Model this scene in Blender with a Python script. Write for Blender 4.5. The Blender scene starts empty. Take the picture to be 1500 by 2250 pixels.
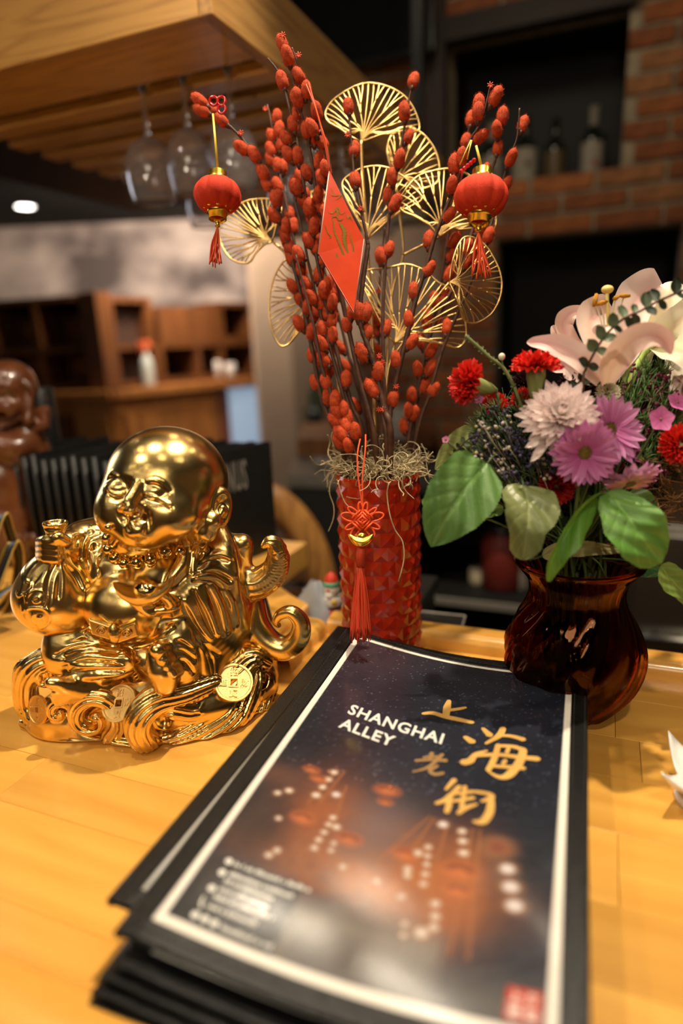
import bpy, bmesh, math, random
import numpy as np
from mathutils import Vector, Matrix, noise
from math import sin, cos, pi, radians, sqrt, atan2

# ---------------------------------------------------------------- camera
# world frame: x runs along the bar, y across it towards the back wall, z = 0 is the bar top
F_PX, PITCH, ROLL, YAW, HC = 1410.0, radians(15.0), radians(-2.4), radians(22.3), 0.365
FW = np.array([-sin(YAW) * cos(PITCH), cos(YAW) * cos(PITCH), -sin(PITCH)])
_r = np.array([cos(YAW), sin(YAW), 0.0]); _u = np.cross(_r, FW)
RT = _r * cos(ROLL) + _u * sin(ROLL); UP = -_r * sin(ROLL) + _u * cos(ROLL)
CAM = np.array([0.0, 0.0, HC])
scene = bpy.context.scene
col = scene.collection
cd = bpy.data.cameras.new('camera'); cam = bpy.data.objects.new('camera', cd); col.objects.link(cam)
cd.sensor_fit = 'VERTICAL'; cd.sensor_height = 36.0; cd.lens = F_PX / 2250 * 36.0
cd.clip_start = 0.02; cd.clip_end = 60
cam.matrix_world = Matrix(((RT[0], UP[0], -FW[0], 0), (RT[1], UP[1], -FW[1], 0), (RT[2], UP[2], -FW[2], HC), (0, 0, 0, 1)))
cd.dof.use_dof = True; cd.dof.focus_distance = 0.62; cd.dof.aperture_fstop = 1.7
scene.camera = cam

# ---------------------------------------------------------------- world, exposure, room lamps
wd = bpy.data.worlds.new('room_air'); scene.world = wd; wd.use_nodes = True
wd.node_tree.nodes['Background'].inputs[0].default_value = (1.0, 0.72, 0.45, 1)
wd.node_tree.nodes['Background'].inputs[1].default_value = 0.06
scene.view_settings.view_transform = 'Standard'; scene.view_settings.look = 'None'
scene.view_settings.exposure = 0.0; scene.view_settings.gamma = 1.0
scene.view_settings.use_curve_mapping = False

def spot(name, loc, target, power, size=0.03, angle=70, blend=0.6, color=(1.0, 0.80, 0.56)):
    l = bpy.data.lights.new(name, 'SPOT'); l.energy = power; l.shadow_soft_size = size
    l.spot_size = radians(angle); l.spot_blend = blend; l.color = color
    o = bpy.data.objects.new(name, l); col.objects.link(o); o.location = loc
    o.rotation_euler = (Vector(target) - Vector(loc)).to_track_quat('-Z', 'Y').to_euler()
    return o
def area(name, loc, target, power, size, color=(1.0, 0.80, 0.56), shape='DISK', sy=None):
    l = bpy.data.lights.new(name, 'AREA'); l.energy = power; l.shape = shape; l.size = size; l.color = color
    if sy: l.size_y = sy
    o = bpy.data.objects.new(name, l); col.objects.link(o); o.location = loc
    o.rotation_euler = (Vector(target) - Vector(loc)).to_track_quat('-Z', 'Y').to_euler()
    return o
KEY = (1.0, 0.84, 0.62)
spot('spot_light', (-0.06, 0.74, 1.54), (-0.08, 0.50, 0.0), 90, 0.018, 95, 0.5, KEY)
spot('spot_light', (-0.62, 0.36, 1.54), (-0.40, 0.46, 0.15), 26, 0.03, 80, 0.6, KEY)
spot('spot_light', (0.30, -0.25, 1.54), (0.02, 0.58, 0.27), 26, 0.04, 26, 0.6, KEY)
spot('spot_light', (-0.95, -0.25, 1.54), (-0.45, 0.50, 0.2), 17, 0.035, 80, 0.6, KEY)
spot('added_rack_fill', (-0.35, -1.00, 0.62), (-0.85, 0.95, 0.84), 27, 0.08, 36, 0.8, KEY)  # added low fill for the rack board and slats; no such lamp hangs here
area('room_light', (-2.4, 3.3, 1.33), (-3.0, 4.6, 0.5), 85, 0.7, (1.0, 0.84, 0.70))
area('room_light', (-1.45, 3.3, 1.30), (-1.9, 4.2, 0.3), 13, 0.5, (1.0, 0.82, 0.66))
area('room_light', (-0.3, 1.75, 1.58), (-0.1, 2.65, 0.3), 4.2, 0.3, KEY)
area('window_light', (-3.3, 1.2, 0.9), (-0.3, 0.5, 0.2), 8, 0.9, (0.95, 0.95, 1.0))
area('room_light', (0.3, -1.5, 1.35), (-0.5, 0.8, 0.5), 10, 0.7, KEY)
# ---------------------------------------------------------------- helpers
def ray(px, py): return FW + RT * ((px - 750) / F_PX) - UP * ((py - 1125) / F_PX)
def at_d(px, py, d): return CAM + ray(px, py) * d                    # a measured direction at a real distance
def at_z(px, py, z=0.0):
    r = ray(px, py); return CAM + r * ((z - HC) / r[2])
def at_y(px, py, y):
    r = ray(px, py); return CAM + r * (y / r[1])
def at_x(px, py, x):
    r = ray(px, py); return CAM + r * (x / r[0])
def dep(p): return float((np.array(p) - CAM) @ FW)
def rnd(a, b): return random.uniform(a, b)
def norm(v): v = np.array(v, float); return v / max(np.linalg.norm(v), 1e-12)

def tag(o, label=None, cat=None, group=None, kind=None):
    if label: o['label'] = label
    if cat: o['category'] = cat
    if group: o['group'] = group
    if kind: o['kind'] = kind
    return o
def thing(name, loc, label, cat, group=None):
    o = bpy.data.objects.new(name, None); col.objects.link(o); o.location = tuple(loc); o.empty_display_size = 0.01
    return tag(o, label, cat, group)

class MB:
    """collects shapes (world coordinates) and links them as one mesh object"""
    def __init__(s): s.v = []; s.f = []; s.n = 0; s.mi = []; s.cur = 0
    def add(s, v, f):
        b = s.n; s.v.append(np.asarray(v, float).reshape(-1, 3)); s.n += len(s.v[-1])
        for q in f: s.f.append(tuple(i + b for i in q)); s.mi.append(s.cur)
        return s
    def box(s, lo, hi, M=None):
        x0, y0, z0 = lo; x1, y1, z1 = hi
        v = np.array([(x0,y0,z0),(x1,y0,z0),(x1,y1,z0),(x0,y1,z0),(x0,y0,z1),(x1,y0,z1),(x1,y1,z1),(x0,y1,z1)], float)
        if M is not None: v = v @ np.array(M)[:3,:3].T + np.array(M)[:3,3]
        return s.add(v, [(0,3,2,1),(4,5,6,7),(0,1,5,4),(1,2,6,5),(2,3,7,6),(3,0,4,7)])
    def lathe(s, prof, c=(0,0,0), n=32, A=None, fn=None, cap0=False, cap1=False, closed=False):
        """prof: (r, z) list; A: 3x3 axes (columns x,y,z)"""
        A = np.eye(3) if A is None else np.array(A); v = []
        for (r, z) in prof:
            for k in range(n):
                t = 2*pi*k/n; rr = r if fn is None else fn(r, z, t)
                v.append(A @ np.array((rr*cos(t), rr*sin(t), z)) + np.array(c))
        m = len(prof); f = []
        for i in range(m - 1 + (1 if closed else 0)):
            for k in range(n):
                a = i*n + k; b = i*n + (k+1) % n; j = (i+1) % m
                f.append((a, b, j*n + (k+1) % n, j*n + k))
        if cap0: f.append(tuple(range(n-1, -1, -1)))
        if cap1: f.append(tuple((m-1)*n + k for k in range(n)))
        return s.add(v, f)
    def tube(s, pts, r, n=6, flat=None, close=False, cap=True, upv=None):
        """tube along pts; r number or list; flat = (nx, ny) cross-section scale"""
        pts = [np.array(p, float) for p in pts]; m = len(pts)
        rs = [r]*m if np.isscalar(r) else list(r)
        T = []
        for i in range(m):
            if close: t = pts[(i+1) % m] - pts[i-1]
            else: t = pts[min(i+1, m-1)] - pts[max(i-1, 0)]
            T.append(norm(t))
        u = np.array(upv, float) if upv is not None else (np.array((0,0,1.)) if abs(T[0][2]) < 0.9 else np.array((1.,0,0)))
        v = []; N = norm(u - T[0]*(u @ T[0]))
        for i in range(m):
            N = norm((u if upv is not None else N) - T[i]*((u if upv is not None else N) @ T[i])); B = np.cross(T[i], N)
            for k in range(n):
                t = 2*pi*k/n; a, b = (1, 1) if flat is None else flat
                v.append(pts[i] + rs[i]*(cos(t)*N*a + sin(t)*B*b))
        f = []
        for i in range(m if close else m-1):
            for k in range(n):
                j = (i+1) % m; f.append((i*n+k, i*n+(k+1) % n, j*n+(k+1) % n, j*n+k))
        if cap and not close:
            f.append(tuple(range(n-1, -1, -1))); f.append(tuple((m-1)*n+k for k in range(n)))
        return s.add(v, f)
    def ball(s, c, r, n=12, m=8, A=None):
        r = (r, r, r) if np.isscalar(r) else r; A = np.eye(3) if A is None else np.array(A); v = [np.array(c) + A @ np.array((0,0,-r[2]))]
        for i in range(1, m):
            p = pi*i/m
            for k in range(n):
                t = 2*pi*k/n; v.append(np.array(c) + A @ np.array((r[0]*sin(p)*cos(t), r[1]*sin(p)*sin(t), -r[2]*cos(p))))
        v.append(np.array(c) + A @ np.array((0,0,r[2]))); f = []
        for k in range(n): f.append((0, 1+(k+1) % n, 1+k))
        for i in range(m-2):
            for k in range(n):
                a = 1+i*n; b = a+n; f.append((a+k, a+(k+1) % n, b+(k+1) % n, b+k))
        a = 1+(m-2)*n; e = a+n
        for k in range(n): f.append((a+k, a+(k+1) % n, e))
        return s.add(v, f)
    def grid(s, P, flip=False):
        """P: array (a, b, 3)"""
        P = np.asarray(P, float); a, b = P.shape[:2]; f = []
        for i in range(a-1):
            for j in range(b-1):
                q = (i*b+j, (i+1)*b+j, (i+1)*b+j+1, i*b+j+1); f.append(q[::-1] if flip else q)
        return s.add(P.reshape(-1, 3), f)
    def slab(s, P, nrm, th):
        """closed sheet: grid P thickened along nrm by th"""
        P = np.asarray(P, float); a, b = P.shape[:2]; Q = P + np.asarray(nrm)*th
        v = np.concatenate([P.reshape(-1,3), Q.reshape(-1,3)]); o = a*b; f = []
        for i in range(a-1):
            for j in range(b-1):
                q = (i*b+j, i*b+j+1, (i+1)*b+j+1, (i+1)*b+j); f.append(q); f.append(tuple(o+k for k in q[::-1]))
        edge = [(i*b, (i+1)*b) for i in range(a-1)] + [((a-1)*b+j, (a-1)*b+j+1) for j in range(b-1)] + [((i+1)*b+b-1, i*b+b-1) for i in range(a-1)] + [(j+1, j) for j in range(b-1)]
        for (p, q) in edge: f.append((p, q, q+o, p+o))
        return s.add(v, f)
    def poly(s, pts, nrm, th):
        """prism from a closed outline"""
        pts = [np.array(p, float) for p in pts]; n = len(pts); q = [p + np.array(nrm)*th for p in pts]
        f = [tuple(range(n-1, -1, -1)), tuple(range(n, 2*n))] + [(i, (i+1) % n, n+(i+1) % n, n+i) for i in range(n)]
        return s.add(pts + q, f)
    def build(s, name, mat=None, parent=None, smooth=True, label=None, kind=None, bevel=None, sub=0, weld=False):
        me = bpy.data.meshes.new(name)
        v = np.concatenate(s.v) if s.v else np.zeros((0,3))
        off = np.zeros(3)
        root = parent
        while root is not None and root.type != 'EMPTY': root = root.parent
        if root is None and parent is None and len(v):                 # a top-level mesh has its origin at its base
            off = np.array([(v[:,0].min()+v[:,0].max())/2, (v[:,1].min()+v[:,1].max())/2, v[:,2].min()])
        me.from_pydata((v - off).tolist(), [], s.f)
        mats = mat if isinstance(mat, (list, tuple)) else [mat]
        for m in mats:
            if m: me.materials.append(m)
        if len(mats) > 1: me.polygons.foreach_set('material_index', s.mi)
        if smooth: me.polygons.foreach_set('use_smooth', [True]*len(me.polygons))
        if smooth and not isinstance(smooth, bool): me.set_sharp_from_angle(angle=radians(smooth))
        me.update()
        o = bpy.data.objects.new(name, me); col.objects.link(o)
        if parent is not None:
            o.parent = parent; p = parent; acc = Vector((0,0,0))
            while p is not None: acc += p.location; p = p.parent
            o.location = -acc
        else: o.location = tuple(off)
        if bevel:
            m = o.modifiers.new('b', 'BEVEL'); m.width = bevel; m.segments = 2; m.limit_method = 'ANGLE'
        if sub:
            m = o.modifiers.new('s', 'SUBSURF'); m.levels = sub; m.render_levels = sub
        if label: o['label'] = label
        if kind: o['kind'] = kind
        return o

def spline(pts, n=8, closed=False):
    """Catmull-Rom through the points"""
    P = [np.array(p, float) for p in pts]; m = len(P); out = []
    for i in range(m if closed else m-1):
        if closed: a, b, c, d = P[i-1], P[i], P[(i+1) % m], P[(i+2) % m]
        else: a, b, c, d = P[max(i-1,0)], P[i], P[i+1], P[min(i+2,m-1)]
        for k in range(n):
            t = k/n; out.append(0.5*((2*b)+(c-a)*t+(2*a-5*b+4*c-d)*t*t+(3*b-a-3*c+d)*t**3))
    if not closed: out.append(P[-1])
    return out
def frame(z, x=None):
    """3x3 axes with third column along z"""
    z = norm(z); x = np.array((1.,0,0)) if x is None else np.array(x, float)
    if abs(norm(x) @ z) > 0.98: x = np.array((0.,1,0))
    x = norm(x - z*(x @ z)); return np.stack([x, np.cross(z, x), z], 1)

# ---------------------------------------------------------------- materials
MAT = {}
def mat(name, color, rough=0.5, metal=0.0, var=0.0, vscale=30.0, bump=0.0, bscale=60.0, stretch=(1,1,1), color2=None, spec=0.5, coat=0.0,
        trans=0.0, ior=1.45, emit=None, estr=0.0, detail=4.0, thin=None, rvar=0.0, sheen=0.0, attr=None, sss=0.0):
    if name in MAT: return MAT[name]
    m = bpy.data.materials.new(name); m.use_nodes = True; nt = m.node_tree; N = nt.nodes; L = nt.links; b = N['Principled BSDF']
    b.inputs['Base Color'].default_value = (*color, 1); b.inputs['Roughness'].default_value = rough; b.inputs['Metallic'].default_value = metal
    b.inputs['Specular IOR Level'].default_value = spec; b.inputs['Coat Weight'].default_value = coat; b.inputs['Coat Roughness'].default_value = 0.08
    b.inputs['Transmission Weight'].default_value = trans; b.inputs['IOR'].default_value = ior
    if sheen: b.inputs['Sheen Weight'].default_value = sheen; b.inputs['Sheen Roughness'].default_value = 0.4; b.inputs['Sheen Tint'].default_value = (*color, 1)
    if sss: b.inputs['Subsurface Weight'].default_value = sss; b.inputs['Subsurface Scale'].default_value = 0.01; b.inputs['Subsurface Radius'].default_value = (1, 0.5, 0.3)
    if emit: b.inputs['Emission Color'].default_value = (*emit, 1); b.inputs['Emission Strength'].default_value = estr
    tc = N.new('ShaderNodeTexCoord'); mp = N.new('ShaderNodeMapping'); mp.inputs['Scale'].default_value = stretch; L.new(tc.outputs['Object'], mp.inputs[0])
    if attr:
        a = N.new('ShaderNodeVertexColor'); a.layer_name = attr; L.new(a.outputs[0], b.inputs['Base Color'])
    if var or color2:
        n = N.new('ShaderNodeTexNoise'); n.inputs['Scale'].default_value = vscale; n.inputs['Detail'].default_value = detail; L.new(mp.outputs[0], n.inputs['Vector'])
        r = N.new('ShaderNodeValToRGB'); c2 = color2 or tuple(max(0, x*(1-var)) for x in color)
        r.color_ramp.elements[0].position = 0.33; r.color_ramp.elements[1].position = 0.67
        r.color_ramp.elements[0].color = (*c2, 1); r.color_ramp.elements[1].color = (*color, 1)
        L.new(n.outputs[0], r.inputs[0])
        if attr:
            mx = N.new('ShaderNodeMix'); mx.data_type = 'RGBA'; mx.blend_type = 'MULTIPLY'; mx.inputs[0].default_value = 1.0
            L.new(a.outputs[0], mx.inputs[6]); L.new(r.outputs[0], mx.inputs[7]); L.new(mx.outputs[2], b.inputs['Base Color'])
        else: L.new(r.outputs[0], b.inputs['Base Color'])
    if bump or rvar:
        n2 = N.new('ShaderNodeTexNoise'); n2.inputs['Scale'].default_value = bscale; n2.inputs['Detail'].default_value = 3; L.new(mp.outputs[0], n2.inputs['Vector'])
        if bump:
            bp = N.new('ShaderNodeBump'); bp.inputs['Strength'].default_value = bump; bp.inputs['Distance'].default_value = 0.002
            L.new(n2.outputs[0], bp.inputs['Height']); L.new(bp.outputs[0], b.inputs['Normal'])
        if rvar:
            mr = N.new('ShaderNodeMapRange'); mr.inputs[3].default_value = max(0.02, rough-rvar); mr.inputs[4].default_value = rough+rvar
            L.new(n2.outputs[0], mr.inputs[0]); L.new(mr.outputs[0], b.inputs['Roughness'])
    MAT[name] = m; return m

def wood(name, c1, c2, axis=0, scale=1.0, rough=0.35, coat=0.3, ring=9.0, rand=0.25, contrast=(0.3, 0.75)):
    """grain runs along axis (0 x, 1 y, 2 z); each object gets its own shade and offset"""
    if name in MAT: return MAT[name]
    m = bpy.data.materials.new(name); m.use_nodes = True; nt = m.node_tree; N = nt.nodes; L = nt.links; b = N['Principled BSDF']
    tc = N.new('ShaderNodeTexCoord'); oi = N.new('ShaderNodeObjectInfo')
    mp = N.new('ShaderNodeMapping'); st = [14.0*scale]*3; st[axis] = 1.1*scale; mp.inputs['Scale'].default_value = st
    ad = N.new('ShaderNodeVectorMath'); ad.operation = 'ADD'; ml = N.new('ShaderNodeVectorMath'); ml.operation = 'SCALE'; ml.inputs['Scale'].default_value = 37.0
    cb = N.new('ShaderNodeCombineXYZ')
    for k in range(3): L.new(oi.outputs['Random'], cb.inputs[k])
    L.new(cb.outputs[0], ml.inputs[0]); L.new(tc.outputs['Object'], mp.inputs[0]); L.new(mp.outputs[0], ad.inputs[0]); L.new(ml.outputs[0], ad.inputs[1])
    n = N.new('ShaderNodeTexNoise'); n.inputs['Scale'].default_value = 1.0; n.inputs['Detail'].default_value = 3; L.new(ad.outputs[0], n.inputs['Vector'])
    mu = N.new('ShaderNodeMath'); mu.operation = 'MULTIPLY'; mu.inputs[1].default_value = ring; L.new(n.outputs[0], mu.inputs[0])
    fr = N.new('ShaderNodeMath'); fr.operation = 'PINGPONG'; fr.inputs[1].default_value = 0.5; L.new(mu.outputs[0], fr.inputs[0])
    n2 = N.new('ShaderNodeTexNoise'); n2.inputs['Scale'].default_value = 7.0; n2.inputs['Detail'].default_value = 6; L.new(ad.outputs[0], n2.inputs['Vector'])
    ad2 = N.new('ShaderNodeMath'); ad2.operation = 'MULTIPLY_ADD'; ad2.inputs[1].default_value = 1.0; L.new(fr.outputs[0], ad2.inputs[0])
    mu2 = N.new('ShaderNodeMath'); mu2.operation = 'MULTIPLY'; mu2.inputs[1].default_value = 0.55; L.new(n2.outputs[0], mu2.inputs[0]); L.new(mu2.outputs[0], ad2.inputs[2])
    r = N.new('ShaderNodeValToRGB'); r.color_ramp.elements[0].position = contrast[0]; r.color_ramp.elements[1].position = contrast[1]
    r.color_ramp.elements[0].color = (*c2, 1); r.color_ramp.elements[1].color = (*c1, 1); L.new(ad2.outputs[0], r.inputs[0])
    hs = N.new('ShaderNodeHueSaturation'); mr = N.new('ShaderNodeMapRange'); mr.inputs[3].default_value = 1-rand; mr.inputs[4].default_value = 1+rand
    L.new(oi.outputs['Random'], mr.inputs[0]); L.new(mr.outputs[0], hs.inputs['Value']); L.new(r.outputs[0], hs.inputs['Color'])
    L.new(hs.outputs[0], b.inputs['Base Color']); b.inputs['Roughness'].default_value = rough
    b.inputs['Coat Weight'].default_value = coat; b.inputs['Coat Roughness'].default_value = 0.12
    bp = N.new('ShaderNodeBump'); bp.inputs['Strength'].default_value = 0.06; bp.inputs['Distance'].default_value = 0.002; L.new(ad2.outputs[0], bp.inputs['Height']); L.new(bp.outputs[0], b.inputs['Normal'])
    MAT[name] = m; return m
def glass(name, color=(1,1,1), rough=0.0, ior=1.45):
    if name in MAT: return MAT[name]
    m = bpy.data.materials.new(name); m.use_nodes = True; nt = m.node_tree; nt.nodes.clear()
    g = nt.nodes.new('ShaderNodeBsdfGlass'); g.inputs[0].default_value = (*color, 1); g.inputs['Roughness'].default_value = rough; g.inputs['IOR'].default_value = ior
    o = nt.nodes.new('ShaderNodeOutputMaterial'); nt.links.new(g.outputs[0], o.inputs[0]); MAT[name] = m; return m
# ---------------------------------------------------------------- shared materials
HONEY = wood('honey_wood', (0.84, 0.45, 0.090), (0.70, 0.33, 0.055), 0, 0.9, 0.28, 0.5, 6.0, 0.10, (0.1, 0.9))
HONEY_Y = wood('honey_wood_across', (0.82, 0.44, 0.09), (0.68, 0.32, 0.055), 1, 0.9, 0.28, 0.5, 6.0, 0.08, (0.1, 0.9))
RACKW = wood('rack_wood', (0.62, 0.33, 0.09), (0.40, 0.19, 0.045), 0, 1.3, 0.45, 0.2, 9.0, 0.15, (0.1, 0.6))
RACKY = wood('rack_wood_side', (0.50, 0.27, 0.085), (0.27, 0.13, 0.035), 1, 1.1, 0.45, 0.2, 9.0, 0.1, (0.1, 0.6))
CAB = wood('cabinet_wood', (0.15, 0.052, 0.013), (0.08, 0.026, 0.007), 2, 0.8, 0.4, 0.2, 7.0, 0.12)
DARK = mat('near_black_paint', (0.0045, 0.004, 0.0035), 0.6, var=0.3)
BLACKM = mat('black_panel', (0.01, 0.01, 0.01), 0.35)
STEEL = mat('brushed_steel', (0.33, 0.32, 0.29), 0.32, 1.0, bump=0.2, bscale=60, stretch=(1, 1, 12))
MORTAR = mat('mortar', (0.40, 0.33, 0.22), 0.95, var=0.35, vscale=25, bump=0.5, bscale=90)
BRICKS = [mat('brick_red_%d' % i, c, 0.85, var=0.45, vscale=18, bump=0.8, bscale=70) for i, c in
          enumerate([(0.36, 0.115, 0.032), (0.43, 0.145, 0.042), (0.28, 0.088, 0.028), (0.38, 0.16, 0.06)])]
PLASTER = mat('beige_plaster', (0.36, 0.26, 0.18), 0.9, var=0.12, vscale=4, bump=0.2)
FLOORM = mat('dark_floor', (0.05, 0.035, 0.025), 0.4, var=0.4, vscale=5)
CEIL = mat('black_ceiling', (0.004, 0.0035, 0.003), 0.9, var=0.3)

# ---------------------------------------------------------------- room shell
def struct(name, mb, m, parent=None, **k):
    return mb.build(name, m, parent, smooth=False, kind=None if parent else 'structure', **k)
FZ = -1.05
struct('floor', MB().box((-7, -3, FZ-0.1), (2.2, 8, FZ)), FLOORM)
struct('ceiling', MB().box((-7, -3, 1.60), (2.2, 8, 1.70)), CEIL)
struct('wall_right', MB().box((2.1, -3, FZ), (2.2, 8, 1.6)), PLASTER)
struct('wall_front', MB().box((-7, -3.1, FZ), (2.2, -3.0, 1.6)), PLASTER)
# brick wall, plane y = 2.6, with the bottle niche, the lower recess and the passage beside it
YW = 2.60
NI = (-0.585, 0.012, 0.883, 1.385)      # niche x0 x1 z0 z1
RC = (-0.40, 0.222, -0.80, 0.70)        # dark recess under the brick band
PS = (-1.46, -0.62, 0.275, 0.80)        # view through to the beige room
wb = MB()
cuts_x = sorted({-1.46, NI[0], NI[1], RC[0], RC[1], PS[1], -1.1, 2.1})
cuts_z = sorted({FZ, RC[2], 0.275, RC[3], 0.80, NI[2], NI[3], 1.6})
def in_open(x, z):
    for o in (NI, RC, PS):
        if o[0] < x < o[1] and o[2] < z < o[3]: return True
    return x < -0.96 and z < 0.80
for i in range(len(cuts_x)-1):
    for j in range(len(cuts_z)-1):
        x, z = (cuts_x[i]+cuts_x[i+1])/2, (cuts_z[j]+cuts_z[j+1])/2
        if not in_open(x, z): wb.box((cuts_x[i], YW, cuts_z[j]), (cuts_x[i+1], YW+0.14, cuts_z[j+1]))
brick_wall = struct('wall_back', wb, MORTAR)
random.seed(5)
def brick_mesh(L, H, D):
    me = MB().box((0, 0, 0), (L, D, H)); bm = bmesh.new(); o = me.v[0]
    vs = [bm.verts.new(tuple(p + np.array([rnd(-.0025, .0025), rnd(-.002, .002), rnd(-.002, .002)]))) for p in o]
    for f in me.f: bm.faces.new([vs[k] for k in f])
    bmesh.ops.bevel(bm, geom=list(bm.edges), offset=0.004, segments=1, affect='EDGES')
    d = bpy.data.meshes.new('brick'); bm.to_mesh(d); bm.free(); d.materials.append(random.choice(BRICKS)); return d
BM = [brick_mesh(0.208, 0.054, 0.022) for _ in range(6)]
PITCH_Z, PITCH_X = 0.0665, 0.220
nb = 0
for c in range(-26, 16):
    z0 = 0.704 + c*PITCH_Z
    for k in range(-8, 5):
        x0 = k*PITCH_X + (0.11 if c % 2 else 0.0) - 0.06; x1 = x0 + 0.208; z1 = z0 + 0.054
        if z1 > 1.58 or z0 < -0.30: continue
        segs = [(x0, x1)]
        for o in (NI, RC, PS, (-9, -0.96, -2, 0.80), (0.46, 9, -9, 9), (-9, -1.46, -9, 9)):
            if z0 + 0.02 < o[3] and z1 - 0.02 > o[2]:
                new = []
                for a, b in segs:
                    if b <= o[0] or a >= o[1]: new.append((a, b)); continue
                    if a < o[0]: new.append((a, o[0]))
                    if b > o[1]: new.append((o[1], b))
                segs = new
        for a, b in segs:
            if b - a < 0.03 or nb >= 298: continue
            o = bpy.data.objects.new('brick', random.choice(BM)); col.objects.link(o); o.parent = brick_wall
            o.location = Vector((a, YW - 0.012 + rnd(-.002, .002), z0)) - brick_wall.location; o.scale = ((b-a)/0.208, 1, 1); nb += 1
# niche box and recess box
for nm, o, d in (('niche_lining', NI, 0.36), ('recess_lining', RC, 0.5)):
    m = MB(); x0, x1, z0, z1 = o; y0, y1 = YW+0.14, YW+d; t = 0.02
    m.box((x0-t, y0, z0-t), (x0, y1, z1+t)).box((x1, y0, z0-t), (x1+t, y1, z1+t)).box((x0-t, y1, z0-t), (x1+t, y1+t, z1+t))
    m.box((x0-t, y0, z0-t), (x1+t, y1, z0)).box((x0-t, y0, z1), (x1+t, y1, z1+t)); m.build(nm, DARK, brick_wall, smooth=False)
LOG = wood('dark_lintel', (0.020, 0.012, 0.006), (0.009, 0.006, 0.004), 0, 1.0, 0.7, 0.0)
struct('trim_1', MB().box((-0.60, YW-0.05, 1.355), (0.03, YW+0.02, 1.43)), LOG)          # timber over the niche
struct('trim_2', MB().box((-0.655, YW-0.045, 0.80), (-0.585, YW+0.02, 1.60)), wood('dark_post', (0.03, 0.012, 0.006), (0.012, 0.006, 0.003), 2, 1.0, 0.6, 0.0))
# beige room beyond and mural wall
def dwall(name, pa, pb, d_a, d_b, z0, z1, m, th=0.1, kind='structure'):
    a = at_d(pa, 770, d_a); b = at_d(pb, 770, d_b); t = norm((b-a)*[1,1,0]); n = np.array([-t[1], t[0], 0])
    mb = MB().poly([(a[0],a[1],z0), (b[0],b[1],z0), (b[0],b[1],z1), (a[0],a[1],z1)], n, th)
    return mb.build(name, m, smooth=False, kind=kind)
MURAL = bpy.data.materials.new('faded_ink_mural'); MURAL.use_nodes = True
nt = MURAL.node_tree; N = nt.nodes; L = nt.links; b = N['Principled BSDF']; b.inputs['Roughness'].default_value = 0.85
tc = N.new('ShaderNodeTexCoord'); n1 = N.new('ShaderNodeTexNoise'); n1.inputs['Scale'].default_value = 1.5; n1.inputs['Detail'].default_value = 5
mp = N.new('ShaderNodeMapping'); mp.inputs['Scale'].default_value = (1, 1, 1.5); L.new(tc.outputs['Object'], mp.inputs[0]); L.new(mp.outputs[0], n1.inputs['Vector'])
r = N.new('ShaderNodeValToRGB'); e = r.color_ramp.elements; e[0].position = 0.38; e[0].color = (0.13, 0.10, 0.09, 1); e[1].position = 0.58; e[1].color = (0.66, 0.54, 0.46, 1)
q = e.new(0.48); q.color = (0.40, 0.32, 0.28, 1); L.new(n1.outputs[0], r.inputs[0]); L.new(r.outputs[0], b.inputs['Base Color'])
dwall('wall_left', -420, 640, 5.4, 5.4, FZ, 1.36, MURAL)
pc = at_d(563, 770, 4.0); pd = at_d(700, 770, 4.0)
struct('trim_3', MB().poly([(*at_d(563, 770, 4.0)[:2], FZ), (*at_d(640, 770, 4.05)[:2], FZ), (*at_d(640, 770, 4.05)[:2], 1.36), (*at_d(563, 770, 4.0)[:2], 1.36)], (0.1, 0.3, 0), 1.0), PLASTER)
dwall('wall_beyond', 560, 1050, 4.45, 4.9, FZ, 1.5, PLASTER)
# lowered black soffit over the back room with one downlight in it
sa = [at_d(-700, 770, 3.4), at_d(640, 770, 3.4), at_d(640, 770, 6.2), at_d(-700, 770, 6.6)]
struct('ceiling_soffit', MB().poly([(p[0], p[1], 1.345) for p in sa], (0, 0, 1), 0.25), CEIL)
LAMP = mat('lamp_glow', (1, 1, 1), 0.5, emit=(1.0, 0.93, 0.85), estr=14)
lp = at_z(55, 453, 1.34)
dl = thing('downlight', (lp[0], lp[1], 1.34), 'round recessed downlight glowing in the black ceiling at left', 'light')
MB().lathe([(0.075, 0.004), (0.075, -0.006), (0.058, -0.006), (0.058, 0.004)], (lp[0], lp[1], 1.34), 28, closed=True).build('trim_ring', BLACKM, dl)
MB().lathe([(0.0, -0.003), (0.058, -0.003), (0.058, 0.003), (0, 0.003)], (lp[0], lp[1], 1.34), 28).build('lens', LAMP, dl)

CL = mat('added_downlight_glow', (1, 1, 1), 0.5, emit=(1.0, 0.86, 0.66), estr=190)  # for unseen downlights added to sparkle in the glasses and gold
for x, y in [(-2.3+.62*i+.17*(j % 2), -2.5+.55*j) for i in range(6) for j in range(3)] + list(((-.64, 1.34), (.35, 1.25), (-.12, -.05), (-1.15, .25), (.55, .3), (-1.9, 1.1), (-.55, -.9), (.6, -.95), (-1.6, -.8), (.9, 1.9), (-.05, .50))):
    t = thing('downlight', (x, y, 1.6), 'small round unseen downlight added in the black ceiling over the bar', 'light', 'added unseen downlights over the bar')
    MB().lathe([(.034, 0), (.034, -.008), (.020, -.008), (.020, 0)], (x, y, 1.6), 24, closed=True).build('trim_ring', BLACKM, t); MB().lathe([(0, -.006), (.020, -.006), (.020, -.001), (0, -.001)], (x, y, 1.6), 20).build('lens', CL, t)

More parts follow.
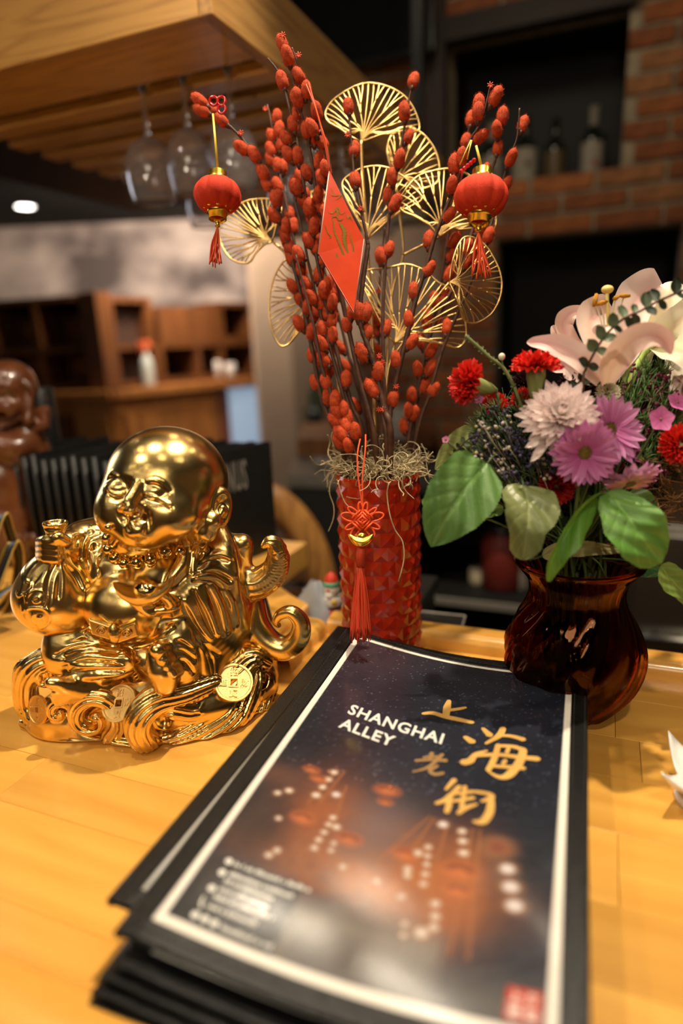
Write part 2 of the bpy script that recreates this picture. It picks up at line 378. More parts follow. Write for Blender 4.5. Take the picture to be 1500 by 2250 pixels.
# ---------------------------------------------------------------- bar counter
bar = thing('bar_counter', (0, 0.45, FZ), 'honey-coloured wooden bar top of glued boards with raised edge rails', 'bar counter')
RF, RB = 0.693, 0.211          # inner faces of back and front rail
random.seed(3)
widths = [0.062, 0.074, 0.058, 0.070, 0.066, 0.060, 0.072, 0.064]; y = RB - 0.03; k = 0
while y < RF + 0.01:
    w = widths[k % 8]; x = -1.25 + (0.31*k % 0.45)*-1
    xs = [-1.6, -0.72 + 0.13*(k % 3), 0.03 + 0.09*((k*2) % 3), 0.95]
    if k == 5: xs[2] = 0.05
    for a, b2 in zip(xs[:-1], xs[1:]):
        MB().box((a+0.0002, y+0.0001, -0.045), (b2-0.0002, min(y+w, RF+0.02)-0.0001, rnd(-0.00025, 0))).build('board', HONEY, bar, smooth=False, bevel=0.0002)
    y += w; k += 1
# the corner leg of the bar running away at the left
for k in range(12):
    x0 = -1.6 + k*0.1
    if x0 + 0.1 <= -0.5 + 1e-6 and x0 < -.55:
        MB().box((x0+0.0004, RF+0.021, -0.045), (x0+0.0996, 1.04, rnd(-0.0004, 0))).build("board", HONEY_Y, bar, smooth=False, bevel=0.0005)
def rail(pts, prof, name='edge_rail', m=HONEY):
    """rail swept along a level path; prof = (offset to the left of travel, z)"""
    P = [np.array((p[0], p[1], 0.)) for p in pts]; rows = []
    for i, p in enumerate(P):
        a = norm(P[i]-P[i-1]) if i else norm(P[1]-P[0]); c = norm(P[i+1]-P[i]) if i < len(P)-1 else a
        t = norm(a+c); n = np.array((-t[1], t[0], 0)); s = 1/max(0.4, float(n @ np.array((-a[1], a[0], 0))))
        rows.append([p + n*o*s + np.array((0, 0, z)) for o, z in prof + prof[:1]])
    return MB().grid(rows).build(name, m, bar, smooth=50)
RP = [(0, -0.045), (0, 0.010), (0.003, 0.0155), (0.008, 0.0185), (0.014, 0.0195), (0.030, 0.0195), (0.037, 0.017), (0.042, 0.010), (0.043, -0.045)]
rail([(0.95, RF)][::-1] + [(-0.312, RF)], [(-o, z) for o, z in RP])
rail([(-0.312, RF+0.001), (-0.312, 0.588)], [(-o, z) for o, z in RP], m=HONEY_Y)
# wide corner block of the rail with a curved outer edge
blk = [(-0.354, 0.588), (-0.354, 0.735)] + [(-0.354-0.04*k-0.0, 0.737 + 0.045*(k**1.15)*0.55) for k in range(1, 5)] + [(-0.56, 0.90), (-0.56, 0.80), (-0.47, 0.70), (-0.43, 0.588)]
MB().poly([(a, b2, -0.02) for a, b2 in blk], (0, 0, 1), 0.039).build('corner_block', HONEY_Y, bar, smooth=False, bevel=0.004)
FP = [(0, -0.02), (0, 0.004), (0.006, 0.012), (0.018, 0.018), (0.034, 0.017), (0.048, 0.009), (0.056, -0.006), (0.058, -0.03), (0.050, -0.05), (0.03, -0.058), (0, -0.058)]
rail([(-1.6, RB), (0.95, RB)], [(-o, z) for o, z in FP])
PANEL = wood('bar_front_wood', (0.36, 0.17, 0.05), (0.22, 0.10, 0.03), 2, 0.8, 0.4, 0.2)
MB().box((-1.6, RB+0.02, FZ), (0.95, RF+0.02, -0.046)).build('bar_body', PANEL, bar, smooth=False)
MB().box((-1.6, RF+0.021, FZ), (-0.60, 1.0, -0.046)).build('bar_body', PANEL, bar, smooth=False)

# ---------------------------------------------------------------- overhead glass rack
RZ, RX, RY = 0.80, -0.522, 0.886
rack = thing('glass_rack', (RX-0.5, 1.4, RZ), 'overhead wooden rack of slats from which the wine glasses hang', 'glass rack')
MB().box((-1.75, RY, RZ), (RX-0.0225, RY+0.022, RZ+0.115)).build('front_board', RACKW, rack, smooth=False, bevel=0.0015)
MB().box((RX-0.022, RY, RZ-0.0005), (RX, 2.25, RZ+0.115)).build('side_board', RACKY, rack, smooth=False, bevel=0.0015)
MB().box((-1.30, RY+0.0225, RZ+0.002), (RX-0.0225, 1.046, RZ+0.02)).build('under_board', RACKW, rack, smooth=False, bevel=0.0015)
y = 1.098; k = 0
while y < 2.2:
    MB().box((-1.24 - 0.0*k, y, RZ+0.002), (RX-0.0225, y+0.050, RZ+0.022)).build('slat', RACKW, rack, smooth=False, bevel=0.0015)
    y += 0.094; k += 1
for x in (-1.235, -1.0):
    MB().box((x, RY+0.0225, RZ+0.0225+(0.04 if x > -1.2 else 0)), (x+0.03, 2.22, RZ+0.08)).build('batten', RACKY, rack, smooth=False)
MB().box((-1.75, RY+0.03, RZ+0.085), (RX-0.0225, 2.25, RZ+0.105)).build('top_panel', DARK, rack, smooth=False)
for sx, sy in ((-0.56, 1.0), (-1.60, 1.0), (-0.56, 2.1), (-1.60, 2.1)):
    MB().box((sx-0.015, sy-0.015, RZ+0.105), (sx+0.015, sy+0.015, 1.60)).build('hanger', BLACKM, rack, smooth=False)
# black screen over the passage
tv = thing('wall_screen', (-0.85, 2.45, 1.29), 'black flat screen hanging high beside the brick niche', 'screen')
MB().box((-1.75, 2.44, 1.295), (-0.597, 2.50, 1.60)).build('casing', BLACKM, tv, smooth=False, bevel=0.006)
MB().box((-1.735, 2.436, 1.312), (-0.612, 2.4395, 1.595)).build('display', mat('screen_glass', (0.008, 0.008, 0.009), 0.25), tv, smooth=False)
MB().box((-1.3, 2.50, 1.40), (-1.0, 2.598, 1.55)).build('bracket', BLACKM, tv, smooth=False)

# ---------------------------------------------------------------- wine glasses
GLASS = glass('clear_glass', (0.98, 0.98, 1.0), 0.0, 1.5)
nt = GLASS.node_tree; gl_ = [n for n in nt.nodes if n.type == 'BSDF_GLASS'][0]; ou_ = [n for n in nt.nodes if n.type == 'OUTPUT_MATERIAL'][0]
df_ = nt.nodes.new('ShaderNodeBsdfDiffuse'); df_.inputs[0].default_value = (0.8, 0.8, 0.82, 1); mx_ = nt.nodes.new('ShaderNodeMixShader'); mx_.inputs[0].default_value = 0.07      # pale diffuse share standing in for reflections on the bowls
nt.links.new(gl_.outputs[0], mx_.inputs[1]); nt.links.new(df_.outputs[0], mx_.inputs[2]); nt.links.new(mx_.outputs[0], ou_.inputs[0])
def wine_glass(x, y, hgt=0.2, rb=0.041, lab='', rim=0.033):
    """hangs by its foot: local z up from the rim"""
    zt = RZ + 0.0225 + 0.0035
    t = thing('wine_glass', (x, y, zt-hgt), lab, 'wine glass', 'wine glasses hanging from the rack')
    bh = hgt*0.53; o = [(rim, 0), (rb*0.94, bh*0.22), (rb, bh*0.45), (rb*0.92, bh*0.68), (rb*0.70, bh*0.86), (rb*0.36, bh*0.965), (0.0070, bh*1.01), (0.0048, bh*1.12), (0.0044, hgt*0.75), (0.0052, hgt*0.88), (0.012, hgt*0.950)]
    f = [(0.033, hgt*0.985), (0.035, hgt*0.992), (0.034, hgt), (0, hgt)]
    out = [np.array((a, b)) for a, b in o]; sp = spline(out, 4)
    prof = [(float(p[0]), float(p[1])) for p in sp] + f
    inner = [(0.0, bh*0.985)] + [(max(float(p[0])-0.0016, 0.0002), float(p[1])) for p in spline([np.array(q) for q in o[:6]], 4)[::-1]]
    MB().lathe(inner + [(rim-0.0004, -0.0006)] + prof, (x, y, zt-hgt), 40).build('goblet', GLASS, t, smooth=True)
    return t
def copy_tree(o, parent=None):
    c = o.copy(); col.objects.link(c)
    if parent: c.parent = parent
    for ch in o.children: copy_tree(ch, c)
    return c
ROW1 = [(-0.785, 'clear wine glass with a broad bowl, leftmost and largest in the front row'),
        (-0.700, 'clear wine glass second from the left in the front row under the rack'),
        (-0.600, 'clear wine glass hanging behind the left red lantern, third in the front row')]
g0 = wine_glass(ROW1[0][0], 1.072, 0.205, 0.045, ROW1[0][1], 0.036)
g1 = wine_glass(ROW1[1][0], 1.072, 0.200, 0.041, ROW1[1][1])
def glass_copy(x, y, lab, src=None):
    src = src or g1; c = copy_tree(src); c.location = (x, y, src.location[2]); c['label'] = lab; return c
glass_copy(-0.612, 1.072, ROW1[2][1])
for x, y, lab in ((-0.86, 1.358, 'wine glass hanging low behind the left lantern, against the grey mural wall'),
                  (-0.655, 1.358, 'wine glass behind the leftmost bare willow tip'),
                  (-0.560, 1.264, 'wine glass showing between the tallest red willow branches'),
                  (-0.562, 1.452, 'wine glass behind the red envelope, nearest the rack side board'),
                  (-0.64, 1.640, 'far wine glass glinting between the willow and the top gold leaf'),
                  (-0.565, 1.734, 'farthest wine glass, just left of the gold leaf stem')):
    glass_copy(x, y, lab)
# ---------------------------------------------------------------- menus lying on the bar
MW, MH = 0.2159, 0.3556
_ma = 0.02566; MC = np.array([-0.114, 0.405]); EU = np.array([cos(_ma), sin(_ma)]); EV = np.array([-sin(_ma), cos(_ma)])
def menu_surface(dx=0, dy=0, rot=0, zb=0.055, curl=1.0):
    def S(u, v, lift=0.0):
        su, sv = min(max(u, 0), 1), min(max(v, 0), 1)
        a = np.array([(u-.5)*MW, (v-.5)*MH]); a = np.array([a[0]*cos(rot)-a[1]*sin(rot), a[0]*sin(rot)+a[1]*cos(rot)])
        p = MC + EU*(a[0]+dx) + EV*(a[1]+dy)
        z = zb + curl*(.007*(1-2*u)*sv**2 - .009*sin(pi*su)*(1-.35*sin(pi*sv)))
        return np.array([p[0], p[1], z+lift])
    return S
LEATHER = mat('black_leather', (0.0065, 0.0065, 0.0065), 0.34, bump=0.35, bscale=500, var=0.2, vscale=60)
THREAD = mat('black_thread', (0.03, 0.03, 0.03), 0.7)
PAPERW = mat('white_paper', (0.80, 0.77, 0.70), 0.35, coat=0.6)
SLEEVE = mat('grey_sleeve_edges', (0.05, 0.05, 0.046), 0.25, var=0.6, vscale=400, stretch=(0.02, 0.02, 1))
ANTIQUE = mat('antique_gold_metal', (0.35, 0.25, 0.10), 0.4, 1.0)
def sgrid(S, u0, u1, v0, v1, nu, nv, lift=0.0):
    return np.array([[S(u0+(u1-u0)*i/nu, v0+(v1-v0)*j/nv, lift) for j in range(nv+1)] for i in range(nu+1)])
random.seed(11)
def make_menu(S, label, top=False):
    p0 = S(.5, .5); m = thing('restaurant_menu', (p0[0], p0[1], p0[2]-0.006), label, 'menu', 'menus stacked flat on the bar')
    U0, U1, V0, V1 = -.075, 1.062, -.036, 1.028
    nu, nv = (20, 24) if top else (10, 12)
    MB().slab(sgrid(S, U0+.01, U1-.006, V0+.004, V1-.004, nu, nv, -.0012), (0, 0, 1), .0010).build('front_cover', LEATHER, m)
    MB().slab(sgrid(S, U0+.03, U1-.02, V0+.012, V1-.012, nu, nv, -.0038), (0, 0, 1), .0024).build('pages', SLEEVE, m, smooth=False)
    MB().slab(sgrid(S, U0+.01, U1-.006, V0+.004, V1-.004, nu, nv, -.0050), (0, 0, 1), .0010).build('back_cover', LEATHER, m)
    # spine and the leather edging, each a rounded strip
    n = 26 if top else 14
    MB().tube([S(U0+.012, V0+(V1-V0)*k/n, -.0021) for k in range(n+1)], .0030, 8).build('spine', LEATHER, m)
    def strip(name, u0, u1, v0, v1, a, b):
        MB().slab(sgrid(S, u0, u1, v0, v1, a, b, -.0001), (0, 0, 1), .0010).build(name, LEATHER, m, smooth=45, bevel=0.0005)
    strip('edge_binding', U0+.012, -.004, V0, V1, 3, nv)
    strip('edge_binding', 1.004, U1, V0, V1, 2, nv)
    strip('edge_binding', -.0035, 1.0035, 1.001, V1, nu, 1)
    strip('edge_binding', -.0035, 1.0035, V0, -.001, nu, 1)
    if not top:
        MB().slab(sgrid(S, 0, 1, 0, 1, nu, nv, -.0001), (0, 0, 1), .0005).build('cover_sheet', PAPERW, m)
        return m
    st = MB()
    for us in (U0+.022, -.012, 1.012, U1-.010):
        v = V0+.01
        while v < V1-.01:
            st.tube([S(us, v, .0009), S(us, v+.004, .0012), S(us, v+.008, .0009)], .00035, 4); v += .0115
    for vs in (1.016, -.018):
        u = .0
        while u < 1: st.tube([S(u, vs, .0010), S(u+.007, vs, .0014), S(u+.014, vs, .0010)], .00035, 4); u += .019
    st.build('stitching', THREAD, m, kind='stuff')
    return m
M0 = menu_surface()
top_menu = make_menu(M0, 'topmost menu of the stack with the printed night alley cover', True)
# ---- the printed sheet: a fine grid whose colours are the print
NU, NV = 230, 380
uu, vv = np.meshgrid((np.arange(NU+1))/NU, (np.arange(NV+1))/NV, indexing='ij')
rs = np.random.RandomState(4)
def lnoise(fu, fv, seed):
    r = np.random.RandomState(seed); g = r.rand(fu+2, fv+2); x = uu*fu; y = vv*fv; i = x.astype(int); j = y.astype(int); a = x-i; b = y-j
    a = a*a*(3-2*a); b = b*b*(3-2*b)
    return g[i, j]*(1-a)*(1-b)+g[i+1, j]*a*(1-b)+g[i, j+1]*(1-a)*b+g[i+1, j+1]*a*b
def fbm(fu, fv, s): return .5*lnoise(fu, fv, s)+.3*lnoise(fu*2, fv*2, s+1)+.2*lnoise(fu*4, fv*4, s+2)
C = np.zeros((NU+1, NV+1, 3)); C[:] = (0.014, 0.017, 0.028)
C *= (0.6+0.9*fbm(5, 8, 1))[..., None]
def mixc(c, w): 
    global C
    w = np.clip(w, 0, 1)[..., None]; C = C*(1-w) + np.array(c)*w
def blob(u, v, ru, rv): return np.exp(-(((uu-u)/ru)**2+((vv-v)/rv)**2))
mixc((0.05, 0.035, 0.045), 0.55*blob(.1, .95, .35, .12))
mixc((0.15, 0.12, 0.13), 0.95*blob(.45, .30, .13, .09)); mixc((0.12, 0.10, 0.10), 0.7*blob(.45, .22, .15, .06))
br = (0.36, 0.11, 0.038)
mixc(br, 0.9*blob(.26, .31, .13, .10)*(0.4+0.9*fbm(9, 14, 21))); mixc(br, 0.95*blob(.62, .24, .13, .09)*(0.4+fbm(12, 18, 25)))
mixc((0.42, 0.15, 0.05), 0.95*blob(.45, .195, .30, .05)*(0.3+fbm(16, 26, 31))); mixc(br, 0.8*blob(.73, .22, .09, .10)*(0.5+fbm(14, 20, 37)))
mixc((0.03, 0.018, 0.018), 0.8*blob(.12, .25, .10, .10)); mixc((0.17, 0.07, 0.05), 0.5*blob(.05, .38, .08, .03))
fg = fbm(8, 10, 41)
mixc((0.20, 0.17, 0.14), np.clip((.15-vv)/.05, 0, 1)*(0.5+0.6*fg)*np.clip((uu-.30)/.04, 0, 1)*np.clip((.74-uu)/.05, 0, 1))
mixc((0.11, 0.10, 0.095), 0.75*np.clip((.10-vv)/.06, 0, 1)*np.clip((uu-.33)/.04, 0, 1))
mixc((0.30, 0.27, 0.24), 0.5*np.clip((.14-vv)/.03, 0, 1)*np.clip((vv-.06)/.03, 0, 1)*((np.sin(uu*260)+1)/2)*np.clip((uu-.62)/.02, 0, 1)*np.clip((.74-uu)/.02, 0, 1))
for a, b, c, d in ((.595, .37, .49, .24), (.61, .37, .56, .24), (.655, .35, .655, .15), (.735, .36, .745, .10), (.755, .36, .79, .10), (.245, .44, .21, .33), (.30, .40, .32, .28), (.27, .44, .245, .34)):
    t = np.clip(((uu-a)*(c-a)+(vv-b)*(d-b))/((c-a)**2+(d-b)**2), 0, 1); dd = np.hypot(uu-a-t*(c-a), (vv-b-t*(d-b))*1.6)
    mixc((0.34, 0.13, 0.05), 0.75*np.exp(-(dd/.004)**2))
for k, u, v, s in [('w',.237,.43,.016),('w',.231,.405,.016),('w',.227,.38,.015),('w',.221,.354,.018),('W',.282,.37,.018),('w',.308,.31,.014),('w',.306,.291,.013),('w',.332,.29,.016),('w',.304,.27,.013),('w',.3,.25,.013),('w',.299,.23,.013),('w',.347,.252,.011),('w',.349,.235,.011),('O',.435,.417,.043),('O',.444,.384,.026),('O',.219,.288,.04),('O',.385,.271,.04),('O',.561,.269,.038),('O',.724,.257,.053),('O',.73,.217,.039),('O',.16,.42,.03),('O',.2,.40,.03),('w',.619,.296,.013),('w',.596,.278,.016),('w',.625,.276,.012),('w',.629,.257,.012),('w',.633,.236,.013),('w',.636,.215,.013),('W',.643,.358,.019),('w',.704,.35,.016),('w',.713,.326,.017),('w',.723,.299,.018),('W',.851,.281,.026),('W',.866,.244,.028),('W',.881,.208,.028),('w',.681,.182,.016),('w',.689,.159,.016),('w',.692,.139,.016),('w',.581,.238,.015),('w',.586,.225,.014),('w',.402,.208,.013),('w',.509,.198,.014),('w',.588,.181,.013),('o',.815,.326,.043),('w',.618,.133,.011),('w',.623,.114,.011),('w',.665,.125,.022),('w',.13,.345,.016),('w',.10,.33,.014),('w',.20,.20,.014),('w',.185,.185,.014),('w',.15,.27,.012)]:
    c = {'w': (0.70, 0.62, 0.55), 'W': (0.72, 0.66, 0.68), 'O': (0.52, 0.15, 0.05), 'o': (0.20, 0.06, 0.04)}[k]
    r = np.hypot((uu-u)/s, (vv-v)*1.647/s/(0.62 if k == 'O' else 0.85))
    if k == 'O': mixc(c, 0.85*np.clip(1.4-r, 0, 1)); mixc((0.12, 0.03, 0.02), 0.7*np.exp(-((r-0.55)/.3)**2)*(vv > v))
    else: mixc(c, 0.92*np.clip((1.0-r)*2.4, 0, 1)); mixc((0.40, 0.18, 0.08), 0.35*np.exp(-((r-0.9)/.5)**2))
w = rs.rand(NU+1, NV+1); C[(w > .990) & (vv > .42)] *= 7.0                      # dust specks in the print's night sky
mixc((0.018, 0.017, 0.018), 0.92*np.clip((uu-.03)/.01, 0, 1)*np.clip((.325-uu)/.006, 0, 1)*np.clip((.155-vv)/.006, 0, 1))
mixc((0.85, 0.80, 0.72), ((uu < .024) | (uu > .974) | (vv < .016) | (vv > .987)).astype(float))
P = np.array([[M0(i/NU, j/NV, .0003) for j in range(NV+1)] for i in range(NU+1)])
PRINT = mat('printed_cover', (1, 1, 1), 0.32, attr='print', coat=1.0, bump=0.25, bscale=220, spec=0.5)
PRINT.node_tree.nodes['Principled BSDF'].inputs['Coat Roughness'].default_value = 0.13
pr = MB().grid(P).build('cover_print', PRINT, top_menu)
pr['label'] = 'glossy night alley picture with a white border'
ca = pr.data.color_attributes.new('print', 'FLOAT_COLOR', 'POINT')
ca.data.foreach_set('color', np.concatenate([C.reshape(-1, 3), np.ones(((NU+1)*(NV+1), 1))], 1).ravel())
INKW = mat('white_ink', (0.85, 0.83, 0.78), 0.3, coat=0.8); INKG = mat('gold_ink', (0.80, 0.46, 0.13), 0.3, coat=0.8, var=0.25, vscale=40)
INKD = mat('dull_gold_ink', (0.34, 0.20, 0.08), 0.3, coat=0.8); INKR = mat('red_ink', (0.50, 0.045, 0.02), 0.3, coat=0.8)
def text_mesh(body, res=3, bold=0.018):
    c = bpy.data.curves.new('lettering', 'FONT'); c.body = body; c.size = 1; c.resolution_u = res; c.offset = bold; c.space_character = 1.12
    o = bpy.data.objects.new('lettering', c); col.objects.link(o); dg = bpy.context.evaluated_depsgraph_get()
    me = bpy.data.meshes.new_from_object(o.evaluated_get(dg)); v = np.array([x.co[:] for x in me.vertices]); f = [tuple(p.vertices) for p in me.polygons]
    bpy.data.objects.remove(o); bpy.data.curves.remove(c); bpy.data.meshes.remove(me); return v, f
def put_text(body, u0, v0, u1, v1, cap, m, name='lettering', parent=None, lift=.0007):
    """baseline from (u0,v0) to (u1,v1); cap height in v"""
    v, f = text_mesh(body, 3, .024 if cap > .02 else .018); x0, x1 = v[:,0].min(), v[:,0].max(); h = max(v[:,1].max(), 0.3)
    t = (v[:,0]-x0)/(x1-x0); q = [M0(u0+(u1-u0)*a, v0+(v1-v0)*a+cap*b/h, lift) for a, b in zip(t, v[:,1])]
    return MB().add(q, f).build(name, m, parent or top_menu, smooth=False)
put_text('SHANGHAI', .163, .637, .555, .602, .040, INKW)
put_text('ALLEY', .161, .578, .386, .556, .038, INKW)
def brush(strokes, m, dark=1.0):
    mb = MB()
    for si, (pts, ws) in enumerate(strokes):
        A = spline([np.array((u*MW, v*MH)) for u, v in pts], 7); W = np.interp(np.linspace(0, 1, len(A)), np.linspace(0, 1, len(ws)), ws)*1.6
        rows = []; n = len(A)
        A = [A[0]-norm(A[1]-A[0])*W[0]*.7] + A + [A[-1]+norm(A[-1]-A[-2])*W[-1]*.7]; W = [W[0]*.35, *W, W[-1]*.35]
        for i in range(n+2):
            t = norm(A[min(i+1, n+1)]-A[max(i-1, 0)]); nn = np.array((-t[1], t[0])); l = .0007 + si*.00001
            rows.append([M0((A[i][0]+nn[0]*W[i]*s)/MW, (A[i][1]+nn[1]*W[i]*s)/MH, l) for s in (1, 0, -1)])
        mb.grid(rows)
    return mb.build('brush_character', m, top_menu, smooth=False)
CH = {'a': [([(.524,.789),(.526,.756),(.534,.716)],[.0011,.0021,.0018]),([(.531,.742),(.576,.759),(.597,.77)],[.0014,.0013,.0009]),([(.444,.707),(.481,.718),(.53,.713),(.582,.711),(.641,.708)],[.001,.0017,.0018,.0019,.0014])],
 'b': [([(.686,.69),(.717,.666)],[.001,.002]),([(.631,.644),(.661,.63)],[.0013,.0021]),([(.651,.55),(.672,.56),(.686,.586),(.721,.605)],[.0023,.002,.0013,.0006]),([(.759,.702),(.75,.669),(.71,.631)],[.0016,.0018,.0007]),([(.746,.669),(.792,.674),(.839,.667)],[.0011,.0013,.0017]),([(.755,.633),(.752,.582),(.74,.537)],[.0013,.0016,.0013]),([(.754,.629),(.806,.634),(.846,.626)],[.0013,.0014,.0018]),([(.845,.626),(.838,.58),(.812,.533),(.783,.52),(.742,.532)],[.0018,.0021,.0021,.0013,.0004]),([(.689,.582),(.761,.596),(.834,.598),(.897,.6)],[.0014,.0014,.0016,.0018]),([(.742,.553),(.804,.558),(.855,.561)],[.0011,.0013,.0014]),([(.793,.624),(.79,.608)],[.0011,.0011]),([(.79,.58),(.785,.566)],[.0011,.0011])],
 'c': [([(.533,.563),(.534,.536)],[.0011,.0007]),([(.51,.542),(.538,.551),(.561,.554)],[.0007,.0009,.0009]),([(.488,.526),(.542,.54),(.59,.546)],[.0009,.001,.0013]),([(.571,.565),(.54,.514),(.492,.487)],[.001,.001,.0004]),([(.549,.53),(.549,.502),(.569,.494),(.594,.503)],[.0009,.001,.0011,.001]),([(.567,.523),(.554,.507)],[.0009,.0006])],
 'd': [([(.638,.488),(.62,.454)],[.0014,.0007]),([(.66,.47),(.633,.428),(.603,.409)],[.0013,.0013,.0009]),([(.637,.439),(.644,.409),(.643,.391)],[.0013,.0014,.0011]),([(.678,.473),(.683,.431),(.684,.409)],[.0011,.0011,.0009]),([(.655,.447),(.707,.462)],[.0009,.0011]),([(.655,.425),(.714,.444)],[.0009,.0011]),([(.68,.394),(.698,.412),(.728,.427)],[.0011,.0013,.0007]),([(.715,.463),(.757,.463),(.772,.456)],[.001,.0011,.0014]),([(.742,.437),(.772,.456)],[.0007,.0013]),([(.768,.452),(.773,.414),(.759,.383),(.73,.379)],[.0014,.0018,.0018,.0006])]}
for k, m in (('a', INKG), ('b', INKG), ('c', INKD), ('d', INKG)): brush(CH[k], m)
# small print and the round marks beside it
rs_ = np.random.RandomState(17); sp_ = MB()
for u0, u1, v in ((.109, .345, .140), (.112, .307, .119), (.112, .262, .104), (.112, .262, .087), (.112, .285, .071), (.112, .251, .052), (.174, .322, .027)):
    u = u0
    while u < u1:                                              # lines of print too small and soft in the photograph to be read
        w = rs_.uniform(.0030, .0058); h = rs_.choice((.0062, .0062, .0088)); sp_.add([M0(u, v, .0007), M0(u+w, v, .0007), M0(u+w, v+h, .0007), M0(u, v+h, .0007)], [(0, 1, 2, 3)]); u += w+.0016+(.006 if rs_.rand() < .14 else 0)
sp_.build('small_print', INKW, top_menu, smooth=False, kind='stuff')
im = MB()
for u, v in ((.09, .145), (.092, .12), (.092, .086), (.095, .033), (.124, .033), (.153, .032)):
    ring = [M0(u+.011*cos(a), v+.011*sin(a)/1.647, .0007) for a in np.linspace(0, 2*pi, 17)[:-1]]; im.add(ring, [tuple(range(16))])
im.add([M0(*q, .0007) for q in ((.084, .068), (.089, .068), (.093, .056), (.100, .050), (.096, .046), (.086, .055))], [(0, 1, 2, 3, 4, 5)])
im.build('round_icons', INKW, top_menu, smooth=False)
MB().slab(sgrid(M0, .888, .966, .024, .071, 3, 3, .0006), (0, 0, 1), .0001).build('red_seal', INKR, top_menu, smooth=False)
for ch, u, v in (('上', .893, .049), ('海', .930, .049), ('老', .893, .028), ('街', .930, .028)):
    put_text(ch, u, v, u+.030, v, .017, INKW, 'seal_character', lift=.0009)
# lace-like metal corner at the far right of the stack
mc = MB()
for (u, v), (a, b) in ((((1.06, 1.026)), (0, -1)), (((1.06, 1.026)), (-1, 0))):
    for k in range(9):
        cu, cv = u + a*.014*k - (0.004 if b else 0), v + b*.0085*k
        pts = [M0(cu + .008*cos(t), cv + .005*sin(t), .0016 + .0006*sin(3*t)) for t in np.linspace(0, 2*pi, 10)[:-1]]
        mc.tube(pts, .0006, 5, close=True)
mc.build('metal_corner', ANTIQUE, top_menu)
MENUS = [(-.0215, .0200, -.016, .0472, .90, 'second menu down, sticking out at the left with a white inner edge'),
         (.0010, -.0060, .006, .0394, .80, 'third menu down in the stack, almost flush under the top one'),
         (-.0060, -.0100, .000, .0316, .70, 'fourth menu down in the stack, its spine slightly further left'),
         (-.0105, -.0130, .006, .0238, .55, 'fifth menu down, its near left corner stepping out on the honey wood'),
         (-.0130, -.0150, .004, .0160, .35, 'sixth menu down, second from the wood, near corner pushed out'),
         (-.0160, -.0150, .008, .0082, .10, 'bottom menu of the stack, lying straight on the bar top')]
for dx, dy, rot, zb, curl, lab in MENUS: make_menu(menu_surface(dx, dy, rot, zb, curl), lab)
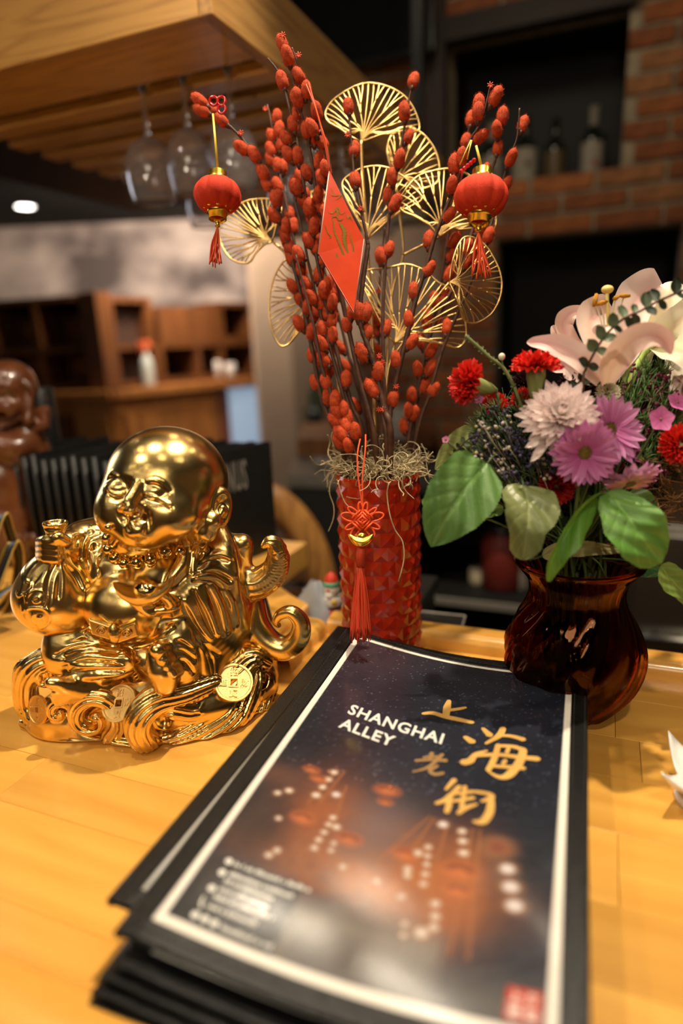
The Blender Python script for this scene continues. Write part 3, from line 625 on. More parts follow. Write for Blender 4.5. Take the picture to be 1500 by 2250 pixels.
# ---------------------------------------------------------------- sculpting: smooth unions of simple solids on a voxel grid
import openvdb
class Sculpt:
    """local frame: x right, y away from the viewer, z up, origin at the foot of the figure"""
    def __init__(s, base, ang, lo, hi, h):
        s.o = np.array(base, float); s.e1 = np.array((cos(ang), sin(ang), 0)); s.e2 = np.array((-sin(ang), cos(ang), 0)); s.h = h
        s.lo = np.array(lo, float); n = np.ceil((np.array(hi)-s.lo)/h).astype(int)+1; s.n = n
        s.ax = [(s.lo[k]+h*np.arange(n[k])).astype(np.float32) for k in range(3)]; s.F = np.full(n, 0.02, np.float32); s.rs = 0.92
    def W(s, p): return s.o + s.e1*p[0] + s.e2*p[1] + np.array((0, 0, p[2]))
    def loc(s, P): q = np.array(P)-s.o; return np.array((q @ s.e1, q @ s.e2, q[2]))
    def P(s, px, py, yy=0.0):
        """point of the vertical plane y = yy (metres) seen in direction (px, py)"""
        r = ray(px, py); c = s.loc(CAM); d = np.array((r @ s.e1, r @ s.e2, r[2])); return c + d*((yy-c[1])/d[1])
    def R(s, px, yy=0.0): return px/F_PX*dep(s.W((0, yy, 0.12)))
    def sl(s, lo, hi):
        a = np.clip(np.floor((np.array(lo)-s.lo)/s.h).astype(int), 0, s.n-1); b = np.clip(np.ceil((np.array(hi)-s.lo)/s.h).astype(int)+1, 1, s.n)
        S = tuple(slice(a[k], b[k]) for k in range(3)); return S, (s.ax[0][S[0], None, None], s.ax[1][None, S[1], None], s.ax[2][None, None, S[2]])
    def put(s, fn, lo, hi, k=0.004, sub=False):
        m = max(k, 0.004)+0.002; S, X = s.sl(np.array(lo)-m, np.array(hi)+m)
        if min(q.stop-q.start for q in S) <= 0: return
        d = fn(*X).astype(np.float32); A = s.F[S]
        if sub: d = -d; hh = np.clip(.5-.5*(A-d)/k, 0, 1) if k > 0 else None; s.F[S] = np.maximum(A, d) if k <= 0 else A*(1-hh)+d*hh + k*hh*(1-hh)
        else: hh = np.clip(.5+.5*(A-d)/max(k, 1e-5), 0, 1); s.F[S] = A*(1-hh)+d*hh - k*hh*(1-hh)
    def ell(s, c, r, A=None, k=0.004, sub=False):
        c = np.array(c, float); r = np.array((r, r, r) if np.isscalar(r) else r, float)*s.rs; R = np.eye(3) if A is None else np.array(A, float); m = max(r)
        e = m if A is not None else r
        def fn(X, Y, Z):
            x, y, z = X-c[0], Y-c[1], Z-c[2]
            if A is not None: x, y, z = (x*R[0, i]+y*R[1, i]+z*R[2, i] for i in range(3))
            a = np.sqrt((x/r[0])**2+(y/r[1])**2+(z/r[2])**2); b = np.sqrt((x/r[0]**2)**2+(y/r[1]**2)**2+(z/r[2]**2)**2)+1e-9
            return a*(a-1)/b
        s.put(fn, c-e, c+e, k, sub)
    def chain(s, pts, rs, k=0.004, sub=False, groove=0, amp=0.0, flat=None, up=(0, 0, 1), twist=0.0, smooth=6):
        """tapered tube through pts; groove lines run along it; flat squashes it along up"""
        pts = [np.array(p, float) for p in pts]; rs = np.array([rs]*len(pts) if np.isscalar(rs) else rs, float)*s.rs
        Q = np.array(spline(pts, smooth)) if smooth > 1 and len(pts) > 2 else np.array(pts); r = np.interp(np.linspace(0, len(rs)-1, len(Q)), range(len(rs)), rs)
        up = norm(up); fl = flat or 1.0; m = max(r)*1.05
        def fn(X, Y, Z):
            best = np.full(np.broadcast(X, Y, Z).shape, 9.0, np.float32); th = np.zeros_like(best) if groove else None
            for i in range(len(Q)-1):
                a, b = Q[i], Q[i+1]; ab = b-a; L2 = ab @ ab+1e-12
                x, y, z = X-a[0], Y-a[1], Z-a[2]; t = np.clip((x*ab[0]+y*ab[1]+z*ab[2])/L2, 0, 1)
                x, y, z = x-t*ab[0], y-t*ab[1], z-t*ab[2]; u = x*up[0]+y*up[1]+z*up[2]; rr = r[i]+(r[i+1]-r[i])*t
                q2 = x*x+y*y+z*z
                d = np.sqrt(q2+u*u*(1/fl**2-1))-rr if fl != 1 else np.sqrt(q2)-rr
                if fl != 1: d = d*0.75
                if groove:
                    T = ab/np.sqrt(L2); B = norm(np.cross(T, up)); v = x*B[0]+y*B[1]+z*B[2]; ang = np.arctan2(u, v); w = d < best; th = np.where(w, ang + twist*(i+t), th)
                best = np.minimum(best, d)
            if groove: best = best + amp*(np.cos(groove*th))
            return best
        s.put(fn, Q.min(0)-m, Q.max(0)+m, k, sub)
    def hit(s, px, py, back=0.0):
        """where the sight line first meets the sculpted surface (local coordinates)"""
        c = s.loc(CAM); r = ray(px, py); d = norm((r @ s.e1, r @ s.e2, r[2])); t = max(0.0, (s.ax[1][0]-c[1])/d[1])
        for _ in range(2000):
            p = c+d*t; i = np.round((p-s.lo)/s.h).astype(int)
            if (i < 0).any() or (i >= s.n).any():
                if p[1] > s.ax[1][-1]: return None
                t += s.h; continue
            f = s.F[tuple(i)]
            if f < 0.0003: return p + d*back
            t += max(0.0005, f*0.7)
        return None
    def normal(s, p):
        i = np.clip(np.round((np.array(p)-s.lo)/s.h).astype(int), 2, s.n-3); g = [s.F[tuple(i+2*np.eye(3, dtype=int)[k])]-s.F[tuple(i-2*np.eye(3, dtype=int)[k])] for k in range(3)]; return norm(g)
    def cut_floor(s, z=0.0): s.F = np.maximum(s.F, (z-s.ax[2])[None, None, :]).astype(np.float32)
    def build(s, name, m, parent, adapt=0.0, label=None, smooth_it=1):
        F = s.F
        for _ in range(smooth_it): F = (F*2 + np.roll(F, 1, 0)+np.roll(F, -1, 0)+np.roll(F, 1, 1)+np.roll(F, -1, 1)+np.roll(F, 1, 2)+np.roll(F, -1, 2))/8
        F = np.clip(F, -3*s.h, 3*s.h); g = openvdb.FloatGrid(3*s.h); g.copyFromArray(F, tolerance=1e-7); g.background = 3*s.h
        pts, tris, quads = g.convertToPolygons(isovalue=0.0, adaptivity=adapt)
        p = pts*s.h + s.lo; v = s.o + p[:, :1]*s.e1 + p[:, 1:2]*s.e2 + p[:, 2:]*np.array((0, 0, 1.)); me = bpy.data.meshes.new(name)
        nt_, nq = len(tris), len(quads); me.vertices.add(len(v)); me.vertices.foreach_set('co', v.astype(np.float32).ravel())
        me.loops.add(nt_*3+nq*4); me.loops.foreach_set('vertex_index', np.concatenate([tris[:, ::-1].ravel(), quads[:, ::-1].ravel()]).astype(np.int32))
        me.polygons.add(nt_+nq); me.polygons.foreach_set('loop_start', np.concatenate([np.arange(nt_)*3, nt_*3+np.arange(nq)*4]).astype(np.int32))
        me.polygons.foreach_set('use_smooth', np.ones(nt_+nq, bool)); me.update(calc_edges=True); me.validate(); me.materials.append(m)
        o = bpy.data.objects.new(name, me); col.objects.link(o); o.parent = parent; o.location = -parent.location
        if label: o['label'] = label
        return o
# ---------------------------------------------------------------- the gold laughing figure
GOLD = mat('gold_leaf_paint', (1.0, 0.70, 0.26), 0.215, 1.0, var=0.12, vscale=55, bump=0.05, bscale=2200, rvar=0.07, detail=6)
GOLDS = mat('gold_smooth', (1.0, 0.70, 0.27), 0.12, 1.0)
sb = np.array([-0.410, 0.494, 0.0])
st = thing('laughing_statue', tuple(sb), 'glossy gold statue of a laughing bald figure seated on curling waves', 'statue')
LO, HI = (-0.165, -0.125, 0.0), (0.195, 0.105, 0.35)
S = Sculpt(sb, YAW, LO, HI, 0.0009)
P, R = S.P, S.R
def mm(a): return a*0.001
# torso, belly, chest
S.ell(P(325, 1330, mm(8)), (.062, .045, .070))
S.ell(P(290, 1324, mm(-34)), (.049, .044, .0405), k=.005)
S.ell(P(305, 1235, mm(-14)), (.045, .030, .030), k=.012)
S.ell(P(250, 1240, mm(-30)), (.022, .016, .019), k=.010)
S.ell(P(345, 1262, mm(-30)), (.022, .016, .016), k=.010)
S.ell(P(222, 1246, mm(-41)), .0042, k=.002)
S.ell(P(300, 1210, mm(-6)), (.034, .03, .02), k=.01)
# shoulders and robe on the right of the picture
S.ell(P(440, 1225, mm(6)), (.042, .038, .034), k=.012)
S.chain([P(455, 1215, mm(0)), P(492, 1290, mm(2)), P(505, 1370, mm(0)), P(520, 1432, mm(-4))], [.028, .032, .028, .012], k=.012)
S.chain([P(435, 1235, mm(-14)), P(432, 1290, mm(-26)), P(470, 1350, mm(-24)), P(500, 1410, mm(-16))], [.024, .029, .025, .014], k=.012)
S.chain([P(440, 1290, mm(-28)), P(400, 1315, mm(-44)), P(383, 1330, mm(-52))], [.022, .018, .013], k=.008)
# sleeve opening drape under the forearm and its long hem
S.chain([P(380, 1345, mm(-50)), P(400, 1385, mm(-44)), P(445, 1425, mm(-36)), P(490, 1445, mm(-26)), P(525, 1448, mm(-14))], [.008, .009, .009, .008, .006], k=.007)
S.chain([P(430, 1330, mm(-40)), P(455, 1380, mm(-36)), P(500, 1425, mm(-24))], [.016, .020, .014], k=.012)
# left shoulder and the raised arm
S.ell(P(215, 1200, mm(6)), (.034, .032, .028), k=.012)
S.chain([P(220, 1185, mm(2)), P(180, 1190, mm(-8)), P(158, 1205, mm(-18))], [.024, .022, .016], k=.010)
S.chain([P(230, 1190, mm(-8)), P(200, 1245, mm(-18)), P(222, 1290, mm(-22))], [.018, .014, .008], k=.010)
# lapels of the open robe
S.chain([P(212, 1165, mm(-12)), P(205, 1210, mm(-28)), P(208, 1262, mm(-36)), P(228, 1300, mm(-38))], [.006, .0065, .006, .004], k=.004)
S.chain([P(425, 1190, mm(-18)), P(408, 1230, mm(-36)), P(385, 1262, mm(-46)), P(372, 1282, mm(-50))], [.010, .009, .007, .005], k=.006)
S.chain([P(480, 1170, mm(-4)), P(500, 1215, mm(-16)), P(512, 1290, mm(-22)), P(522, 1345, mm(-18)), P(530, 1400, mm(-8))], [.012, .011, .009, .008, .006], k=.008)
# thighs and trousers
S.chain([P(235, 1400, mm(-10)), P(165, 1405, mm(-26)), P(150, 1430, mm(-34))], [.034, .030, .026], k=.010)
S.chain([P(150, 1440, mm(-34)), P(200, 1455, mm(-52)), P(262, 1460, mm(-56))], [.022, .021, .014], k=.008, groove=9, amp=.0011, up=(0, 0, 1))
S.chain([P(420, 1385, mm(-18)), P(400, 1400, mm(-44)), P(392, 1405, mm(-52))], [.032, .029, .024], k=.010)
S.chain([P(395, 1400, mm(-54)), P(395, 1450, mm(-58)), P(402, 1490, mm(-54))], [.021, .021, .017], k=.008)
S.chain([P(430, 1420, mm(-36)), P(450, 1470, mm(-34)), P(455, 1500, mm(-28))], [.024, .024, .018], k=.01)
S.ell(P(310, 1440, mm(-18)), (.05, .035, .032), k=.01)
S.ell(P(310, 1490, mm(-20)), (.06, .035, .03), k=.01)
# feet: the left one lies sideways, the right one stands with its toes in view
S.chain([P(225, 1510, mm(-50)), P(180, 1512, mm(-62)), P(150, 1508, mm(-70))], [.020, .017, .013], k=.006)
S.chain([P(150, 1508, mm(-72)), P(128, 1502, mm(-78)), P(113, 1500, mm(-80))], [.010, .0068, .0062], k=.003)
for i, (x, y) in enumerate(((122, 1520), (119, 1529), (122, 1537), (128, 1544))):
    S.chain([P(150, 1524+i*3, mm(-74)), P(x, y, mm(-80+i))], [.006, .0042], k=.002, smooth=1)
S.chain([P(352, 1440, mm(-76)), P(358, 1470, mm(-80)), P(362, 1500, mm(-78))], [.014, .016, .013], k=.005)
for x, y, r in ((346, 1428, .0078), (358, 1447, .0062), (367, 1461, .0056), (375, 1472, .0050), (381, 1481, .0044)):
    q = P(x, y, mm(-88)); S.chain([q+np.array((.003, .010, -.004)), q], [r*.9, r], k=.0015, smooth=1)
# head ---------------------------------------------------------------
hc = P(368, 1058, mm(-8))
S.ell(hc, (.0625, .062, .0575), k=.012)
S.ell(P(345, 1120, mm(-24)), (.053, .048, .036), k=.020)
S.ell(P(262, 1125, mm(-42)), (.021, .023, .023), k=.018)                 # cheek at the left
S.ell(P(375, 1135, mm(-56)), (.027, .018, .019), k=.016)                 # cheek at the right
S.ell(P(312, 1172, mm(-58)), (.020, .016, .015), k=.014)
S.ell(P(300, 1190, mm(-30)), (.030, .028, .014), k=.01)                  # double chin
# brow hollow, eye sockets
for x, y in ((262, 1072), (338, 1078)):
    q = S.hit(x, y); S.ell(q+np.array((0, -.004, 0)), (.014, .008, .0085), k=.008, sub=True)
for x, y in ((256, 1078), (336, 1084)):                                   # bulging closed lids with a lid line each
    q = S.hit(x, y); S.ell(q+np.array((0, .004, .001)), (.0135, .0085, .0088), k=.003)
for pts in (((238, 1082), (248, 1091), (262, 1093), (276, 1088)), ((322, 1093), (336, 1098), (352, 1102), (376, 1117))):
    q = [S.hit(*p) for p in pts]; S.chain([a+np.array((0, .0006, 0)) for a in q], [.0010, .0016, .0016, .0008], k=.0014, sub=True)
    S.chain([a+np.array((0, -.0002, -.0034)) for a in q], [.0009, .0018, .0018, .0008], k=.0014)
    S.chain([a+np.array((0, -.0002, .0030)) for a in q], [.0008, .0015, .0015, .0008], k=.0014)
for pts in (((238, 1050), (246, 1042), (258, 1046)), ((326, 1058), (342, 1056), (358, 1064), (371, 1077))):
    q = [S.hit(*p) for p in pts]; S.chain([a+np.array((0, .0005, 0)) for a in q], [.0015] + [.0030]*(len(q)-2) + [.0010], k=.002)
# nose
q = S.hit(296, 1088); S.chain([q+np.array((.002, .003, .006)), q+np.array((-.0025, -.006, -.003)), q+np.array((-.003, -.0085, -.009))], [.0045, .0065, .0075], k=.006)
for dx in (-.0085, .0075): S.ell(q+np.array((-.003+dx, -.004, -.0105)), (.0048, .005, .0042), k=.003)
for x, y in ((283, 1118), (298, 1121)): 
    a = S.hit(x, y); S.ell(a+np.array((0, .0008, 0)), .0016, k=.001, sub=True)
# laughing mouth: hollow, lips, tongue, chin and the smile folds
q = S.hit(293, 1139); mo = q
S.ell(q+np.array((0, .000, 0)), (.0125, .010, .0060), k=.003, sub=True)
S.ell(q+np.array((.0, .007, -.0035)), (.0095, .006, .0028), k=.001)
for pts, r in ((((275, 1128), (284, 1130), (294, 1132), (304, 1130), (314, 1127)), .0021), (((276, 1134), (284, 1147), (295, 1151), (307, 1145), (315, 1132)), .0025)):
    a = [S.hit(*p) for p in pts]; a = [b if b is not None else q for b in a]; yy = q[1]-.001
    a = [np.array((b[0], yy + .35*(abs(b[0]-q[0])), b[2])) for b in a]; S.chain(a, [.001, r, r, r, .001], k=.002)
q = S.hit(303, 1166); S.ell(q+np.array((-.001, .003, 0)), (.0120, .0085, .0085), k=.004)
for pts in (((270, 1112), (266, 1130), (275, 1150), (284, 1165)), ((312, 1112), (323, 1128), (325, 1150), (322, 1170))):
    a = [S.hit(*p) for p in pts]; S.chain([b for b in a if b is not None], [.001, .0022, .0022, .001], k=.004, sub=True)
# ear with a long round lobe
q = S.hit(474, 1116); A = frame((.62, -.75, .1), (0.25, .15, 1))
S.ell(q+np.array((.004, 0, 0)), (.0215, .0135, .0085), A=A, k=.003)
S.ell(q+np.array((.0075, -.0065, 0)), (.0150, .0082, .0062), A=A, k=.002, sub=True)
S.ell(q+np.array((.0065, -.004, -.002)), (.0065, .0045, .0045), A=A, k=.003)
q = S.hit(449, 1163); S.ell(q+np.array((.0015, -.004, 0)), .0125, k=.002); S.ell(S.hit(466, 1146)+np.array((0, 0, 0)), .009, k=.005)
# fist holding the sack's gathered neck
S.ell(P(122, 1205, mm(-30)), (.013, .014, .014), k=.005)
S.ell(P(148, 1195, mm(-28)), (.014, .014, .014), k=.008)
for i in range(4):
    y = 1188+i*12.5; S.chain([P(90, y+2, mm(-36)), P(103, y, mm(-48)), P(124, y+2, mm(-49))], [.0056, .0062, .0058], k=.0014, smooth=3)
S.chain([P(143, 1188, mm(-46)), P(128, 1180, mm(-50)), P(118, 1186, mm(-50))], [.0062, .0056, .005], k=.0015, smooth=3)
# open hand under the ingot: palm, four fingers forward, thumb
S.ell(P(352, 1332, mm(-64)), (.021, .014, .0075), k=.005)
for i, (x, y, x2, y2) in enumerate(((330, 1322, 288, 1316), (330, 1330, 292, 1324), (334, 1338, 302, 1333), (342, 1345, 316, 1341))):
    S.chain([P(x, y, mm(-74+i)), P((x+x2)/2, (y+y2)/2+3, mm(-79+i)), P(x2, y2, mm(-80+i))], [.0050, .0046, .0036], k=.0012, smooth=3)
S.chain([P(372, 1325, mm(-70)), P(362, 1310, mm(-78)), P(347, 1303, mm(-82))], [.0062, .0052, .0040], k=.002, smooth=3)
# raised folds and cut creases of the cloth, laid on the surface by sight lines
def crease(pts, r=.0022, k=.0035, sub=True, off=.0005):
    a = [S.hit(*p) for p in pts]; a = [b+np.array((0, off, 0)) for b in a if b is not None]
    if len(a) > 2:
        d = [a[0]]
        for b in a[1:]:
            if abs(b[1]-d[-1][1]) < .03: d.append(b)
        if len(d) > 2: S.chain(d, [r*.35] + [r]*(len(d)-2) + [r*.3], k=k, sub=sub, smooth=4)
for pts in (((262, 1190), (230, 1240), (235, 1290)),): pass
folds = [((478, 1290), (500, 1330), (512, 1380)), ((455, 1290), (478, 1340), (492, 1395)), ((425, 1300), (450, 1350), (470, 1400)), ((400, 1325), (425, 1370), (455, 1410)), ((432, 1262), (470, 1258), (505, 1275)), ((425, 1275), (462, 1275), (492, 1295)), ((440, 1240), (470, 1225), (500, 1232)), ((428, 1250), (440, 1215), (448, 1190)), ((415, 1262), (420, 1225), (428, 1195)),
         ((232, 1178), (205, 1200), (195, 1250)), ((215, 1172), (185, 1185), (178, 1225)), ((240, 1180), (222, 1215), (215, 1262)), ((200, 1168), (172, 1182), (165, 1200)),
         ((140, 1445), (190, 1432), (250, 1440)), ((135, 1462), (190, 1450), (262, 1458)), ((145, 1478), (200, 1470), (268, 1474)), ((120, 1440), (170, 1418), (240, 1420)),
         ((365, 1420), (395, 1412), (425, 1430)), ((372, 1440), (400, 1432), (428, 1452)), ((380, 1462), (405, 1455), (425, 1480)), ((425, 1400), (440, 1440), (445, 1490)), ((450, 1420), (465, 1450), (470, 1490)), ((480, 1440), (500, 1460), (510, 1485)),
         ((415, 1370), (440, 1410), (480, 1440)), ((270, 1440), (290, 1480), (330, 1510)), ((300, 1430), (310, 1460), (330, 1490))]
for f in folds: crease(f)
for f in folds[:9] + folds[13:17]: crease([(x+9, y-7) for x, y in f], r=.0022, k=.004, sub=False, off=.0008)
# belt cord round the belly
a = [S.hit(*p) for p in ((192, 1392), (215, 1408), (250, 1418), (300, 1418), (345, 1402), (378, 1378))]
S.chain([b for b in a if b is not None], .0030, k=.002)
a = [S.hit(*p) for p in ((262, 1420), (278, 1455), (300, 1490), (328, 1518))]
S.chain([b+np.array((0, -.001, 0)) for b in a if b is not None], [.003, .0075, .008, .009], k=.003, flat=.4, up=(0, 1, 0))
# scarf ends flying at the right
S.chain([P(515, 1268, mm(6)), P(560, 1282, mm(2)), P(597, 1262, mm(0)), P(611, 1228, mm(-2)), P(606, 1200, mm(-4)), P(592, 1190, mm(-6)), P(578, 1200, mm(-8))], [.020, .0185, .0155, .0125, .0095, .0065, .0028], k=.004, groove=9, amp=.0006)
S.ell(P(532, 1195, mm(8)), (.012, .012, .011), k=.006); S.chain([P(500, 1200, mm(10)), P(530, 1210, mm(12)), P(520, 1250, mm(10))], [.014, .012, .014], k=.008)
S.chain([P(548, 1330, mm(10)), P(560, 1375, mm(4)), P(590, 1412, mm(-2)), P(628, 1424, mm(-6)), P(656, 1402, mm(-8)), P(661, 1368, mm(-9)), P(640, 1345, mm(-9)), P(616, 1350, mm(-8)), P(606, 1366, mm(-7)), P(612, 1374, mm(-6))], [.018, .0175, .0160, .0140, .0122, .0100, .0078, .0060, .0042, .003], k=.004)
# upright back slab behind the figure
S.chain([P(520, 1290, mm(36)), P(545, 1370, mm(34)), P(560, 1480, mm(30))], [.028, .030, .028], k=.006)
fig = S.build('figure', GOLD, st)
# --- beads
bead_px = [(240, 1157, 8), (236, 1180, 11), (240, 1205, 12), (254, 1224, 13), (276, 1235, 13), (303, 1233, 14), (333, 1226, 14), (365, 1210, 15), (397, 1208, 12), (413, 1196, 9), (380, 1190, 9)]
for x, y, r in bead_px[:9]:
    q = S.hit(x, y); q = q if q is not None else P(x, y, mm(-50)); rr = r*.00046
    MB().ball(S.W(q+np.array((0, -rr*.35, 0))), rr, 20, 12).build('bead', GOLDS, st)
# --- ingot boat with a round centre
ing = MB(); c0 = P(322, 1300, mm(-80)); ax = norm(P(376, 1282, mm(-80))-P(272, 1298, mm(-88)))
rows = []
for i in range(25):
    t = -1+2*i/24; w = max(0.0006, .0145*sqrt(max(0, 1-abs(t)**2.2))); hgt = .0135*abs(t)**2.2; row = []
    for k in range(17):
        a = pi*k/16; row.append(S.W(c0+ax*t*.027+np.array((0, -cos(a)*w, hgt-sin(a)*w*.85))))
    for k in range(17):
        a = pi*(16-k)/16; row.append(S.W(c0+ax*t*.027+np.array((0, -cos(a)*max(w-.0016, .0003), hgt-sin(a)*max(w-.0016, .0003)*.3))))
    rows.append(row + row[:1])
ing.grid(rows); ingot = ing.build('ingot', GOLD, st)
MB().ball(S.W(c0+np.array((0, 0, .002))), (.0125, .0105, .0085), 24, 14).build('ingot_centre', GOLDS, ingot)
# --- bow of the belt, two flat flaps with a ring drawn on each
bow = MB()
for q in (((193, 1360), (243, 1377), (248, 1409), (201, 1394)), ((255, 1382), (297, 1369), (304, 1398), (259, 1414))):
    a = [S.P(x, y, mm(-79)) for x, y in q]; bow.poly([S.W(p) for p in a], -S.e2*0+S.e2, .006)
bow.ball(S.W(P(251, 1392, mm(-80))), (.006, .005, .009), 14, 10)
bw = bow.build('sash_bow', GOLD, st, smooth=False, bevel=.0012)
rg = MB()
for cx_, cy_ in ((222, 1385), (278, 1391)):
    for r in (11, 6): rg.tube([S.W(P(cx_+r*cos(t), cy_+r*.75*sin(t), mm(-80))) for t in np.linspace(0, 2*pi, 20)[:-1]], .0007, 5, close=True)
rg.build('ring_relief', GOLD, bw)
# --- the sack over the shoulder
K = Sculpt(sb, YAW, (-.17, -.12, .07), (-.02, .04, .31), 0.0009)
K.ell(K.P(122, 1308, mm(-22)), (.0435, .043, .0405), k=.01)
K.ell(K.P(165, 1318, mm(-16)), (.034, .036, .036), k=.02)
K.chain([K.P(118, 1262, mm(-30)), K.P(124, 1225, mm(-36)), K.P(125, 1205, mm(-38))], [.026, .014, .010], k=.016)
K.chain([K.P(122, 1190, mm(-36)), K.P(121, 1165, mm(-38)), K.P(121, 1149, mm(-38))], [.0075, .0095, .0122], k=.003, groove=8, amp=.0006, smooth=2)
K.ell(K.P(121, 1131, mm(-38)), (.0190, .0190, .0085), k=.0012, sub=True); K.ell(K.P(121, 1146, mm(-38)), (.0095, .0095, .006), k=.001, sub=True)
def onsack(pts, r, k, sub, off=0.0):
    a = [K.hit(*p) for p in pts]; a = [b+np.array((0, off, 0)) for b in a if b is not None]
    if len(a) > 1: K.chain(a, r, k=k, sub=sub, smooth=4 if len(a) > 2 else 1)
for pts in (((118, 1228), (95, 1250), (70, 1285)), ((128, 1232), (130, 1262), (128, 1310)), ((134, 1232), (160, 1255), (178, 1290)), ((108, 1232), (75, 1262), (55, 1300)), ((125, 1240), (112, 1275), (104, 1330))):
    onsack(pts, [.001, .0032, .001], .006, True); onsack([(x+7, y+2) for x, y in pts], [.001, .0026, .0008], .005, False, .0008)
for pts in (((58, 1276), (68, 1284), (62, 1297), (42, 1310), (36, 1300)), ((60, 1322), (62, 1308), (78, 1297), (96, 1300), (100, 1315), (96, 1330)), ((58, 1344), (62, 1336), (92, 1336), (108, 1350), (107, 1368), (92, 1380)), ((48, 1330), (54, 1358), (70, 1378)), ((52, 1302), (57, 1325), (50, 1344)), ((72, 1318), (84, 1312), (88, 1320), (78, 1324), (72, 1318)), ((74, 1350), (70, 1362), (78, 1372)), ((84, 1358), (90, 1356), (90, 1364))):
    onsack(pts, .0011, .001, False)
K.build('sack', GOLD, st)
# --- the base of curling waves
B = Sculpt(sb, YAW, (-.165, -.125, 0.0), (.16, .10, .135), 0.00095)
b_ = lambda x, y, yy: B.P(x, y, mm(yy))
B.ell((0, 0, .022), (.128, .083, .040), k=.01); B.ell((-.008, .01, .040), (.100, .075, .035), k=.01)
B.ell((.035, .01, .055), (.070, .065, .03), k=.012)
B.chain([b_(438, 1520, -50), b_(480, 1512, -40), b_(520, 1480, -30), b_(552, 1452, -20), b_(580, 1455, -12)], [.010, .016, .017, .014, .010], k=.003, up=(0, 1, 0), groove=12, amp=.001)
B.chain([b_(70, 1590, -30), b_(120, 1625, -50), b_(200, 1640, -62), b_(300, 1645, -66)], [.014, .016, .016, .014], k=.004, up=(0, 1, 0), groove=10, amp=.0008)
B.ell(b_(160, 1575, -40), (.045, .03, .030), k=.01)
G = dict(groove=10, amp=.0010)
def swirl(cx, cy, r0, turns, yy, rr, ph=0.0, dirn=1, tail=None, rs=None):
    """a wave rolling into its own centre, seen from the front"""
    pts = []; n = int(turns*10)
    for i in range(n+1):
        a = ph + dirn*2*pi*turns*i/n; r = r0*(1-i/n)**0.85; pts.append(b_(cx+r*cos(a), cy+r*sin(a)*.92, yy-10*(i/n)))
    if tail: pts = [b_(*t) for t in tail] + pts
    m = len(pts); R_ = [rr*(1-.72*i/(m-1)) for i in range(m)]
    B.chain(pts, R_, k=.0016, up=(0, 1, 0), smooth=3, **G)
swirl(205, 1578, 66, 1.35, -66, .0130, ph=.9, dirn=-1, tail=[(420, 1640, -62), (360, 1640, -70), (290, 1640, -72)])
swirl(133, 1566, 46, 1.1, -56, .0115, ph=1.4, dirn=-1, tail=[(240, 1640, -62), (180, 1634, -62)])
swirl(88, 1490, 42, .8, -34, .0120, ph=3.6, dirn=1, tail=[(160, 1610, -50), (105, 1588, -44), (62, 1560, -36), (50, 1525, -32)])
B.chain([b_(140, 1452, -30), b_(105, 1448, -34), b_(75, 1468, -36), b_(58, 1505, -34), b_(66, 1555, -36), b_(110, 1600, -42)], [.010, .013, .014, .012, .012, .010], k=.003, up=(0, 1, 0), **G)
B.chain([b_(355, 1648, -70), b_(322, 1630, -82), b_(305, 1595, -86), b_(318, 1560, -82), b_(352, 1532, -74), b_(410, 1516, -62), b_(470, 1496, -48)], [.006, .013, .015, .015, .015, .014, .010], k=.002, up=(0, 1, 0), groove=13, amp=.0010)
B.chain([b_(345, 1575, -74), b_(380, 1560, -72), b_(425, 1562, -64), b_(452, 1540, -54)], [.005, .010, .010, .007], k=.002, up=(0, 1, 0), **G)
B.ell(b_(353, 1600, -84), (.0095, .018, .0125), k=.003, sub=True)
B.chain([b_(345, 1640, -74), b_(400, 1628, -68), b_(460, 1600, -56), b_(515, 1560, -42), b_(548, 1500, -26), b_(556, 1462, -16)], [.008, .015, .019, .020, .017, .011], k=.003, up=(0, 1, 0), groove=14, amp=.0012)
B.chain([b_(330, 1652, -72), b_(420, 1645, -62), b_(500, 1615, -46), b_(560, 1570, -26), b_(592, 1510, -6)], [.008, .011, .013, .013, .010], k=.003, up=(0, 1, 0), **G)
B.chain([b_(365, 1640, -74), b_(400, 1610, -70), b_(450, 1580, -60), b_(490, 1548, -48)], [.004, .007, .008, .004], k=.0015, up=(0, 1, 0), **G)
swirl(572, 1492, 30, .9, -8, .010, ph=1.9, dirn=-1, tail=[(520, 1570, -34), (548, 1545, -24)])
B.ell(b_(572, 1494, -16), (.009, .02, .011), k=.002, sub=True)
B.ell(b_(205, 1590, -74), (.006, .014, .006), k=.002, sub=True)
B.cut_floor(0.0012)
B.build('wave_base', GOLD, st)
COING = mat('coin_gold', (1.0, 0.68, 0.26), 0.34, 1.0, bump=.35, bscale=1400)
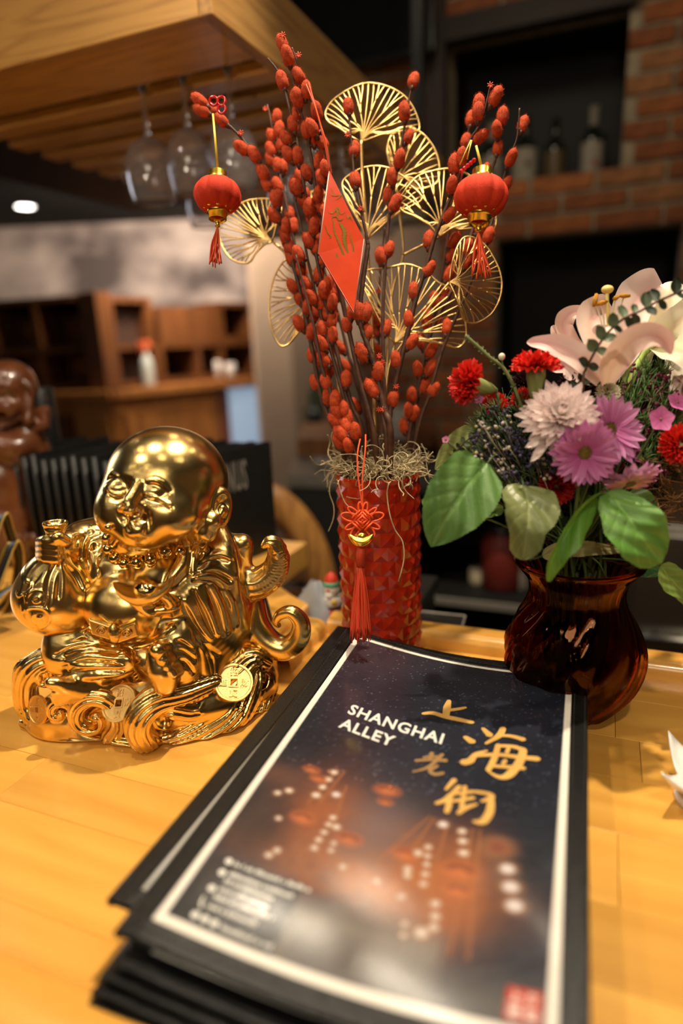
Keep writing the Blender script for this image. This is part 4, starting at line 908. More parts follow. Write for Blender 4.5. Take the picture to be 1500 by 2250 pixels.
# --- coins
def coin(px, py, r, yaw_, pitch_, name='coin'):
    q = B.hit(px, py); q2 = S.hit(px, py); q = q if q2 is None or (q is not None and q[1] < q2[1]) else q2
    n = norm((sin(yaw_), -cos(yaw_)*cos(pitch_), sin(pitch_))); A = frame(n, (1, 0, 0)); c = q + n*.0035 + np.array((0, -.0015, 0))
    m = MB(); hs = r*.17
    W = lambda a, b, z: S.W(c + A @ np.array((a, b, z)))
    def ring(rad, z, n_=32): return [W(rad*cos(2*pi*k/n_), rad*sin(2*pi*k/n_), z) for k in range(n_)]
    def sq(h_, z): 
        o = []
        for k in range(32):
            t = 2*pi*k/32; f = h_/max(abs(cos(t)), abs(sin(t))); o.append(W(f*cos(t), f*sin(t), z))
        return o
    prof = [sq(hs, -.0022), ring(r, -.0022), ring(r, .0012), ring(r*.90, .0012), ring(r*.87, .0003), sq(hs*1.55, .0003), sq(hs*1.5, .0010), sq(hs*1.08, .0010), sq(hs, 0.0)]
    m.grid([p+p[:1] for p in prof + prof[:1]], flip=True)
    o = m.build(name, COING, st, smooth=30)
    rel = MB()
    for ch, a, b in (('招', 0, .56), ('財', .55, 0), ('進', -.57, 0), ('寶', 0, -.57)):
        v, f = text_mesh(ch, 1); v = v - (v.max(0)+v.min(0))/2; v = v/np.abs(v[:, :2]).max()*r*.21
        rel.add([W(p[0]+a*r, p[1]+b*r, .0012) for p in v], f)
        for q_ in f:
            for e0, e1 in zip(q_, q_[1:]+q_[:1]):
                if sum(1 for g_ in f if e0 in g_ and e1 in g_) == 1:
                    P0, P1 = v[e0], v[e1]; rel.add([W(P0[0]+a*r, P0[1]+b*r, .0012), W(P1[0]+a*r, P1[1]+b*r, .0012), W(P1[0]+a*r, P1[1]+b*r, .0002), W(P0[0]+a*r, P0[1]+b*r, .0002)], [(0, 1, 2, 3)])
    rel.build('coin_characters', COING, o, smooth=False)
coin(267, 1545, .0175, -.25, .75); coin(514, 1500, .0185, .20, .80); coin(91, 1556, .0140, -.55, .3)
del S.F, K.F, B.F
# ---------------------------------------------------------------- red vase with willow
RC_, RR, RH = np.array((-0.222, 0.650, 0.0)), 0.0455, 0.225
REDG = mat('red_glaze', (0.42, 0.022, 0.006), 0.14, coat=0.3, var=0.12, vscale=20)
rv = thing('red_vase', RC_, 'tall red glazed cylinder vase with a faceted pyramid pattern', 'vase')
m = MB(); NC, NRW = 18, 13; z0_, ph_ = 0.010, (RH-0.020)/13
def rp(a, z, r=RR): return RC_ + np.array((r*cos(a), r*sin(a), z))
for j in range(NRW):
    for k in range(NC):
        a0 = 2*pi*(k+(0.5 if j % 2 else 0))/NC; a1 = a0+2*pi/NC; am = (a0+a1)/2; za, zb = z0_+j*ph_, z0_+(j+1)*ph_
        v = [rp(a0, za, RR-.0012), rp(am, za, RR-.0012), rp(a1, za, RR-.0012), rp(a1, zb, RR-.0012), rp(am, zb, RR-.0012), rp(a0, zb, RR-.0012), rp(am, (za+zb)/2, RR+.0014)]
        m.add(v, [(0, 1, 6), (1, 2, 6), (2, 3, 6), (3, 4, 6), (4, 5, 6), (5, 0, 6)])
m.lathe([(RR-.0012, RH-.010), (RR, RH-.008), (RR+.0006, RH-.003), (RR-.001, RH), (RR-.004, RH-.001), (RR-.005, RH-.006), (RR-.005, .006), (0, .005)], RC_, 40)
m.lathe([(0, 0), (RR-.006, 0), (RR-.002, .003), (RR-.0012, .010)], RC_, 40)
m.build('vase_body', REDG, rv, smooth=25)
MOSS = mat('dry_moss', (0.58, 0.47, 0.27), 0.9, var=0.5, vscale=90)
random.seed(21); m = MB()
for i in range(520):
    a = rnd(0, 2*pi); r = RR*sqrt(random.random())*1.02; edge = r > RR*.72
    p = RC_ + np.array((r*cos(a), r*sin(a), RH-.004+rnd(0, .010)+(.006 if edge else 0))); pts = [p]; d = norm((cos(a)*rnd(-.2, .9), sin(a)*rnd(-.2, .9), rnd(-.3, .9)))
    ax = norm(np.random.RandomState(i).randn(3)); tw = rnd(.3, .85)*random.choice((-1, 1))
    for s_ in range(random.choice((6, 9, 13))):
        d = norm(d*cos(tw)+np.cross(ax, d)*sin(tw)+ax*(ax @ d)*(1-cos(tw))+np.array((0, 0, -.04))); pts.append(pts[-1]+d*rnd(.0025, .0042))
    q = [p_ for p_ in pts if (p_[2] > RH-.012 or np.hypot(*(p_-RC_)[:2]) > RR+.002)]
    if len(q) > 3: m.tube(spline(q, 2), rnd(.00035, .0007), 4)
for tr in (((738, 1035), (726, 1062), (724, 1085), (733, 1112), (732, 1140), (721, 1168)), ((742, 1055), (748, 1080), (758, 1105), (772, 1118)), ((855, 1060), (850, 1085), (856, 1130), (868, 1165), (884, 1190), (887, 1230), (875, 1278)), ((935, 1000), (938, 1030), (944, 1052)), ((722, 1022), (708, 1012), (706, 1016)), ((735, 985), (728, 960), (735, 940)), ((925, 975), (932, 988), (938, 1005))):
    m.tube(spline([at_d(x, y, .652 if 740 < x < 900 else .69) for x, y in tr], 4), .0006, 5)
m.build('moss', MOSS, rv, kind='stuff')

BARK = mat('willow_bark', (0.10, 0.036, 0.016), 0.55, var=0.5, vscale=140)
CATK = mat('red_catkin_fuzz', (0.64, 0.072, 0.010), 0.85, var=0.45, vscale=250, bump=0.5, bscale=1200, sheen=0.25)
BUDR = mat('red_bud_scale', (0.62, 0.06, 0.015), 0.6)
random.seed(8)
def catkin_mesh(sd):
    rs = np.random.RandomState(sd); m = MB(); v = []
    n, k = 14, 10; bend = rs.uniform(-.12, .12)
    for i in range(k+1):
        t = i/k; r = .0060*max(.10, (1-abs(2*(t*.97+.01)-.96)**2.6))**.55*(1-.10*t) if t < 1 else .0009
        for j in range(n):
            a = 2*pi*j/n; rr = r*(1+rs.uniform(-.05, .05)); v.append((rr*cos(a)+bend*.01*sin(pi*t), rr*sin(a), .0190*t))
    f = [(i*n+j, i*n+(j+1) % n, (i+1)*n+(j+1) % n, (i+1)*n+j) for i in range(k) for j in range(n)] + [tuple(range(n-1, -1, -1)), tuple(k*n+j for j in range(n))]
    m.add(v, f); V = np.array(v)
    for q in range(560):
        p = V[rs.randint(len(V))]+rs.uniform(-.0006, .0006, 3); o = norm(np.array((p[0], p[1], (p[2]-.009)*.8))); d = norm(o+np.array((0, 0, .55))+rs.randn(3)*.25); s = norm(np.cross(d, rs.randn(3)))*.00008
        e = p+d*rs.uniform(.0010, .0024); m.add([p-s, p+s, e], [(0, 1, 2)])
    m.cur = 1; m.tube([(0, 0, -.0035), (0, 0, .002)], [.0014, .0036], 8)
    me = bpy.data.meshes.new('catkin'); me.from_pydata(np.concatenate(m.v).tolist(), [], m.f); me.materials.append(CATK); me.materials.append(BARK)
    me.polygons.foreach_set('material_index', m.mi); me.polygons.foreach_set('use_smooth', [True]*len(me.polygons)); me.update(); return me
CM = [catkin_mesh(s) for s in range(6)]
def branch(label, px, d0, d1, cats, r0=.0030, r1=.0011, auto=None, buds=()):
    """px: base to tip; cats: explicit catkin centres; auto: (from, to, step) in picture units along the branch"""
    n = len(px); pts = [at_d(x, y, d0+(d1-d0)*(i/(n-1))) for i, (x, y) in enumerate(px)]
    # the foot goes down inside the vase
    foot = RC_ + np.array((((pts[0]-RC_)[0])*.55, ((pts[0]-RC_)[1])*.55, RH-.07)); pts = [foot]+pts
    C_ = spline(pts, 7); t = thing('willow_branch', pts[1], label, 'branch', 'red willow branches in the vase')
    rr = np.linspace(r0, r1, len(C_)); rr = rr*(1+.10*np.sin(np.arange(len(C_))*1.9)); mb = MB().tube(C_, list(rr), 8)
    Cp = np.array(C_); pr = []
    for q in Cp:
        w = q-CAM; dd = w @ FW; pr.append((750+F_PX*(w @ RT)/dd, 1125-F_PX*(w @ UP)/dd))
    pr = np.array(pr); todo = [(x, y, 1.0) for x, y in cats]
    if auto:
        L = np.concatenate([[0], np.cumsum(np.hypot(*np.diff(pr, axis=0).T))]); a = L[8]+auto[0]; side = random.choice((-1, 1))
        while a < L[-1]-auto[1]:
            i = min(int(np.searchsorted(L, a)), len(pr)-1); tg = norm(pr[i]-pr[i-1]); nx = np.array((-tg[1], tg[0])); off_ = side*rnd(7, 12)
            todo.append((*(pr[i]+nx*off_), rnd(.82, 1.08))); side = -side; a += auto[2]*rnd(.75, 1.25)
    for x, y, sc in todo:
        i = int(np.argmin(np.hypot(pr[:, 0]-x, pr[:, 1]-y))); i = max(1, min(i, len(Cp)-2)); d = dep(Cp[i]); off = np.array((x, y))-pr[i]; dist = np.hypot(*off)
        if dist > 24 and i < len(Cp)-3: x, y = pr[i]+off*(15/dist)              # every catkin sits on its own twig
        c = at_d(x, y, d+rnd(-.004, .004)); T = norm(Cp[i+1]-Cp[i-1])
        i2 = max(0, i-2) if i < len(Cp)-3 else i; root = Cp[max(i2, 0)]
        ax = norm(T*1.1 + norm(c-Cp[i])*(.35 if np.linalg.norm(c-Cp[i]) > .002 else 0)); A = frame(ax, (rnd(-1, 1), rnd(-1, 1), rnd(-1, 1)))
        o = bpy.data.objects.new('catkin', random.choice(CM)); col.objects.link(o); o.parent = t; s = sc*rnd(.92, 1.08)
        p = c-ax*.0085*s-np.array(t.location); o.matrix_local = Matrix(((*(A[0]*s), p[0]), (*(A[1]*s), p[1]), (*(A[2]*s), p[2]), (0, 0, 0, 1)))
        mb.tube([Cp[max(i-1, 0)], c-ax*.0085*s], [.0013, .0013], 6)
    mb.build('stem', BARK, t)
    for x, y in buds:
        i = int(np.argmin(np.hypot(pr[:, 0]-x, pr[:, 1]-y))); c = at_d(x, y, dep(Cp[i])-.002)
        bm_ = MB()
        for q in range(7): a = 2*pi*q/7; bm_.tube([c, c+(RT*cos(a)+UP*sin(a))*.0035-FW*.001], [.0012, .0003], 5)
        bm_.build('bud', BUDR, t)
    return t
random.seed(14)
branch('outermost willow branch at left, bending over to carry the left lantern', [(752, 990), (708, 880), (685, 765), (655, 625), (625, 510), (603, 440), (585, 391), (558, 345), (530, 303), (490, 264), (455, 233)], .69, .67,
       [(440, 222), (444, 243), (467, 243), (487, 265), (532, 326), (559, 341), (578, 380), (587, 405), (611, 435), (603, 474), (627, 499), (606, 440), (637, 545), (626, 520), (638, 567), (660, 592), (643, 630), (657, 655), (675, 677), (658, 712), (684, 731), (685, 782), (692, 842), (719, 874)], buds=((529, 293),))
branch('thin willow branch with a bare grey tip, second from the left', [(762, 985), (725, 860), (690, 740), (662, 620), (640, 500), (618, 400), (606, 340), (598, 280), (587, 230)], .71, .72,
       [(608, 258), (613, 288), (597, 300), (618, 318), (596, 330), (594, 350), (620, 368), (610, 364), (611, 408), (636, 470), (645, 498), (631, 540), (650, 565), (664, 600), (672, 645), (690, 690), (703, 733), (700, 790), (724, 812), (735, 870)], r1=.0010, buds=((583, 240),))
branch('willow branch with a curved bare twig tip crossing the rack edge', [(797, 958), (775, 895), (752, 820), (722, 700), (700, 590), (680, 480), (663, 380), (650, 300), (632, 225), (615, 165), (588, 128)], .68, .66,
       [(620, 178), (653, 250), (643, 275), (634, 340), (654, 345), (628, 305), (652, 412), (666, 440), (680, 458), (686, 475), (677, 530), (688, 500), (694, 545), (710, 570), (720, 628), (737, 650), (748, 665), (711, 640), (715, 690), (728, 705)], r1=.0008)
branch('tallest willow branch, topped by two big catkins near the picture top', [(820, 975), (800, 880), (770, 745), (745, 640), (712, 530), (696, 440), (687, 366), (672, 290), (658, 235), (640, 158), (621, 82)], .70, .64,
       [(620, 96), (631, 125), (672, 200), (651, 217), (654, 218), (674, 288), (663, 384), (692, 303), (710, 356), (699, 430), (700, 455), (693, 486)], r1=.0009, buds=((621, 78),))
branch('willow branch carrying the string of the red envelope', [(825, 975), (790, 830), (765, 720), (742, 600), (732, 470), (722, 350), (705, 285), (692, 240), (672, 195), (655, 142), (641, 105)], .66, .645,
       [(657, 168), (696, 246), (655, 165), (686, 282), (709, 313), (716, 372), (706, 392), (700, 470), (788, 685), (762, 715)], r1=.0009, buds=((656, 122),))
branch('slender willow branch before the top gold leaf, small catkin at its tip', [(850, 980), (838, 900), (822, 815), (806, 760), (795, 700), (787, 660), (796, 590), (806, 530), (792, 461), (779, 397), (773, 327), (766, 255), (763, 226)], .66, .66,
       [(765, 235), (778, 329), (780, 397), (791, 683), (803, 687), (805, 732), (753, 790), (828, 817), (780, 857)], r1=.0008, buds=((763, 297), (792, 459), (833, 783), (832, 900)))
branch('straight dark willow branch rising in the middle right to a single catkin', [(847, 975), (845, 880), (842, 800), (841, 687), (846, 590), (853, 493), (866, 413), (880, 327), (897, 225), (909, 172)], .69, .67,
       [(909, 178), (888, 247), (895, 302), (877, 351), (861, 390), (867, 448), (853, 430), (853, 549), (838, 564), (848, 722)], r0=.0026, r1=.001, buds=((840, 797),))
branch('thick willow branch curving right, just left of the right lantern', [(852, 965), (860, 880), (877, 805), (897, 725), (915, 650), (935, 590), (952, 530), (967, 490), (988, 437), (1003, 400), (1014, 366), (1033, 308), (1050, 280), (1066, 236), (1077, 190)], .68, .62,
       [(1087, 214), (1050, 248), (1041, 228), (1054, 301), (1014, 347), (998, 362), (992, 408), (984, 474), (942, 528), (942, 591), (908, 640), (898, 702), (904, 752), (869, 792), (863, 878)], r0=.0034, buds=((1077, 188), (870, 850)))
branch('rightmost willow branch with a bare tip above its last catkin', [(915, 955), (943, 867), (965, 790), (985, 735), (1030, 630), (1070, 520), (1100, 420), (1110, 378), (1122, 340), (1136, 300), (1141, 238)], .71, .66,
       [(1149, 274), (1122, 348), (1111, 407), (1073, 519), (1045, 560), (980, 720), (952, 857)], r0=.0022, r1=.0008)
branch('willow branch behind the right lantern with stacked catkins on top', [(898, 960), (912, 880), (938, 760), (960, 700), (1010, 600), (1040, 500), (1075, 390), (1089, 345), (1096, 300), (1103, 250)], .72, .68,
       [(1103, 257), (1091, 286), (1093, 326), (1068, 377), (1078, 505), (1027, 545), (1030, 575), (947, 770), (945, 810), (917, 812), (905, 867), (930, 850), (908, 910), (887, 937), (897, 903)], r0=.0028)
branch('thin willow branch between the thick curved one and the lower right gold leaf', [(905, 955), (922, 850), (940, 750), (955, 690), (970, 610), (982, 528), (1000, 440), (1015, 345), (1030, 282), (1035, 250)], .73, .70,
       [(1024, 310), (1034, 262), (1004, 380), (1027, 534), (990, 561), (993, 590), (1004, 606), (1024, 646), (955, 660), (977, 657), (955, 707), (937, 710), (927, 753), (920, 690)], r0=.0022, r1=.0009)
branch('short inner willow branch behind the envelope tip, split near its middle', [(808, 975), (795, 890), (770, 800), (745, 700), (720, 620), (700, 540), (685, 470), (668, 400)], .73, .73,
       [(659, 390), (671, 425), (690, 520), (700, 615), (742, 640), (752, 610), (735, 690), (765, 893), (748, 765), (732, 745), (735, 815)], r0=.0024)
branch('low willow branch just left of centre with catkins down to the moss', [(783, 975), (762, 900), (735, 800), (712, 720), (694, 650), (676, 570), (662, 500), (645, 430)], .67, .68,
       [(648, 410), (656, 560), (674, 625), (684, 655), (704, 668), (700, 605), (725, 675), (709, 722), (730, 737), (690, 760), (712, 790), (748, 925), (742, 945), (760, 835)], r0=.0026)
branch('stout willow branch at the front centre, forking beside the pale catkin', [(858, 962), (845, 900), (833, 850), (822, 800), (810, 765), (795, 725), (790, 690), (800, 600), (808, 548), (807, 530)], .655, .65,
       [(788, 687), (803, 690), (807, 730), (831, 818), (742, 790), (782, 862), (818, 857)], r0=.0036, r1=.0020, buds=((842, 900),))
branch('willow branch behind the low gold leaf, ending in paired catkins', [(838, 965), (836, 850), (832, 740), (832, 660), (836, 590), (842, 530), (845, 500)], .735, .74,
       [(837, 563), (828, 700), (830, 775), (827, 730)], r0=.0020, r1=.0010, buds=((830, 640),))
branch('willow branch leaning left of the vase centre, catkins low near the rim', [(772, 982), (752, 930), (735, 890), (722, 850), (708, 810), (690, 720), (672, 650), (650, 560)], .665, .665,
       [(740, 905), (752, 950), (765, 980), (745, 970), (768, 895), (807, 900), (806, 935), (815, 945), (735, 925), (762, 935), (736, 960), (736, 880), (716, 840)], r0=.0028)

# ---------------------------------------------------------------- gold wire leaves
GWIRE = mat('gold_wire', (0.86, 0.58, 0.22), 0.32, 1.0, bump=0.15, bscale=800, var=0.15, vscale=60)
def gold_leaf(parent, base, outline, d, nv_=18, curl=.03, split=True, dtilt=0.0):
    """open fan leaf: rim and branching veins, drawn on a slightly cupped surface"""
    nv = int(nv_*1.45); bx, by = base; O = spline([np.array(p, float) for p in outline], 6); L = max(np.hypot(p[0]-bx, p[1]-by) for p in O); cx_ = np.mean([p[0] for p in O])
    def W(p):
        q = np.hypot(p[0]-bx, p[1]-by)/L; return at_d(p[0], p[1], d + curl*(q*q-.4*q) + dtilt*(p[0]-bx)/L)
    m = MB(); ring = [np.array(base, float)]+O+[np.array(base, float)]; m.tube([W(p) for p in spline(ring, 2)], .00110, 6)
    T = np.linspace(.04, .96, nv); per = np.concatenate([[0], np.cumsum([np.linalg.norm(O[i+1]-O[i]) for i in range(len(O)-1)])]); per /= per[-1]
    def rim(t): return np.array([np.interp(t, per, [p[k] for p in O]) for k in (0, 1)])
    b = np.array(base, float); rs = np.random.RandomState(int(bx+by))
    i = 0
    while i < nv:
        e = rim(T[i]); mid = rim(.5); bend = (mid-b)*.10
        f0 = min(.30, .10+.40*abs(T[i]-.5)); hub = b+(rim(.5)*.55+e*.45-b)*f0
        if i+3 < nv and rs.rand() < .42: grp = 3
        elif i+2 < nv and rs.rand() < .75: grp = 2
        else: grp = 1
        ends = [rim(T[i+q]) for q in range(grp)]; mid_ = sum(ends)/grp
        if grp > 1:
            j = b+(mid_-b)*rs.uniform(.30, .62)+bend*.5; m.tube([W(p) for p in spline([b, hub, (hub+j)/2+bend*.25, j], 4)], .00090, 5)
            if grp == 3:
                j2 = j+((ends[1]+ends[2])/2-j)*rs.uniform(.3, .5); m.tube([W(p) for p in spline([j, j+(j2-j)*.5, j2], 3)], .0008, 5); src = (j, j2, j2)
            else: src = (j, j)
            for q, sj in zip(ends, src): m.tube([W(p) for p in spline([sj, sj+(q-sj)*.5+bend*.22, q], 4)], .00072, 5)
        else: m.tube([W(p) for p in spline([b, hub, b+(e-b)*.62+bend*.7, e], 5)], .0008, 5)
        i += grp
    return m.build('wire_leaf', GWIRE, parent)
def leaf_spray(label, stem, ds, r=.0018):
    p = [at_d(x, y, d) for (x, y), d in zip(stem, ds)]; foot = RC_+np.array(((p[0]-RC_)[0]*.5, (p[0]-RC_)[1]*.5, RH-.06))
    t = thing('gold_leaf_spray', p[0], label, 'gold leaf spray', 'gold wire leaf sprays in the red vase'); MB().tube(spline([foot]+p, 6), r, 8).build('stem', GWIRE, t); return t
def twig(t, pts, d, r=.0013): MB().tube(spline([at_d(x, y, d) for x, y in pts], 5), r, 6).build('twig', GWIRE, t)
t = leaf_spray('tall gold spray with the topmost fan leaf, its stem jointed like bamboo', [(825, 985), (822, 880), (820, 800), (815, 680), (808, 560), (802, 460), (796, 380), (793, 310)], [.715]*8, .0019)
gold_leaf(t, (793, 312), [(770, 300), (745, 282), (722, 268), (715, 248), (730, 222), (760, 200), (790, 186), (817, 183), (850, 190), (880, 205), (900, 225), (916, 255), (921, 283), (905, 290), (880, 288), (850, 292), (820, 302)], .715, 26, .02)
gold_leaf(t, (804, 528), [(795, 500), (778, 470), (758, 430), (752, 402), (768, 384), (795, 370), (825, 365), (855, 370), (880, 384), (905, 405), (921, 425), (925, 440), (905, 452), (870, 470), (835, 500)], .705, 20, .02)
twig(t, [(807, 560), (804, 528)], .71)
for z in (640, 690, 740, 775): 
    c = at_d(817+(z-640)*.02, z, .713); MB().lathe([(.0019, -.002), (.0027, 0), (.0019, .002)], c, 10).build('joint', GWIRE, t)
t = leaf_spray('gold spray of two leaves reaching up right behind the willow', [(845, 980), (848, 880), (852, 760), (862, 640), (885, 560), (878, 470), (870, 405)], [.73]*7, .0014)
gold_leaf(t, (868, 402), [(858, 370), (850, 330), (858, 300), (873, 284), (897, 280), (925, 292), (950, 320), (963, 352), (965, 385), (955, 405), (925, 415), (895, 412)], .735, 17, .02)
twig(t, [(885, 560), (925, 540), (964, 520)], .72)
gold_leaf(t, (965, 520), [(945, 495), (910, 475), (882, 462), (878, 440), (892, 415), (912, 392), (935, 380), (970, 372), (1000, 372), (1030, 385), (1060, 415), (1083, 455), (1090, 485), (1083, 503), (1065, 496), (1025, 492), (990, 502)], .70, 24, .03)
t = leaf_spray('gold spray at the left with one leaf spread beside the left lantern', [(768, 985), (750, 900), (735, 790), (705, 690), (665, 610), (630, 560), (600, 532)], [.735]*7, .0015)
gold_leaf(t, (598, 531), [(580, 538), (562, 556), (548, 576), (525, 577), (505, 566), (490, 545), (481, 518), (484, 492), (500, 470), (520, 452), (548, 440), (580, 437), (605, 440), (618, 455), (612, 480), (604, 505)], .73, 24, .02)
gold_leaf(t, (706, 640), [(690, 600), (672, 575), (648, 562), (626, 572), (608, 596), (596, 630), (591, 665), (593, 705), (603, 740), (617, 760), (634, 755), (655, 730), (680, 690), (698, 660)], .74, 22, -.02)
twig(t, [(735, 790), (722, 700), (706, 640)], .738)
gold_leaf(t, (705, 560), [(690, 520), (675, 470), (672, 435), (690, 420), (715, 425), (735, 450), (745, 480), (740, 510), (725, 540)], .75, 12, .02)
t = leaf_spray('gold spray low at the right, its broad leaf crossing the thick branch', [(848, 985), (846, 900), (850, 830), (858, 790), (867, 755)], [.70]*5, .0013)
gold_leaf(t, (867, 754), [(850, 735), (832, 700), (812, 660), (797, 625), (797, 602), (815, 592), (845, 590), (885, 581), (915, 586), (940, 600), (962, 620), (985, 632), (1003, 655), (1018, 690), (1024, 730), (1017, 755), (1000, 764), (970, 756), (930, 745), (900, 748)], .695, 26, .02)
twig(t, [(858, 790), (930, 690), (987, 620)], .69)
gold_leaf(t, (987, 620), [(990, 595), (998, 560), (1010, 532), (1025, 520), (1048, 526), (1068, 542), (1085, 568), (1098, 598), (1102, 630), (1095, 662), (1078, 690), (1055, 706), (1035, 710), (1018, 700), (1010, 675), (1000, 648)], .665, 22, .02)

# ---------------------------------------------------------------- lanterns, envelope, knot tassel
VELV = mat('red_velvet', (0.66, 0.036, 0.005), 0.8, sheen=0.3, bump=0.3, bscale=1500, var=0.1)
GPLA = mat('shiny_gold_plastic', (0.95, 0.68, 0.10), 0.24, 1.0)
CORDR = mat('orange_red_cord', (0.80, 0.085, 0.015), 0.5)
CORDG = mat('gold_cord', (0.72, 0.50, 0.07), 0.4, 0.3)
BEADR = mat('red_glass_bead', (0.5, 0.01, 0.01), 0.08, coat=1.0)
def lantern(label, cx_, cy_, rpx, d, hang, tilt=0.0, tassel=None, seed=1):
    c = at_d(cx_, cy_, d); r = rpx/F_PX*d; t = thing('paper_lantern', c, label, 'lantern', 'small red lanterns on the willow'); A = frame((sin(tilt)*RT + cos(tilt)*UP), RT)
    prof = [(r*max(.02, abs(cos(a))**.75)*1.0, r*.70*sin(a)) for a in np.linspace(-1.30, 1.30, 22)]
    MB().lathe(prof, c, 80, A, fn=lambda rr, z, a: rr*(1-.075*abs(cos(a*5))**6), cap0=True, cap1=True).build('lantern_body', VELV, t)
    for sg in (1, -1):
        g = MB(); z = r*.60; zz = [(r*.42, z-.0005), (r*.44, z+r*.16), (r*.38, z+r*.16), (r*.38, z+r*.40), (r*.33, z+r*.40), (r*.31, z-.0005)]
        g.lathe([(a, sg*b) for a, b in zz], c, 36, A, closed=True)
        for k in range(9):
            a = 2*pi*k/9; q = c + A @ np.array((r*.50*cos(a), r*.50*sin(a), sg*(z-.0004))); g.ball(q, (r*.12, r*.12, r*.05), 10, 6, A)
        if sg < 0: g.lathe([(r*.09, -r*.98), (r*.12, -r*1.08), (r*.09, -r*1.2), (r*.11, -r*1.3), (0, -r*1.31)], c, 14, A)
        g.build('gold_cap', GPLA, t)
    top = c + A[:, 2]*r*.9; h = at_d(*hang, d-.005); MB().tube([top, h], .0009, 6).tube([top+RT*.0012, h+RT*.0006], .0008, 6).build('hanging_cord', CORDG, t)
    rs = np.random.RandomState(seed); f = MB(); b = c - A[:, 2]*r*1.28
    for k in range(16):
        e = at_d(tassel[0]+rs.uniform(-1, 1)*tassel[2], tassel[1]+rs.uniform(-14, 6), d+rs.uniform(-.006, .006)); mid = (b+e)/2+RT*rs.uniform(-.003, .003)
        f.tube(spline([b, b*.6+mid*.4, mid, e], 4), .00075, 5)
    f.build('tassel', CORDR, t, kind=None); return t, c
lt, lc = lantern('small red velvet lantern at the left, hanging before the wine glasses', 478, 430, 52, .655, (467, 250), 0.0, (472, 583, 16), 2)
kn = MB()
for x, y, r in ((469, 222, 9), (486, 222, 9), (487, 240, 8.5)):
    kn.tube([at_d(x+r*cos(a), y+r*1.1*sin(a), .652) for a in np.linspace(0, 2*pi, 22)[:-1]], .0013, 6, close=True)
kn.build('bead_knot', BEADR, lt)
lt2, lc2 = lantern('small red velvet lantern at the right, tilted over the gold leaves', 1056, 433, 59, .600, (1045, 320), .07, (1058, 610, 22), 5)
kn = MB()
for i in range(5): kn.ball(at_d(1013+i*7, 376-i*6, .603), .0022, 10, 6)
kn.build('bead_knot', BEADR, lt2)
MB().tube([at_d(1034, 308, .602), at_d(1010, 362, .602)], .0007, 5).tube([at_d(1036, 308, .602), at_d(1026, 350, .602)], .0007, 5).build('cord_loop', CORDG, lt2)

FOILR = mat('orange_red_foil', (0.74, 0.065, 0.018), 0.22, coat=0.8, var=0.12, vscale=50, spec=0.7)
FOILG = mat('dull_gold_print', (0.40, 0.26, 0.05), 0.3, 0.7); WEDGE = mat('pink_edge', (0.75, 0.45, 0.38), 0.5)
DE = .625
E4 = [at_d(724, 375, DE+.004), at_d(700, 557, DE-.006), at_d(777, 686, DE-.004), at_d(799, 525, DE+.008)]
en = thing('red_envelope', E4[2], 'diamond-shaped orange red ornament with a gold dragon print', 'ornament')
nrm_ = norm(np.cross(E4[1]-E4[0], E4[3]-E4[0])); nrm_ = nrm_ if nrm_ @ FW > 0 else -nrm_
MB().poly(E4, nrm_, .0022).build('card', FOILR, en, smooth=False, bevel=.0003)
ed = MB()
for a, b in ((0, 1), (2, 3)): ed.tube([E4[a]+nrm_*.001, E4[b]+nrm_*.001], .0009, 6)
ed.build('pale_edge', WEDGE, en)
def enp(x, y):
    px_, py_ = 640+x/5.92, 340+y/5.92; r = ray(px_, py_); k = ((E4[0]-CAM) @ nrm_)/(r @ nrm_); return CAM + r*k - nrm_*.0004
dr = MB()
for pts, w in ((((530, 780), (545, 900), (560, 1000), (620, 1150), (660, 1260), (700, 1340), (760, 1375), (805, 1310), (800, 1200), (770, 1080), (760, 1000)), 9), (((735, 1280), (700, 1180), (685, 1090), (690, 1000), (655, 930), (620, 880)), 17),
               (((585, 1280), (600, 1360), (640, 1420), (668, 1480)), 12), (((575, 1510), (600, 1570), (612, 1500)), 11), (((480, 740), (540, 760), (600, 690), (640, 770), (700, 740)), 5), (((520, 820), (580, 800), (620, 850), (680, 830)), 6),
               (((720, 770), (735, 830), (760, 800), (790, 860)), 6), (((500, 420), (540, 470), (520, 520), (600, 530), (650, 520), (600, 570), (560, 590)), 4), (((430, 900), (470, 1010), (515, 1065), (480, 1080)), 4), (((670, 1660), (715, 1700), (775, 1650)), 3), (((560, 700), (600, 740), (590, 800)), 7)):
    s_ = spline([np.array(p, float) for p in pts], 5); n_ = len(s_); rows = []
    for i, p in enumerate(s_):
        t_ = norm(s_[min(i+1, n_-1)]-s_[max(i-1, 0)]); nn = np.array((-t_[1], t_[0])); ww = 1.5*w*(.35+.65*sin(pi*min(max(i/(n_-1), .02), .98)))*(1+.35*((i % 2)*2-1))
        rows.append([enp(*(p+nn*ww)), enp(*(p-nn*ww))])
    dr.grid(rows)
dr.build('gold_print', FOILG, en, smooth=False)
MB().tube(spline([E4[0], at_d(712, 310, DE), at_d(694, 240, DE), at_d(672, 185, DE+.004)], 5), .0008, 5).tube(spline([E4[0], at_d(716, 315, DE), at_d(703, 270, DE), at_d(678, 182, DE+.004)], 5), .0008, 5).build('hanging_cord', CORDR, en)

